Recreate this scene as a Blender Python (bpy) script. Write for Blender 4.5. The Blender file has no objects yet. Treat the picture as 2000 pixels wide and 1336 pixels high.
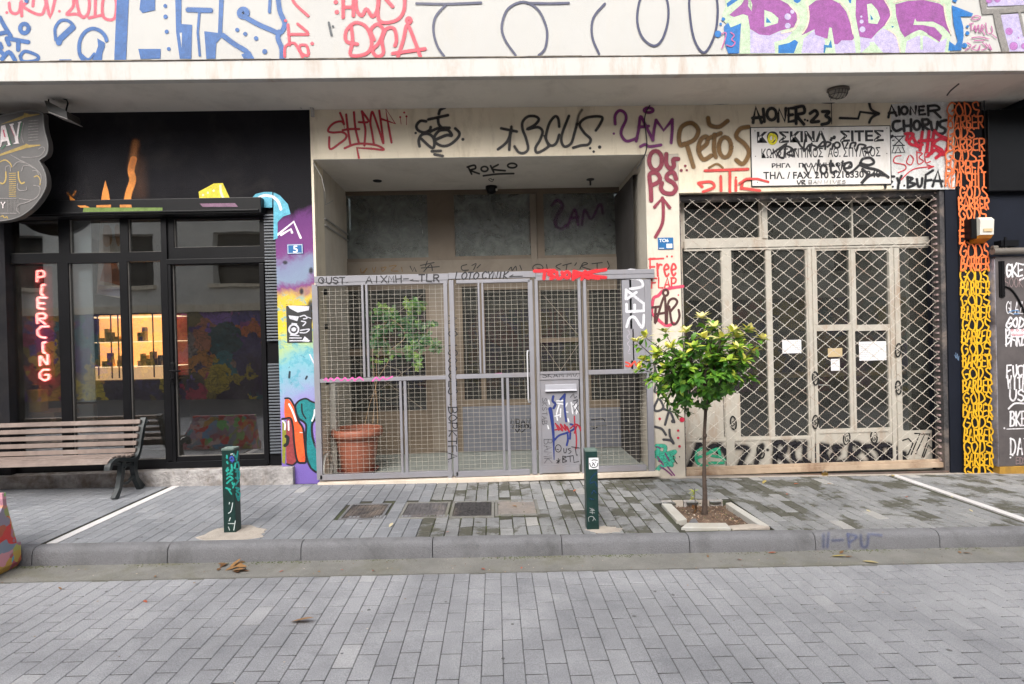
import bpy, bmesh, math, random
from math import radians, sin, cos, pi, sqrt, atan2
from mathutils import Vector, Matrix
random.seed(7)
S = bpy.context.scene
# ---------------------------------------------------------------- camera
CAM = Vector((0, -5.45, 1.40)); FPX = 1070.0
YAW, PITCH, ROLL = radians(-1.777), radians(-.3185), radians(-1.459)
RM = Matrix.Rotation(YAW, 3, 'Z') @ Matrix.Rotation(pi/2+PITCH, 3, 'X') @ Matrix.Rotation(ROLL, 3, 'Z')
cd = bpy.data.cameras.new('camera'); cam = bpy.data.objects.new('camera', cd); S.collection.objects.link(cam)
cam.matrix_world = Matrix.Translation(CAM) @ RM.to_4x4()
cd.sensor_width = 36; cd.lens = FPX/2000*36; cd.clip_start = .05; cd.clip_end = 500
S.camera = cam
S.render.resolution_x = 1024; S.render.resolution_y = 684
# ---------------------------------------------------------------- light
SUN_EL, SUN_AZ = radians(42), radians(196)      # high, from behind the camera
w = bpy.data.worlds.new('World'); S.world = w; w.use_nodes = True
nt = w.node_tree; sk = nt.nodes.new('ShaderNodeTexSky'); sk.sky_type = 'NISHITA'; sk.sun_disc = False
sk.sun_elevation = SUN_EL; sk.sun_rotation = SUN_AZ; sk.air_density = 1.0; sk.dust_density = 4.0; sk.ozone_density = .6
bg = nt.nodes['Background']; bg.inputs[1].default_value = .135
hs = nt.nodes.new('ShaderNodeHueSaturation'); hs.inputs['Saturation'].default_value = .35
nt.links.new(sk.outputs[0], hs.inputs['Color']); nt.links.new(hs.outputs[0], bg.inputs[0])
sl = bpy.data.lights.new('sun', 'SUN'); sl.energy = 1.65; sl.angle = radians(38); sl.color = (1, .96, .9)
so = bpy.data.objects.new('sun', sl); S.collection.objects.link(so)
sd = Vector((sin(SUN_AZ)*cos(SUN_EL), cos(SUN_AZ)*cos(SUN_EL), sin(SUN_EL)))
so.rotation_euler = sd.to_track_quat('Z', 'Y').to_euler(); so.location = (0, -8, 20)
S.view_settings.view_transform = 'Standard'; S.view_settings.look = 'None'; S.view_settings.gamma = 1
S.view_settings.exposure = 1.05

# ---------------------------------------------------------------- photograph pixel -> point on a plane of the place
def ray(px, py): return RM @ Vector(((px-1000)/FPX, -(py-668)/FPX, -1))
def on(px, py, ax, v):
    d = ray(px, py); return CAM + d*((v-CAM[ax])/d[ax])
def U(px, py, Y=0): return on(px, py, 1, Y)
SL = .018                                   # the street falls to the right
def gz(x): return -SL*x
def G(px, py, z0=0):
    d = ray(px, py); s = (z0-CAM.z-SL*CAM.x)/(d.z+SL*d.x); return CAM+d*s
def RX(x0, y0, x1, y1, Y=0, o=(0, 0), s=1):
    x0, x1 = o[0]+x0/s, o[0]+x1/s; y0, y1 = o[1]+y0/s, o[1]+y1/s
    xm, ym = (x0+x1)/2, (y0+y1)/2
    return U(x0, ym, Y).x, U(x1, ym, Y).x, U(xm, y1, Y).z, U(xm, y0, Y).z

# ---------------------------------------------------------------- materials
def lin(c):
    return tuple(((v/255)/12.92 if v/255 <= .04045 else ((v/255+.055)/1.055)**2.4) for v in c)
def newmat(name):
    m = bpy.data.materials.new(name); m.use_nodes = True
    return m, m.node_tree, m.node_tree.nodes['Principled BSDF']
def noise(nt, scale, detail=4, rough=.6, vec=None, dist=0):
    n = nt.nodes.new('ShaderNodeTexNoise'); n.inputs['Scale'].default_value = scale; n.inputs['Detail'].default_value = detail
    n.inputs['Roughness'].default_value = rough; n.inputs['Distortion'].default_value = dist
    if vec is not None: nt.links.new(vec, n.inputs['Vector'])
    return n.outputs['Fac']
def ramp(nt, f, stops):
    r = nt.nodes.new('ShaderNodeValToRGB'); e = r.color_ramp.elements
    while len(e) < len(stops): e.new(.5)
    for i, (p, c) in enumerate(stops):
        e[i].position = p; e[i].color = (*c, 1) if len(c) == 3 else c
    nt.links.new(f, r.inputs[0]); return r.outputs[0]
def mixc(nt, f, a, b, mode='MIX'):
    m = nt.nodes.new('ShaderNodeMix'); m.data_type = 'RGBA'; m.blend_type = mode
    for k, v in ((0, f), (6, a), (7, b)):
        if hasattr(v, 'is_linked'): nt.links.new(v, m.inputs[k])
        elif k == 0: m.inputs[0].default_value = v
        else: m.inputs[k].default_value = (*v, 1)
    return m.outputs[2]
def math_(nt, op, a, b=0.):
    m = nt.nodes.new('ShaderNodeMath'); m.operation = op
    for i, v in enumerate((a, b)):
        if hasattr(v, 'is_linked'): nt.links.new(v, m.inputs[i])
        else: m.inputs[i].default_value = v
    return m.outputs[0]
def pos(nt, sc=(1, 1, 1)):
    g = nt.nodes.new('ShaderNodeNewGeometry')
    if sc == (1, 1, 1): return g.outputs['Position']
    mp = nt.nodes.new('ShaderNodeMapping'); mp.inputs['Scale'].default_value = sc
    nt.links.new(g.outputs['Position'], mp.inputs['Vector']); return mp.outputs[0]
def bump(nt, p, h, strength=.3, dist=.01):
    b = nt.nodes.new('ShaderNodeBump'); b.inputs['Strength'].default_value = strength; b.inputs['Distance'].default_value = dist
    nt.links.new(h, b.inputs['Height']); nt.links.new(b.outputs[0], p.inputs['Normal'])
def surf(name, col, var=.12, scale=3, rough=.8, bumps=(60, .3, .004), stain=None, stain_amt=.5, metal=0, streak=False, fine=0):
    m, nt, p = newmat(name); P = pos(nt)
    a = tuple(min(1, c*(1+var)) for c in col); b = tuple(c*(1-var) for c in col)
    c = ramp(nt, noise(nt, scale, 6, .65, P), [(.3, b), (.7, a)])
    if fine: c = mixc(nt, fine, c, ramp(nt, noise(nt, 240, 2, .6, P), [(.3, tuple(v*.35 for v in col)), (.7, tuple(min(1, v*1.5) for v in col))]))
    if stain:
        Q = pos(nt, (2.2, 2.2, .5) if streak else (1, 1, 1))
        f = ramp(nt, noise(nt, 2.6, 8, .72, Q, .4), [(.5, (0, 0, 0)), (.72, (stain_amt,)*3)])
        c = mixc(nt, f, c, stain)
    nt.links.new(c, p.inputs['Base Color']); p.inputs['Roughness'].default_value = rough; p.inputs['Metallic'].default_value = metal
    if bumps: bump(nt, p, noise(nt, bumps[0], 4, .6, P), bumps[1], bumps[2])
    return m
def emis(name, col, st):
    m, nt, p = newmat(name); p.inputs['Base Color'].default_value = (*col, 1); p.inputs['Emission Color'].default_value = (*col, 1)
    p.inputs['Emission Strength'].default_value = st; return m
def glass(name, tint=(.9, .93, .92), refl=1.0, dirt=.03, dcol=(.5, .48, .42), rough=0.0):
    m = bpy.data.materials.new(name); m.use_nodes = True; nt = m.node_tree; nt.nodes.clear()
    o = nt.nodes.new('ShaderNodeOutputMaterial'); t = nt.nodes.new('ShaderNodeBsdfTransparent'); t.inputs[0].default_value = (*tint, 1)
    g = nt.nodes.new('ShaderNodeBsdfGlossy'); g.inputs['Roughness'].default_value = rough; g.inputs['Color'].default_value = (1, 1, 1, 1)
    fr = nt.nodes.new('ShaderNodeFresnel'); fr.inputs[0].default_value = 1.5
    f = math_(nt, 'MULTIPLY', fr.outputs[0], refl)
    m1 = nt.nodes.new('ShaderNodeMixShader'); nt.links.new(f, m1.inputs[0]); nt.links.new(t.outputs[0], m1.inputs[1]); nt.links.new(g.outputs[0], m1.inputs[2])
    d = nt.nodes.new('ShaderNodeBsdfDiffuse'); d.inputs[0].default_value = (*dcol, 1)
    m2 = nt.nodes.new('ShaderNodeMixShader')
    P = pos(nt); ff = ramp(nt, noise(nt, 5, 8, .7, P, .5), [(.3, (dirt*.4,)*3), (.75, (dirt*1.8,)*3)])
    nt.links.new(ff, m2.inputs[0]); nt.links.new(m1.outputs[0], m2.inputs[1]); nt.links.new(d.outputs[0], m2.inputs[2])
    b = nt.nodes.new('ShaderNodeBump'); b.inputs['Strength'].default_value = .05; b.inputs['Distance'].default_value = .02
    nt.links.new(noise(nt, 1.6, 2, .5, P), b.inputs['Height']); nt.links.new(b.outputs[0], g.inputs['Normal'])
    nt.links.new(m2.outputs[0], o.inputs[0]); return m
_pm = {}
def paint(col, soft=.25, dens=1., rough=.55):
    """spray paint / marker: alpha falls off across the stroke (attribute v)"""
    k = (col, soft, dens)
    if k in _pm: return _pm[k]
    m, nt, p = newmat('spray_paint'); c = lin(col)
    at = nt.nodes.new('ShaderNodeAttribute'); at.attribute_name = 'v'
    P = pos(nt); n = noise(nt, 170, 3, .7, P)
    x = math_(nt, 'ADD', at.outputs['Fac'], math_(nt, 'MULTIPLY', math_(nt, 'SUBTRACT', n, .5), .5*soft+.12))
    mr = nt.nodes.new('ShaderNodeMapRange'); mr.interpolation_type = 'SMOOTHSTEP'
    nt.links.new(x, mr.inputs[0]); mr.inputs[1].default_value = 1-soft; mr.inputs[2].default_value = 1.0
    mr.inputs[3].default_value = dens; mr.inputs[4].default_value = 0
    n2 = ramp(nt, noise(nt, 9, 5, .7, P), [(.25, (.72,)*3), (.55, (1, 1, 1))])
    nt.links.new(math_(nt, 'MULTIPLY', mr.outputs[0], n2), p.inputs['Alpha'])
    cc = ramp(nt, noise(nt, 30, 3, .6, P), [(.3, tuple(v*.85 for v in c)), (.7, tuple(min(1, v*1.1+.004) for v in c))])
    cc = mixc(nt, 1., cc, ramp(nt, noise(nt, 150, 2, .7, P), [(.35, (.74, .74, .74)), (.62, (1.12, 1.12, 1.12))]), 'MULTIPLY')
    nt.links.new(cc, p.inputs['Base Color']); p.inputs['Roughness'].default_value = rough
    bump(nt, p, noise(nt, 70, 4, .6, P), .3, .003)
    _pm[k] = m; return m

# ---------------------------------------------------------------- mesh helpers (all in world coordinates)
class B:
    def __init__(s): s.v = []; s.f = []; s.a = []
    def add(s, vs, fs, a=0.):
        n = len(s.v); s.v += [tuple(v) for v in vs]; s.f += [tuple(i+n for i in f) for f in fs]
        s.a += (list(a) if isinstance(a, (list, tuple)) else [a]*len(fs)); return s
    def box(s, x0, x1, y0, y1, z0, z1, c=0., a=0.):
        if x0 > x1: x0, x1 = x1, x0
        if y0 > y1: y0, y1 = y1, y0
        if z0 > z1: z0, z1 = z1, z0
        if c <= 0 or min(x1-x0, y1-y0, z1-z0) < 2.2*c:
            vs = [(x, y, z) for z in (z0, z1) for y in (y0, y1) for x in (x0, x1)]
            return s.add(vs, [(0, 2, 3, 1), (4, 5, 7, 6), (0, 1, 5, 4), (2, 6, 7, 3), (0, 4, 6, 2), (1, 3, 7, 5)], a)
        bm = bmesh.new(); bmesh.ops.create_cube(bm, size=1)
        for v in bm.verts: v.co = Vector(((x0+x1)/2+v.co.x*(x1-x0), (y0+y1)/2+v.co.y*(y1-y0), (z0+z1)/2+v.co.z*(z1-z0)))
        bmesh.ops.bevel(bm, geom=bm.edges[:], offset=c, segments=2, profile=.6, affect='EDGES')
        bm.verts.index_update(); s.add([v.co for v in bm.verts], [[v.index for v in f.verts] for f in bm.faces], a); bm.free(); return s
    def tube(s, pts, r, n=8, caps=True, a=0.):
        pts = [Vector(p) for p in pts]; rr = r if isinstance(r, (list, tuple)) else [r]*len(pts)
        vs, fs = [], []; up = None
        for i, p in enumerate(pts):
            t = (pts[min(i+1, len(pts)-1)]-pts[max(i-1, 0)]).normalized()
            if up is None:
                up = Vector((0, 0, 1)) if abs(t.z) < .9 else Vector((1, 0, 0))
            x = t.cross(up)
            if x.length < 1e-4: x = t.cross(Vector((0, 1, 0)))
            x.normalize(); y = t.cross(x).normalized(); up = -y if (-y).dot(up) > 0 else y
            x = t.cross(up).normalized(); y = t.cross(x).normalized()
            for k in range(n):
                an = 2*pi*(k+.5)/n; vs.append(p+(x*cos(an)+y*sin(an))*rr[i])
        for i in range(len(pts)-1):
            for k in range(n): fs.append((i*n+k, i*n+(k+1) % n, (i+1)*n+(k+1) % n, (i+1)*n+k))
        if caps: fs += [tuple(range(n))[::-1], tuple(range((len(pts)-1)*n, len(pts)*n))]
        return s.add(vs, fs, a)
    def bar(s, p, q, wx, wy, a=0.):           # rectangular bar between two points
        p, q = Vector(p), Vector(q); t = (q-p).normalized(); up = Vector((0, 1, 0)) if abs(t.y) < .9 else Vector((0, 0, 1))
        x = t.cross(up).normalized()*wx/2; y = t.cross(x).normalized()*wy/2
        vs = [p-x-y, p+x-y, p+x+y, p-x+y, q-x-y, q+x-y, q+x+y, q-x+y]
        return s.add(vs, [(3, 2, 1, 0), (4, 5, 6, 7), (0, 1, 5, 4), (1, 2, 6, 5), (2, 3, 7, 6), (3, 0, 4, 7)], a)
    def lathe(s, c, prof, n=24, a=0.):
        vs, fs = [], []
        for (r, z) in prof:
            for k in range(n): vs.append((c[0]+r*cos(2*pi*k/n), c[1]+r*sin(2*pi*k/n), c[2]+z))
        for i in range(len(prof)-1):
            for k in range(n): fs.append((i*n+k, i*n+(k+1) % n, (i+1)*n+(k+1) % n, (i+1)*n+k))
        return s.add(vs, fs, a)
    def prism(s, poly, d, a=0.):             # polygon of 3D points swept by vector d
        n = len(poly); d = Vector(d); p = [Vector(q) for q in poly]
        vs = p+[q+d for q in p]
        return s.add(vs, [tuple(range(n))[::-1], tuple(range(n, 2*n))]+[(i, (i+1) % n, n+(i+1) % n, n+i) for i in range(n)], a)
W = {}
COL = S.collection
def tag(o, label=None, cat=None, group=None, kind=None):
    for k, v in (('label', label), ('category', cat), ('group', group), ('kind', kind)):
        if v: o[k] = v
    return o
def E_(name, loc, label, cat, group=None):
    o = bpy.data.objects.new(name, None); COL.objects.link(o); o.location = loc; o.empty_display_size = .1
    W[o.name] = Vector(loc); return tag(o, label, cat, group)
def O(name, b, mat, parent=None, label=None, cat=None, group=None, kind=None, smooth=False, attr=None, vattr=None, recalc=True, loc=None):
    vs = [Vector(v) for v in b.v]
    if parent is None:
        if loc is None:
            if kind == 'structure': loc = Vector((0, 0, 0))
            else: loc = Vector((sum(v.x for v in vs)/len(vs), sum(v.y for v in vs)/len(vs), min(v.z for v in vs)))
        base = Vector(loc)
    else: base = W[parent.name]
    me = bpy.data.meshes.new(name); me.from_pydata([v-base for v in vs], [], b.f)
    if recalc:
        bm = bmesh.new(); bm.from_mesh(me); bmesh.ops.recalc_face_normals(bm, faces=bm.faces); bm.to_mesh(me); bm.free()
    if attr:
        at = me.attributes.new(attr, 'FLOAT', 'FACE'); at.data.foreach_set('value', b.a)
    if vattr:
        at = me.attributes.new('v', 'FLOAT', 'POINT'); at.data.foreach_set('value', vattr)
    if smooth:
        for p in me.polygons: p.use_smooth = True
        if smooth == 'angle': me.set_sharp_from_angle(angle=radians(40))
    for m in (mat if isinstance(mat, (list, tuple)) else [mat]): me.materials.append(m)
    o = bpy.data.objects.new(name, me); COL.objects.link(o); W[o.name] = base
    if parent is None: o.location = base
    else: o.parent = parent
    return tag(o, label, cat, group, kind)
def copy_tree(o, parent=None):
    c = o.copy(); COL.objects.link(c); c.parent = parent
    for ch in o.children: copy_tree(ch, c)
    return c

# ---------------------------------------------------------------- hand-made lettering
def catmull(p, n=5):
    if len(p) < 3: return p
    out = []; closed = (p[0][0]-p[-1][0])**2+(p[0][1]-p[-1][1])**2 < 1e-6
    for i in range(len(p)-1):
        a = p[i-1] if i > 0 else (p[-2] if closed else p[0]); b, c = p[i], p[i+1]
        d = p[i+2] if i+2 < len(p) else (p[1] if closed else p[-1])
        for k in range(n):
            t = k/n; out.append(tuple(.5*((2*b[j])+(-a[j]+c[j])*t+(2*a[j]-5*b[j]+4*c[j]-d[j])*t*t+(-a[j]+3*b[j]-3*c[j]+d[j])*t**3) for j in (0, 1)))
    out.append(tuple(p[-1])); return out
DEPTH = [0.0]
class Ink:
    """paint on a plane. pm maps photo px + depth to a point; o, s = origin and scale of the tracing grid"""
    def __init__(s, plane, o=(0, 0), sc=1., lift=.0012):
        s.pl = plane; s.o = o; s.s = sc; s.b = B(); s.v = []; s.d = lift; s.rec = []
    def P(s, x, y):
        px, py = s.o[0]+x/s.s, s.o[1]+y/s.s; ax, v, sg = s.pl
        p = on(px, py, ax, v); p[ax] += sg*s.d; return p
    def at(s, o, sc): s.o = o; s.s = sc; return s
    def stroke(s, pts, w, smooth=True, taper=None):
        s.rec.append((list(pts), w, smooth, s.o, s.s))
        w *= 1.28
        if smooth: pts = catmull(pts)
        q = [pts[0]]
        for p in pts[1:]:
            if abs(p[0]-q[-1][0])+abs(p[1]-q[-1][1]) > 1e-3: q.append(p)
        pts = q
        if len(pts) < 2: return s.dot(pts[0][0], pts[0][1], w/2)
        r = w/2; n = len(pts); vs, fs, va = [], [], []
        # split at sharp corners so the mitre stays sane
        nr = []
        for i in range(n):
            a = pts[max(i-1, 0)]; c = pts[min(i+1, n-1)]; b_ = pts[i]
            d1 = ((b_[0]-a[0]), (b_[1]-a[1])); d2 = ((c[0]-b_[0]), (c[1]-b_[1]))
            l1 = math.hypot(*d1) or 1; l2 = math.hypot(*d2) or 1
            t = (d1[0]/l1+d2[0]/l2, d1[1]/l1+d2[1]/l2) if 0 < i < n-1 else ((c[0]-a[0]), (c[1]-a[1]))
            l = math.hypot(*t)
            if l < .35: t = d1; l = l1
            nr.append((-t[1]/l, t[0]/l))
        for i, p in enumerate(pts):
            rr = r*(taper(i/(n-1)) if taper else 1)
            for k, e in ((-1, 1.), (0, 0.), (1, 1.)):
                vs.append(s.P(p[0]+nr[i][0]*rr*k, p[1]+nr[i][1]*rr*k)); va.append(e)
            s.d += .000004
        for i in range(n-1):
            fs += [(3*i, 3*i+1, 3*i+4, 3*i+3), (3*i+1, 3*i+2, 3*i+5, 3*i+4)]
        for (i, sg) in ((0, -1), (n-1, 1)):
            rr = r*(taper(i/(n-1)) if taper else 1); nx, ny = nr[i]; tx, ty = ny*sg, -nx*sg
            base = len(vs); vs.append(s.P(*pts[i])); va.append(0.)
            for k in range(7):
                an = pi*k/6; vs.append(s.P(pts[i][0]+rr*(nx*cos(an)+tx*sin(an)), pts[i][1]+rr*(ny*cos(an)+ty*sin(an)))); va.append(1.)
            for k in range(6): fs.append((base, base+1+k, base+2+k))
        s.b.add(vs, fs); s.v += va; s.d += .00003; return s
    def dot(s, x, y, r, ry=None, seg=18):
        ry = ry or r; vs = [s.P(x, y)]+[s.P(x+r*cos(2*pi*k/seg), y+ry*sin(2*pi*k/seg)) for k in range(seg)]
        s.b.add(vs, [(0, 1+k, 1+(k+1) % seg) for k in range(seg)]); s.v += [0.]+[1.]*seg; s.d += .00003; return s
    def ring(s, x, y, rx, ry, w, rot=0):
        p = []
        for k in range(17):
            a = 2*pi*k/16; u, v = rx*cos(a), ry*sin(a); p.append((x+u*cos(rot)-v*sin(rot), y+u*sin(rot)+v*cos(rot)))
        return s.stroke(p, w, False)
    def fill(s, pts, smooth=False):
        if isinstance(pts, str): pts = parse(pts)[0][0]
        if smooth: pts = catmull(list(pts)+[pts[0]], 4)[:-1]
        vs = [s.P(*p) for p in pts]; s.b.add(vs, [tuple(range(len(pts)))]); s.v += [0.]*len(pts); s.d += .00003; return s
    def S(s, text, w):                       # "x,y x,y;x,y ..." ; '!' = straight, '.x,y,r' = dot, 'o x,y,rx,ry' = ring
        for part in text.split(';'):
            part = part.strip()
            if not part: continue
            if part[0] == '.':
                a = [float(t) for t in part[1:].split(',')]; s.dot(a[0], a[1], a[2] if len(a) > 2 else w*.6)
            elif part[0] == 'o':
                a = [float(t) for t in part[1:].split(',')]; s.ring(a[0], a[1], a[2], a[3], w)
            else:
                sm = part[0] != '!'; pts = [tuple(float(t) for t in q.split(',')) for q in part.lstrip('!').split()]
                s.stroke(pts, w, sm)
        return s
    def word(s, txt, x0, y0, x1, y1, w, vert=False, jit=.5, slant=0., rise=0.):
        """writes txt in the box; vert = the line runs down the picture"""
        n = sum(1. if c not in ' .:' else .45 for c in txt); cw = 1./n; u = 0.
        H = (y1-y0) if not vert else (x1-x0); L = (x1-x0) if not vert else (y1-y0)
        for c in txt:
            k = cw*(1. if c not in ' .:' else .45)
            for st in GL.get(c, '').split(';'):
                if not st: continue
                sm = st[0] != '!'; pts = []
                for q in st.lstrip('!').split():
                    gx, gy = (float(t) for t in q.split(','))
                    gx += random.uniform(-jit, jit)*.6; gy += random.uniform(-jit, jit)*.6
                    fu = u+k*(.08+.78*gx/6)+slant*(1-gy/10)*k; fv = gy/10
                    if vert: pts.append((x1-fv*H, y0+fu*L))
                    else: pts.append((x0+fu*L, y0+fv*H+rise*fu*L))
                if len(pts) == 1: s.dot(pts[0][0], pts[0][1], w*.6)
                else: s.stroke(pts, w, sm)
            u += k
        return s
    def done(s, col, soft, parent, label, dens=1., name='graffiti', halo=0):
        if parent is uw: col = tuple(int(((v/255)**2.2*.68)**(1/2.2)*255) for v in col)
        o = O(name, s.b, paint(col, soft, dens) if isinstance(col, tuple) else col, parent, label, vattr=s.v, recalc=False)
        l = s.d; rec = s.rec; s.b = B(); s.v = []; s.d = l+.0001; s.rec = []
        if halo:
            o0 = (s.o, s.s); s.d = .0006
            for pts, w_, sm, oo, ss in rec:
                s.o, s.s = oo, ss; s.stroke([(x_+random.uniform(-.05, .05)*w_, y_+random.uniform(-.05, .05)*w_) for x_, y_ in pts], w_*1.75, sm)
            h_ = O('overspray', s.b, paint(col, .98, halo), parent, None, vattr=s.v, recalc=False); s.b = B(); s.v = []; s.rec = []; s.d = l+.0001; s.o, s.s = o0
        return o
def parse(t): return [([tuple(float(k) for k in q.split(',')) for q in part.split()],) for part in t.split(';')]
GL = {'A': '!0,10 3,0 6,10;1.2,6.5 5,6.3', 'B': '!0.3,0 0,10;0,.3 4,.2 5,2.6 3,4.7 .3,5;3,4.8 6,6.6 4.6,9.6 0,10', 'C': '6,1.6 3.4,0 .5,3 .4,7 2.8,10 6,8.4',
 'D': '!0.4,0 0.2,10;0,.3 4,1 6,5 4,9.2 0,10', 'E': '!5.4,.3 .3,0 0.2,10 5.6,9.6;0.2,5 4.6,4.8', 'F': '!5.6,.2 .2,.4 0,10;0,5 4.5,4.8', 'G': '5.8,1.6 3.2,0 .4,3 .4,7 3,10 5.8,8 5.8,5.4 3.4,5.4',
 'H': '!0,0 .3,10;!5.6,0 5.8,10;.2,5.2 5.6,4.8', 'I': '!3,0 3.2,10', 'J': '5,0 5,8 2.5,10 .2,8', 'K': '!.3,0 .2,10;!5.8,0 .4,5.4 6,10', 'L': '!.4,0 .2,9.8 5.5,10', 'M': '!0,10 .8,0 3,6 5.4,0 6,10',
 'N': '!0,10 .4,0 5.4,10 6,0', 'O': '3,0 .3,3 .3,7 3,10 5.7,7 5.7,3 3,0', 'P': '!.4,0 .3,10;0,.2 4.8,.4 5.6,2.8 4,5 .4,5.4', 'Q': '3,0 .3,3 .3,7 3,10 5.7,7 5.7,3 3,0;!3.5,7 6.2,10.6', 'R': '!.4,0 .3,10;0,.2 4.6,.2 5.6,2.8 4,4.8 .4,5.2;!2.4,5.2 6,10',
 'S': '5.6,1.5 3.2,0 .6,1.6 1,4 4.6,5.6 5.6,7.8 3.4,10 .2,8.6', 'T': '!0,.4 6,.2;!3,.3 3.1,10', 'U': '.3,0 .3,7 3,10 5.6,7 5.8,0', 'V': '!0,0 3,10 6,0', 'W': '!0,0 1.4,10 3,3 4.6,10 6,0', 'X': '!0,0 6,10;!6,0 0,10', 'Y': '!0,0 3,5 6,0;!3,5 2.8,10',
 'Z': '!0,.3 5.8,0 .3,9.8 6,10', '0': '3,0 .3,3 .3,7 3,10 5.7,7 5.7,3 3,0', '1': '!1.5,1.5 3,0 3,10', '2': '.5,2 2.6,0 5.4,2 4.4,5 .4,9.8 5.8,9.8', '3': '.5,1 3.4,0 5.4,2 2.6,4.7 5.6,7 3.4,10 .3,9', '5': '5.5,0 .8,.2 .6,4.4 4,4 5.6,7 3.4,10 .3,9',
 '7': '!.2,.3 5.6,0 2.2,10', '8': '3,0 .8,2.2 5,6 4.8,9 3,10 .6,8.4 1,6 5,2.6 3,0', '*': '!3,1 3,7;!.6,2.4 5.4,5.8;!5.4,2.4 .6,5.8', '.': '2,9.6', ':': '2,4;2,8', '+': '!3,2 3,8;!.5,5 5.5,5', '-': '!.5,5 5.5,5',
 '<': '!2.6,2.4 .2,5 2.6,7.6;!.2,5 6,4.6', 'e': '.8,6.6 5.2,6 4.8,4 2.4,3.4 .4,6.4 2.4,10 5.6,8.6', 'r': '!.5,3.4 .8,10;.8,6 2.6,3.8 5,4', 'o': '3,3.6 .6,6.8 3,10 5.4,6.8 3,3.6', 'u': '.4,3.6 .8,8.6 3,10 5,8.4 5.2,3.6;5.2,4 5.6,10', 's': '5,4.2 2.4,3.6 1.2,5.4 4.8,7.6 3.4,10 .6,9.4', "'": '!2,0 1.6,2.4', '!': '!3,0 3,7;3,9.6'}
def text(name, txt, size, x, y, z, mat, parent, sx=1., depth=.001, ext=0.001, label=None, align='LEFT', bold=.0):
    cu = bpy.data.curves.new('t', 'FONT'); cu.body = txt; cu.size = size; cu.extrude = ext; cu.align_x = align; cu.offset = bold
    ob = bpy.data.objects.new('t', cu); COL.objects.link(ob); bpy.context.view_layer.update()
    me = bpy.data.meshes.new_from_object(ob.evaluated_get(bpy.context.evaluated_depsgraph_get())); bpy.data.objects.remove(ob)
    b = B(); b.add([(x+v.co.x*sx, y-v.co.z, z+v.co.y) for v in me.vertices], [tuple(p.vertices) for p in me.polygons])
    bpy.data.meshes.remove(me); return O(name, b, mat, parent, label)

# ================================================================ MATERIALS
M = {}
M['cream'] = surf('cream_plaster', (.74, .655, .51), .07, 2.2, .9, (130, .55, .006), (.33, .25, .16), .5, streak=True)
M['cream_rough'] = surf('pillar_plaster', (.57, .52, .44), .1, 3, .9, (110, .6, .006), (.42, .33, .23), .5, streak=True)
M['white_wall'] = surf('white_plaster', (.43, .425, .41), .03, 1.5, .9, (150, .4, .005), (.44, .41, .36), .35, streak=True)
M['ledge'] = surf('ledge_plaster', (.47, .46, .44), .04, 2, .85, (60, .2, .003), (.36, .27, .20), .75, streak=True)
M['soffit'] = surf('soffit_plaster', (.64, .60, .54), .06, 1.2, .9, (50, .2, .003), (.36, .33, .29), .4)
M['grime'] = surf('grimy_flashing', (.10, .085, .07), .5, 9, .9, (40, .6, .01), (.3, .26, .2), .8)
M['black_plaster'] = surf('black_plaster', (.011, .0105, .013), .3, 1.6, .9, (120, .7, .007), (.028, .025, .024), .6)
M['black_metal'] = surf('black_metal', (.006, .006, .007), .2, 5, .35, (90, .06, .001))
M['navy_black'] = surf('navy_black', (.007, .009, .016), .2, 3, .6, (100, .3, .003))
M['gate_grey'] = surf('grey_gate_paint', (.225, .222, .245), .08, 4, .5, (70, .1, .001), (.2, .15, .12), .35)
M['wire'] = surf('galvanised_wire', (.40, .37, .32), .2, 14, .5, None)
M['brown'] = surf('brown_painted_metal', (.135, .103, .072), .12, 3, .55, (60, .1, .001), (.07, .055, .04), .5)
M['brown_light'] = surf('taupe_painted_metal', (.175, .145, .112), .12, 3, .6, (60, .1, .001), (.09, .07, .05), .5)
M['slate_panel'] = surf('grey_blue_panel', (.13, .135, .155), .12, 3, .5, (60, .1, .001))
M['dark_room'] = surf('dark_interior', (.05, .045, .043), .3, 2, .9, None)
M['terrazzo'] = surf('terrazzo', (.24, .26, .24), .1, 2, .45, None, fine=.45)
M['marble'] = surf('cream_marble_sill', (.62, .54, .45), .08, 4, .6, (30, .1, .002), (.3, .22, .14), .6)
M['door_cream'] = surf('worn_cream_paint', (.45, .42, .365), .08, 4, .6, (60, .15, .001), (.30, .17, .09), .7, streak=True)
M['lattice'] = surf('rusty_cream_wire', (.52, .48, .42), .15, 9, .6, None, (.24, .11, .05), .9)
M['rust_bar'] = surf('rusty_bar', (.42, .32, .23), .15, 6, .7, (70, .3, .002), (.16, .08, .04), .9)
M['old_iron'] = surf('old_iron', (.045, .042, .044), .5, 40, .7, (120, .6, .004), (.3, .24, .2), .7)
M['concrete'] = surf('gutter_concrete', (.20, .195, .18), .3, 5, .9, (140, .6, .006), (.13, .125, .075), .8, fine=.4)
M['kerb'] = surf('kerb_concrete', (.175, .175, .185), .16, 5, .85, (90, .8, .008), (.085, .085, .085), .8, fine=.45)
M['joint'] = surf('joint_sand', (.05, .048, .035), .35, 6, .95, (120, .5, .004), (.05, .07, .02), .8)
M['patch'] = surf('mortar_patch', (.42, .37, .32), .12, 9, .95, (70, .8, .01), (.26, .24, .22), .7)
M['stone_base'] = surf('chipped_plinth', (.36, .34, .33), .45, 9, .9, (40, .9, .02), (.15, .105, .07), 1.)
M['strip'] = surf('white_stone_strip', (.62, .60, .60), .05, 8, .8, (60, .3, .003), (.40, .38, .38), .5)
M['marble_white'] = surf('white_kerb_marble', (.46, .45, .42), .06, 8, .7, (60, .3, .003), (.38, .33, .26), .6)
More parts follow.
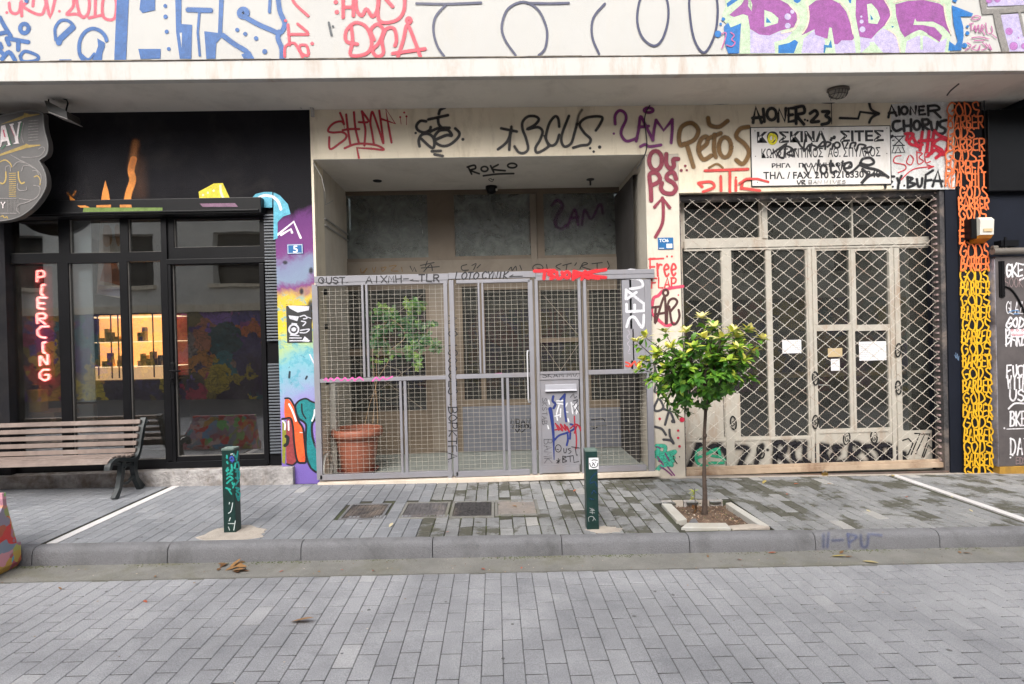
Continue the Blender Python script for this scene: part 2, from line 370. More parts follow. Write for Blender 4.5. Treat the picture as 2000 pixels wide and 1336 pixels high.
M['soil'] = surf('soil', (.12, .075, .05), .5, 30, .95, (60, 1, .02), (.3, .22, .16), .6)
M['terracotta'] = surf('terracotta_plastic', (.33, .11, .065), .08, 5, .45, (40, .05, .001), (.25, .10, .07), .5)
M['bollard'] = surf('dark_green_paint', (.006, .030, .026), .25, 12, .4, (90, .15, .001), (.05, .09, .08), .35)
M['white_plastic'] = surf('white_plastic', (.6, .58, .52), .05, 8, .4, None)
M['grey_plastic'] = surf('grey_conduit', (.32, .31, .29), .1, 8, .6, None)
M['iron_green'] = surf('dark_cast_iron', (.009, .014, .016), .4, 14, .45, (90, .3, .002), (.10, .11, .11), .4)
M['brass'] = surf('brass', (.45, .30, .10), .2, 20, .35, None, metal=1)
M['steel'] = surf('steel', (.55, .55, .56), .1, 20, .3, None, metal=1)
M['paper'] = surf('paper', (.72, .72, .74), .03, 9, .8, None)
M['card'] = surf('cardboard', (.50, .38, .22), .08, 9, .8, None)
M['ink'] = surf('black_ink', (.02, .02, .022), .1, 9, .6, None)
M['red_board'] = emis('pink_glow_board', (.85, .16, .22), .42)  # glow put into the material; the neon tubes alone leave the board dim
M['pale_banner'] = surf('pale_banner', (.60, .70, .74), .06, 3, .7, None)
M['yellow'] = surf('yellow_plastic', (.75, .50, .03), .08, 4, .5, None)
M['wood_shelf'] = surf('wood_shelf', (.30, .20, .11), .15, 6, .5, None)
M['shop_glass'] = glass('shop_glass', (.86, .87, .87), 4.0, .012)
M['door_glass'] = glass('dirty_glass', (.75, .77, .75), 1.3, .10, (.22, .22, .20))
M['frosted'] = glass('frosted_glass', (.5, .52, .5), 1.0, .45, (.26, .28, .26), .25)
M['blue_plate'] = surf('blue_enamel', (.02, .12, .30), .1, 20, .3, None)
M['white_ink'] = surf('white_enamel', (.75, .75, .75), .04, 20, .5, None)

for k_ in ('black_plaster', 'black_metal', 'navy_black'): M[k_].node_tree.nodes['Principled BSDF'].inputs['Specular IOR Level'].default_value = .22
def paver_mat(name, cols, moss=0., side=(.045, .043, .038)):
    m, nt, p = newmat(name); P = pos(nt)
    at = nt.nodes.new('ShaderNodeAttribute'); at.attribute_name = 'rnd'
    c = ramp(nt, at.outputs['Fac'], [(0, cols[0]), (.5, cols[1]), (.93, cols[2]), (1, cols[3])])
    c = mixc(nt, .5, c, ramp(nt, noise(nt, 200, 2, .7, P), [(.3, tuple(v*.45 for v in cols[1])), (.7, tuple(v*1.6 for v in cols[1]))]))
    c = mixc(nt, 1., c, ramp(nt, noise(nt, 1.3, 7, .7, P, .5), [(.3, (.62, .62, .63)), (.62, (1.08, 1.07, 1.06))]), 'MULTIPLY')
    if moss:
        f = ramp(nt, math_(nt, 'ADD', noise(nt, 2.3, 9, .72, P, .3), math_(nt, 'MULTIPLY', math_(nt, 'SUBTRACT', at.outputs['Fac'], .45), -.22)), [(.52, (0, 0, 0)), (.58, (moss,)*3)]); c = mixc(nt, f, c, (.055, .052, .030))
    sd = math_(nt, 'LESS_THAN', at.outputs['Fac'], -.5); c = mixc(nt, sd, c, side)
    sp2 = ramp(nt, noise(nt, 14, 3, .6, P), [(.70, (0, 0, 0)), (.76, (.45,)*3)]); c = mixc(nt, sp2, c, (.12, .12, .12))
    nt.links.new(c, p.inputs['Base Color']); p.inputs['Roughness'].default_value = .8
    bump(nt, p, noise(nt, 170, 4, .7, P), .5, .004); return m
M['road'] = paver_mat('road_pavers', [(.25, .255, .275), (.295, .30, .32), (.335, .34, .355), (.39, .39, .40)])
M['walk'] = paver_mat('pavement_pavers', [(.175, .185, .205), (.235, .245, .265), (.29, .295, .31), (.40, .395, .38)], .0)
M['walk_moss'] = paver_mat('damp_pavement_pavers', [(.155, .16, .16), (.245, .25, .255), (.32, .32, .315), (.43, .415, .39)], .8)

# ================================================================ STREET
RW = 9.0
def slab(name, x0, x1, y0, y1, z, th, mat, n=2, **k):
    b = B(); vs = []
    for zz in (z, z-th):
        for (x, y) in ((x0, y0), (x1, y0), (x1, y1), (x0, y1)): vs.append((x, y, zz+gz(x)))
    b.add(vs, [(0, 1, 2, 3), (7, 6, 5, 4), (0, 4, 5, 1), (1, 5, 6, 2), (2, 6, 7, 3), (3, 7, 4, 0)])
    return O(name, b, mat, kind='structure', **k)
M['far'] = surf('asphalt', (.11, .11, .115), .15, 2, .9, (90, .5, .004), fine=.3)
slab('ground', -60, 60, -60, 40, -.17, .3, M['far'])
KERBF, KERBB, GUT = -1.632, -1.545, -1.885
def pavers(name, x0, x1, y0, y1, z, mat, skip=lambda x, y: False, gap=.003, jit=.0006, rowoff=0, wob=0, hj=.0008, cross=.003):
    b = B(); nx = int((x1-x0)/.1); rnd = random.Random(hash(name) % 1000 if False else len(name)*7)
    for i in range(nx):
        xa = x0+i*.1; off = rnd.choice((0, .1, .05, .1)) if rowoff else (i % 2)*.1+rnd.uniform(-.012, .012); y = y1+off
        while y > y0-.0:
            L = .2; ya, yb = max(y-L, y0), min(y, y1)
            y -= L
            if yb-ya < .025: continue
            if skip(xa+.05, (ya+yb)/2): continue
            g = gap*(1+wob*rnd.random()); gy = cross*(1+wob*.6*rnd.random()); dx = rnd.uniform(-1, 1)*wob*.002; t1, t2 = rnd.uniform(-hj, hj), rnd.uniform(-hj, hj); c = .004
            q = [(xa+g+dx, ya+gy), (xa+.1-g+dx, ya+gy), (xa+.1-g+dx, yb-gy), (xa+g+dx, yb-gy)]; c = .003
            sx = (c, -c, -c, c); sy = (c, c, -c, -c); dz = [t1, -t1, t2, -t2]
            top = [(q[k][0]+sx[k], q[k][1]+sy[k], z+gz(q[k][0])+dz[k]) for k in range(4)]
            low = [(q[k][0], q[k][1], z+gz(q[k][0])+dz[k]-.004) for k in range(4)]
            bot = [(q[k][0], q[k][1], z+gz(q[k][0])-.02) for k in range(4)]
            r = rnd.gauss(.45, .2); r = min(1, max(0, r)); r = 1. if rnd.random() < .012*(1+4*wob) else min(r, .9)
            b.add(top+low+bot, [(0, 1, 2, 3)]+[(4+k, 4+(k+1) % 4, (k+1) % 4, k) for k in range(4)]+[(8+k, 8+(k+1) % 4, 4+(k+1) % 4, 4+k) for k in range(4)], [r]*5+[-1.]*4)
    return O(name, b, mat, kind='structure', attr='rnd', recalc=False)
slab('road_bed', -RW, RW, -5.6, GUT, -.128, .04, surf('grey_joint_sand', (.10, .10, .10), .3, 6, .95, (120, .5, .004)))
pavers('road', -RW, RW, -5.6, GUT, -.12, M['road'], gap=.0010, cross=.0042)
slab('gutter', -RW, RW, GUT+.002, KERBF-.001, -.117, .04, M['concrete'])
# kerb stones with a worn front arris
b = B(); x = -9.05; rnd = random.Random(3)
joints = [-9.9+.905*i for i in range(22)]
KX0 = G(843, 1060).x
k0 = KX0-.905*11
for i in range(22):
    xa, xb = k0+i*.905+.003, k0+(i+1)*.905-.003
    prof = [(KERBB, -.14), (KERBB, .001), (KERBF+.040, .001), (KERBF+.022, -.005), (KERBF+.008, -.018), (KERBF, -.04), (KERBF-.006, -.14)]
    dz = rnd.uniform(-.003, .003); vs = []
    nseg = 10
    for s_ in range(nseg+1):
        xx = xa+(xb-xa)*s_/nseg; e = .006 if s_ in (0, nseg) else 0
        for (y, z) in prof: vs.append((xx, y+(e if y < KERBF+.03 else 0)+rnd.uniform(-.0012, .0012), z+gz(xx)+dz-(e*.7 if z > -.1 else 0)))
    n = len(prof); fs = [(s_*n+k, s_*n+(k+1) % n, (s_+1)*n+(k+1) % n, (s_+1)*n+k) for s_ in range(nseg) for k in range(n)]
    fs += [tuple(range(n)), tuple(range(nseg*n, nseg*n+n))[::-1]]
    b.add(vs, fs)
kerb = O('kerb', b, M['kerb'], kind='structure', smooth='angle')

STL, STR = (G(130, 1046).x, G(345, 951).x), (G(1765, 934).x, G(1995, 1014).x)
STLx = (STL[0]+STL[1])/2; STRx = (STR[0]+STR[1])/2
PIT = (1.385, 2.03, -1.50, -.80)       # tree pit
MH = [((690, 985), (757, 985), (745, 1012), (668, 1012)), ((795, 982), (873, 982), (870, 1010), (788, 1010)), ((888, 980), (962, 980), (958, 1008), (885, 1008)), ((972, 978), (1045, 977), (1048, 1003), (972, 1005))]
MHB = []
for q in MH:
    g = [G(*p) for p in q]; MHB.append((min(g[0].x, g[3].x)*.5+max(g[0].x, g[3].x)*.5, (g[1].x+g[2].x)/2, (g[2].y+g[3].y)/2, (g[0].y+g[1].y)/2))
BOL = [(G(440, 1040).x, G(474, 1028).x, -1.40), (G(1146, 1037).x, G(1170, 1037).x, -1.45)]
for a_ in ((-RW, PIT[0]-.03, KERBB+.001, .2), (PIT[1]-.01, RW, KERBB+.001, .2), (PIT[0]-.03, PIT[1]-.01, KERBB+.001, PIT[2]-.005), (PIT[0]-.03, PIT[1]-.01, PIT[3]+.01, .2)):
    slab('pavement_bed', *a_, -.0085, .1, M['joint'])
def skip(x, y):
    if PIT[0]-.035 < x < PIT[1]+.02 and PIT[2]-.05 < y < PIT[3]+.02: return True
    for (a, b_, c, d) in MHB:
        if a-.032 < x < b_+.02 and c-.03 < y < d+.03: return True
    if abs(x-STLx) < .05 or abs(x-STRx) < .05: return True
    return False
WY1 = -.045
pavers('pavement', -RW, -.5999, KERBB+.002, WY1, .0, M['walk'], skip, gap=.0012, cross=.0036)
pavers('pavement_worn', -.6, 1.4001, KERBB+.002, WY1, .0, M['walk_moss'], skip, gap=.0024, cross=.005, wob=1., hj=.003, rowoff=1)
pavers('pavement_damp', 1.4, RW, KERBB+.002, WY1, .0, M['walk_moss'], skip, gap=.0015, cross=.004, wob=.4, hj=.0015)
slab('pavement_edge_mortar', -1.75, RW, WY1, .06, -.001, .02, M['patch'])
for nm, xx in (('white_strip', STLx), ('white_strip', STRx)):
    b = B(); b.box(xx-.035, xx+.035, KERBB+.004, -.05, gz(xx)-.02, gz(xx)+.004); O('pavement_marking', b, M['strip'], kind='structure')
# mortar patch round the left bollard
def blobpatch(cx, cy, rx, ry, z, mat, name, seed, label, cat, n=26):
    r = random.Random(seed); b = B(); top = []; low = []
    for k in range(n):
        a = 2*pi*k/n; q = 1+r.uniform(-.18, .18); x_, y_ = cx+rx*q*cos(a), max(KERBB+.01, cy+ry*q*sin(a))
        top.append((x_*.97+cx*.03, y_*.97+cy*.03, gz(x_)+z)); low.append((x_, y_, gz(x_)-.004))
    b.add(top+low+[(cx, cy, gz(cx)+z+.002)], [(k, (k+1) % n, 2*n) for k in range(n)]+[(n+k, n+(k+1) % n, (k+1) % n, k) for k in range(n)])
    return O(name, b, mat, kind='structure')
blobpatch(-1.93, -1.40, .24, .15, .005, M['patch'], 'mortar_patch', 4, '', '')
blobpatch(.76, -1.47, .13, .07, .004, M['patch'], 'mortar_patch', 8, '', '')

# ================================================================ BUILDING
bld = E_('building', (0, .5, 0), 'cream and black graffiti-covered building with a white overhanging ledge along the street', 'building')
b = B(); b.box(-9, 9, -.62, .5, 3.852, 7.6); uw = O('upper_wall', b, M['white_wall'], bld)
b = B(); b.box(-9, 9, -.67, -.60, 3.688, 3.850, .006); O('ledge', b, M['ledge'], bld)
b = B()
rnd = random.Random(5); x = -9.
while x < 9:
    L = rnd.uniform(.15, .5); b.box(x, min(9, x+L), -.676-rnd.uniform(0, .003), -.6205, 3.8495, 3.8545+rnd.uniform(0, .006)); x += L
O('flashing', b, M['grime'], bld)
b = B(); b.box(-9, 5.42, -.5995, .3, 3.70, 3.8515); sof = O('soffit', b, M['soffit'], bld)
b = B(); b.box(5.425, 9, -.5995, .3, 3.62, 3.8515); O('dark_soffit', b, M['navy_black'], bld)
XL = U(14, 660).x; XC = -2.125; DT = 2.775
b = B(); b.box(-9, XL, 0, .3, -.2, 3.699); b.box(XL, XC, 0, .3, DT, 3.699)
bw = O('black_wall', b, M['black_plaster'], bld)
m, nt, p = newmat('mural_column'); P = pos(nt); sx_ = nt.nodes.new('ShaderNodeSeparateXYZ'); nt.links.new(P, sx_.inputs[0])
n1 = noise(nt, 4.5, 5, .7, P, .3); n2 = noise(nt, 11, 5, .7, P, .5)
zc_ = math_(nt, 'ADD', sx_.outputs[2], math_(nt, 'MULTIPLY', math_(nt, 'SUBTRACT', n1, .5), .34)); zc_ = math_(nt, 'ADD', zc_, math_(nt, 'MULTIPLY', sx_.outputs[0], -.25))
zr = math_(nt, 'DIVIDE', zc_, 4.0)                 # 0..1 over four metres (column centre adds .12)
L_ = lambda z: (z+.485)/4.0
BK = (.011, .0105, .013)
c = ramp(nt, zr, [(L_(.2), lin((118, 98, 172))), (L_(.75), lin((150, 128, 196))), (L_(.98), lin((140, 165, 190))), (L_(1.25), lin((120, 178, 190))), (L_(1.42), lin((170, 190, 130))), (L_(1.56), lin((214, 192, 62))), (L_(1.86), lin((208, 176, 72))), (L_(1.98), lin((120, 66, 120))), (L_(2.06), lin((125, 140, 162))), (L_(2.2), lin((122, 130, 158))), (L_(2.30), lin((116, 66, 120))), (L_(2.62), lin((100, 58, 110))), (L_(2.74), BK), (1, BK)])
tl = ramp(nt, n2, [(.50, (0, 0, 0)), (.60, (.8,)*3)]); zm = ramp(nt, zr, [(L_(.9), (0, 0, 0)), (L_(1.0), (1, 1, 1)), (L_(1.85), (1, 1, 1)), (L_(1.95), (0, 0, 0))])
c = mixc(nt, math_(nt, 'MULTIPLY', tl, zm), c, lin((92, 160, 178)))
dk = ramp(nt, noise(nt, 16, 4, .7, P, .3), [(.62, (0, 0, 0)), (.70, (.55,)*3)]); c = mixc(nt, math_(nt, 'MULTIPLY', dk, zm), c, (.03, .03, .05))
nt.links.new(c, p.inputs['Base Color']); p.inputs['Roughness'].default_value = .9; p.inputs['Specular IOR Level'].default_value = .22; bump(nt, p, noise(nt, 110, 4, .6, P), .7, .007)
b = B(); b.box(XC, -1.762, -.001, .3, -.02, 3.699); mc = O('column', b, m, bld, 'black column painted with a purple, yellow and teal mural')
b = B(); b.box(-1.7615, 1.885, 0, .3, 3.215, 3.699); b.box(-1.7615, -1.738, 0, .3, -.02, 3.215); lt = O('lintel', b, M['cream'], bld)
b = B(); b.box(1.548, 1.885, 0, .3, -.2, 3.2145, .008); pl = O('pillar', b, M['cream_rough'], bld)
XS1 = 4.625
b = B(); b.box(1.8855, XS1+.105, 0, .3, 2.822, 3.699); sw = O('wall_over_shutter', b, M['cream'], bld)
b = B(); b.box(XS1, XS1+.12, .004, .3, -.25, 2.8215); O('jamb', b, M['navy_black'], bld)
XG0, XG1 = 4.745, 5.01
b = B(); b.box(XG0, XG1, -.012, .3, -.25, 2.8225); b.box(XS1+.106, XG1, -.012, .3, 2.823, 3.69); gc = O('painted_column', b, M['black_plaster'], bld)
# entrance recess
RB = 1.20
b = B(); b.box(-2.1, 1.9, .301, RB+.3, 3.2165, 3.45); b.box(-1.7378, 1.5478, .002, RB-.031, 3.2115, 3.2148)
rc = O('recess_ceiling', b, M['soffit'], bld)
b = B(); b.box(-2.1, -1.742, .301, RB+.1, -.05, 3.216); O('recess_side_wall', b, M['cream_rough'], bld)
b = B(); b.box(1.553, 1.9, .301, RB+.1, -.05, 3.216); O('recess_side_wall', b, M['cream_rough'], bld)
b = B(); b.box(-1.741, 1.5525, .02, RB+.1, -.2, .048); O('recess_floor', b, M['terrazzo'], bld)
b = B(); b.box(-1.757, 1.60, -.085, .0195, .002, .05, .006); O('doorstep', b, M['marble'], bld, 'worn cream marble step under the mesh gate')
# plinth of the black shop
b = B(); b.box(-9, -2.0, -.055, .10, -.02, .205, .008); O('plinth', b, M['stone_base'], bld)
# entrance screen at the back of the recess
ZR = lambda *a: RX(*a, Y=RB)
scr = B()
SX0, SX1 = -1.742, 1.5525
pan = [(668, 382, 836, 505), (888, 380, 1048, 500), (1062, 378, 1228, 498)]
low = [(680, 566, 833, 680), (680, 694, 833, 803), (905, 560, 938, 780), (948, 566, 1038, 780), (1056, 566, 1136, 660), (1152, 566, 1222, 780), (1056, 668, 1136, 780)]
def screen(b, x0, x1, z0, z1, y0, y1, holes):
    """solid panel with rectangular holes, cut as a grid of boxes"""
    xs = sorted({x0, x1, *[v for h in holes for v in h[:2]]}); zs = sorted({z0, z1, *[v for h in holes for v in h[2:]]})
    xs = [v for v in xs if x0 <= v <= x1]; zs = [v for v in zs if z0 <= v <= z1]
    xi = {v: i for i, v in enumerate(xs)}; zi = {v: i for i, v in enumerate(zs)}
    def solid(i, j):
        if i < 0 or j < 0 or i >= len(xs)-1 or j >= len(zs)-1: return False
        cx, cz = (xs[i]+xs[i+1])/2, (zs[j]+zs[j+1])/2
        return not any(h[0] < cx < h[1] and h[2] < cz < h[3] for h in holes)
    base = len(b.v); nx, nz = len(xs), len(zs); vs = [(x, y, z) for y in (y0, y1) for z in zs for x in xs]; fs = []
    I = lambda i, j, k: k*nx*nz+j*nx+i
    for i in range(nx-1):
        for j in range(nz-1):
            if not solid(i, j): continue
            fs += [(I(i, j, 0), I(i+1, j, 0), I(i+1, j+1, 0), I(i, j+1, 0)), (I(i, j+1, 1), I(i+1, j+1, 1), I(i+1, j, 1), I(i, j, 1))]
            if not solid(i-1, j): fs.append((I(i, j, 0), I(i, j+1, 0), I(i, j+1, 1), I(i, j, 1)))
            if not solid(i+1, j): fs.append((I(i+1, j, 0), I(i+1, j, 1), I(i+1, j+1, 1), I(i+1, j+1, 0)))
            if not solid(i, j-1): fs.append((I(i, j, 0), I(i, j, 1), I(i+1, j, 1), I(i+1, j, 0)))
            if not solid(i, j+1): fs.append((I(i, j+1, 0), I(i+1, j+1, 0), I(i+1, j+1, 1), I(i, j+1, 1)))
    b.add(vs, fs); return b
hs_ = [ZR(*p) for p in pan+low]
door = screen(B(), SX0, SX1, .049, 3.215, RB-.03, RB+.02, hs_)
es = O('entrance_screen', door, M['brown'], bld, 'brown metal entrance screen with glass lights behind the mesh gate')
for i, h in enumerate(hs_):
    b = B(); b.box(h[0]-.005, h[1]+.005, RB-.008, RB-.002, h[2]-.005, h[3]+.005)
    pn = O('pane', b, M['frosted'] if i < 3 else M['door_glass'], es)
b = B()
for (p, t) in (((660, 508, 1232, 540), .018), ((845, 540, 885, 880), .022), ((1040, 380, 1052, 880), .02), ((1138, 560, 1150, 880), .012)):
    h = ZR(*p); b.box(h[0], h[1], RB-.03-t, RB-.0305, max(h[2], .05), h[3], .002)
O('frame', b, M['brown_light'], es)
for p in ((905, 792, 1040, 885), (1150, 795, 1236, 872), (1056, 800, 1130, 885)):
    h = ZR(*p); b = B(); b.box(h[0], h[1], RB-.05, RB-.0305, max(.055, h[2]), h[3], .004); O('door_panel', b, M['slate_panel'], es)
# ornamental bars in the lower left lights
b = B()
for (p0, p1) in (((690, 575), (825, 675)), ((690, 675), (825, 575)), ((690, 700), (825, 798)), ((690, 798), (825, 700)), ((1060, 575), (1130, 655)), ((1060, 775), (1130, 672)), ((1060, 672), (1130, 775))):
    b = B(); a_, c_ = U(*p0, RB-.04), U(*p1, RB-.04); b.tube([a_, c_], .004, 5); O('grille_bar', b, M['brown_light'], es)
b = B()
b.tube([U(757+34*cos(t/8*2*pi), 748+34*sin(t/8*2*pi), RB-.045) for t in range(9)], .004, 5)
O('grille_ring', b, M['brown_light'], es)
b = B(); b.box(-1.7, 1.5, RB+.021, RB+1.5, 0, 3.3)   # hall behind
bb = B(); vs = b.v; 
O('entrance_hall', b, M['dark_room'], bld)
for x_ in (1.08, ):  # terracotta tub standing in the hall seen through the glass
    pass

# ---- shutter bay
YB = .24
q = lambda *a: RX(*a, Y=YB)
holes = [(1337, 393, 1483, 465), (1499, 393, 1664, 467), (1666, 393, 1830, 464),
 (1337, 484, 1412, 855), (1432, 488, 1499, 853), (1510, 488, 1577, 852), (1596, 489, 1660, 634), (1596, 646, 1660, 838), (1672, 489, 1736, 634), (1672, 646, 1736, 836), (1760, 484, 1828, 841)]
hh = [q(*h) for h in holes]
b = screen(B(), 1.86, 4.70, -.10, 2.90, YB, YB+.045, hh)
sd_ = O('shop_door', b, M['door_cream'], bld, 'worn cream panelled shop doors behind the diamond lattice shutter')
b = B()
for p, t in (((1335, 467, 1842, 481), .02), ((1414, 484, 1430, 912), .012), ((1580, 484, 1586, 912), .014), ((1589, 484, 1595, 912), .014), ((1739, 484, 1745, 912), .014), ((1749, 484, 1757, 912), .014), ((1487, 392, 1497, 466), .015), ((1830, 392, 1843, 912), .03), ((1335, 856, 1577, 861), .008), ((1596, 841, 1736, 845), .008), ((1664, 486, 1669, 840), .012), ((1335, 486, 1842, 482), .01)):
    h = q(*p); b.box(h[0], h[1], YB-t, YB-.0005, h[2], h[3], .003)
O('moulding', b, M['door_cream'], sd_)
for h in hh:
    b = B(); b.box(h[0]-.004, h[1]+.004, YB+.018, YB+.022, h[2]-.004, h[3]+.004); O('pane', b, M['door_glass'], sd_)
b = B(); b.tube([U(1600, 752, YB-.002), U(1600, 752, YB-.045), U(1610, 752, YB-.045), U(1622, 753, YB-.04)], .006, 8); O('door_handle', b, M['steel'], sd_)
# room behind the doors
b = B(); b.add([(1.5, .30, -.12), (5.0, .30, -.12), (5.0, 2.6, -.12), (1.5, 2.6, -.12), (1.5, .30, 3.1), (5.0, .30, 3.1), (5.0, 2.6, 3.1), (1.5, 2.6, 3.1)], [(0, 1, 2, 3), (4, 7, 6, 5), (1, 5, 6, 2), (0, 3, 7, 4), (2, 6, 7, 3)])
O('shop_room', b, M['dark_room'], bld)
h = q(1337, 770, 1447, 857); b = B(); b.box(h[0], q(1413, 770, 1413, 771)[0]-.001, YB+.008, YB+.016, h[2], h[3]); b.box(q(1432, 770, 1432, 771)[0]+.001, h[1], YB+.008, YB+.016, h[2], h[3]); O('inner_board', b, M['door_cream'], bld)
b = B(); h = RX(1490, 728, 1830, 733, Y=.42); b.box(h[0], h[1]+.3, .32, .62, h[2], h[3]+.01); O('shelf', b, M['wood_shelf'], bld)
b = B(); b.box(4.42, 4.46, .30, 1.2, -.1, 2.7); O('side_partition', b, surf('greenish_wall', (.22, .23, .20), .1, 2, .9, None), bld)

# ================================================================ BLACK SHOP FRONT
YF = .06
q = lambda *a: RX(*a, Y=YF)
sh = [(17, 428, 114, 495), (135, 428, 234, 494), (250, 428, 315, 492), (339, 427, 507, 482),
      (20, 514, 117, 898), (138, 513, 238, 898), (253, 510, 318, 898), (341, 516, 511, 897)]
hh = [q(*h) for h in sh]
hh[4] = (hh[4][0], hh[4][1], .30, hh[4][3]); hh[5] = (hh[5][0], hh[5][1], .30, hh[5][3]); hh[6] = (hh[6][0], hh[6][1], .30, hh[6][3]); hh[7] = (hh[7][0], hh[7][1], .32, hh[7][3])
XR = U(524, 660, YF).x
fr = O('shop_front', screen(B(), XL, XR, .206, DT, YF, YF+.06, hh), M['black_metal'], bld, 'black framed shop window and door with dark glass')
for i, h in enumerate(hh):
    b = B(); b.box(h[0]-.004, h[1]+.004, YF+.028, YF+.034, h[2]-.004, h[3]+.004); O('pane', b, M['shop_glass'], fr)
b = B()
mm = surf('anodised_edge', (.16, .15, .14), .1, 6, .35, None)
for h in hh:                         # thin bright beads round each pane
    e = .005; b.box(h[0], h[0]+e, YF+.015, YF+.0275, h[2], h[3]); b.box(h[1]-e, h[1], YF+.015, YF+.0275, h[2], h[3]); b.box(h[0]+e, h[1]-e, YF+.015, YF+.0275, h[2], h[2]+e)
O('glazing_bead', b, mm, fr)
b = B()
for p, t in (((322, 427, 333, 900), .02), ((327, 505, 520, 515), .022), ((513, 515, 522, 905), .022), ((333, 516, 340, 905), .015), ((327, 899, 523, 912), .02)):
    h = q(*p); b.box(h[0], h[1], YF-t, YF-.0005, max(h[2], .21), h[3], .003)
O('door_frame', b, M['black_metal'], fr)
b = B(); h = q(336, 712, 356, 736); b.box(h[0], h[0]+.035, YF-.03, YF-.0155, h[2]-.06, h[3]+.02, .004)
b.tube([(h[0]+.018, YF-.03, h[2]+.06), (h[0]+.018, YF-.075, h[2]+.06), (h[0]+.12, YF-.075, h[2]+.06)], .009, 8); b.lathe((h[0]+.018, YF-.045, h[2]-.03), [(.0, 0), (.012, 0), (.012, .02), (0, .02)], 10)
O('door_handle', b, M['black_metal'], fr)
# roller casing over the shop front
cz = q(270, 400, 280, 425)
b = B(); b.box(XL-.02, XR+.02, -.075, .055, cz[2]-.005, DT+.06, .006); cs = O('shutter_casing', b, M['black_metal'], bld)
b = B(); b.box(XL, XR, -.09, -.0755, cz[2]+.012, cz[2]+.028, .003); O('casing_lip', b, M['black_metal'], cs)
# ribbed strip beside the door
b = B(); z = .33; XQ0, XQ1 = XR+.004, XC-.002; lo = .33
while z < DT-.08:
    if not (1.22 < z < 1.42): b.box(XQ0, XQ1-.0, .015, .045, z, z+.017, .003)
    z += .030
b2 = surf('ribbed_metal', (.10, .11, .125), .1, 6, .4, None)
for lo_, hi_ in ((0, 1.3), (1.3, 9)):
    c2 = B(); nb_ = len(b.v)
    idx = [i for i, f in enumerate(b.f) if lo_ <= b.v[f[0]][2] < hi_]
    for i in idx: c2.add([b.v[j] for j in b.f[i]], [tuple(range(len(b.f[i])))])
    O('ribbed_strip', c2, b2, bld)
b = B(); b.box(XQ0-.003, XC-.0005, .0455, .12, .206, DT); O('strip_backing', b, M['black_metal'], bld)
# the room behind the glass
b = B(); x0, x1, y1, z0, z1 = -5.6, -1.95, 3.6, .2, 2.95
b.add([(x0, .31, z0), (x1, .31, z0), (x1, y1, z0), (x0, y1, z0), (x0, .31, z1), (x1, .31, z1), (x1, y1, z1), (x0, y1, z1)], [(0, 1, 2, 3), (4, 7, 6, 5), (1, 5, 6, 2), (0, 3, 7, 4), (2, 6, 7, 3)])
O('shop_interior', b, M['dark_room'], bld)
# pale banner hanging in the window
h = RX(139, 514, 184, 785, Y=.18); b = B(); b.box(h[0], h[1], .17, .18, h[2], 2.74)
O('window_banner', b, M['pale_banner'], None, 'tall pale blue blank banner hanging inside the black shop window', 'banner')
h = RX(140, 790, 184, 898, Y=.5); b = B(); b.box(h[0], h[1], .5, .56, .21, h[3], .01)
O('display_plinth', b, surf('grey_plinth', (.22, .25, .25), .08, 3, .6, None), None, 'pale grey block on the shop floor under the blank banner', 'block')
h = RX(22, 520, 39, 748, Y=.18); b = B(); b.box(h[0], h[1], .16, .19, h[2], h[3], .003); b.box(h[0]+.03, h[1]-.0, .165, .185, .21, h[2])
O('neon_backing_board', b, M['red_board'], None, 'narrow upright board beside the neon sign, given a pink glow of its own', 'board')
# neon
ns = E_('neon_sign', (U(82, 640, .22).x, .22, 1.35), 'red neon sign spelling PIERCING downwards in the shop window', 'neon sign')
NE = emis('neon_tube', (1, .27, .24), 5.); NG = emis('neon_halo', (1, .02, .03), .0)
k = 6.071; Z1 = lambda x, y: (x/k, 400+y/k); k2 = 5.568; Z2 = lambda x, y: (x/k2, 600+y/k2)
letters = [('P', Z1, '430,915 430,785 500,780 520,815 510,850 440,860'), ('I', Z1, '525,945 490,950 480,1060 510,1070'), ('E', Z1, '545,1100 450,1098 437,1110 440,1165 520,1168;440,1165 440,1225 520,1235'),
  ('R', Z2, '400,180 395,70 470,65 495,90 485,120 410,125 490,185'), ('C', Z2, '525,208 440,210 400,250 405,300 440,325 495,332'), ('I', Z2, '495,380 460,385 462,490 490,500'),
  ('N', Z2, '430,640 425,520 515,635 512,510'), ('G', Z2, '530,680 460,680 425,720 430,770 480,798 525,780 528,735 480,735')]
for c, Z, st in letters:
    b = B()
    for part in st.split(';'):
        pts = [Z(*[float(t) for t in p.split(',')]) for p in part.split()]
        # rounded corners
        r = []
        for i, p in enumerate(pts):
            if 0 < i < len(pts)-1:
                for t in (-.28, -.1, .1, .28):
                    a_, c_ = (pts[i-1] if t < 0 else pts[i+1]), p; f = abs(t); r.append((p[0]+(a_[0]-p[0])*f, p[1]+(a_[1]-p[1])*f))
            else: r.append(p)
        b.tube([U(x_, y_, .22) for x_, y_ in r], .0095, 6)
    O('neon_letter', b, NE, ns, 'glowing red neon letter '+c)
b = B(); p0, p1 = U(82, 520, .24), U(84, 752, .24); b.box(p0.x-.085, p0.x+.10, .232, .238, p1.z, p0.z); O('back_plate', b, surf('red_halo_acrylic', (.20, .006, .012), .1, 4, .3, None), ns)  # plate coloured red to stand in for the halo round the tubes
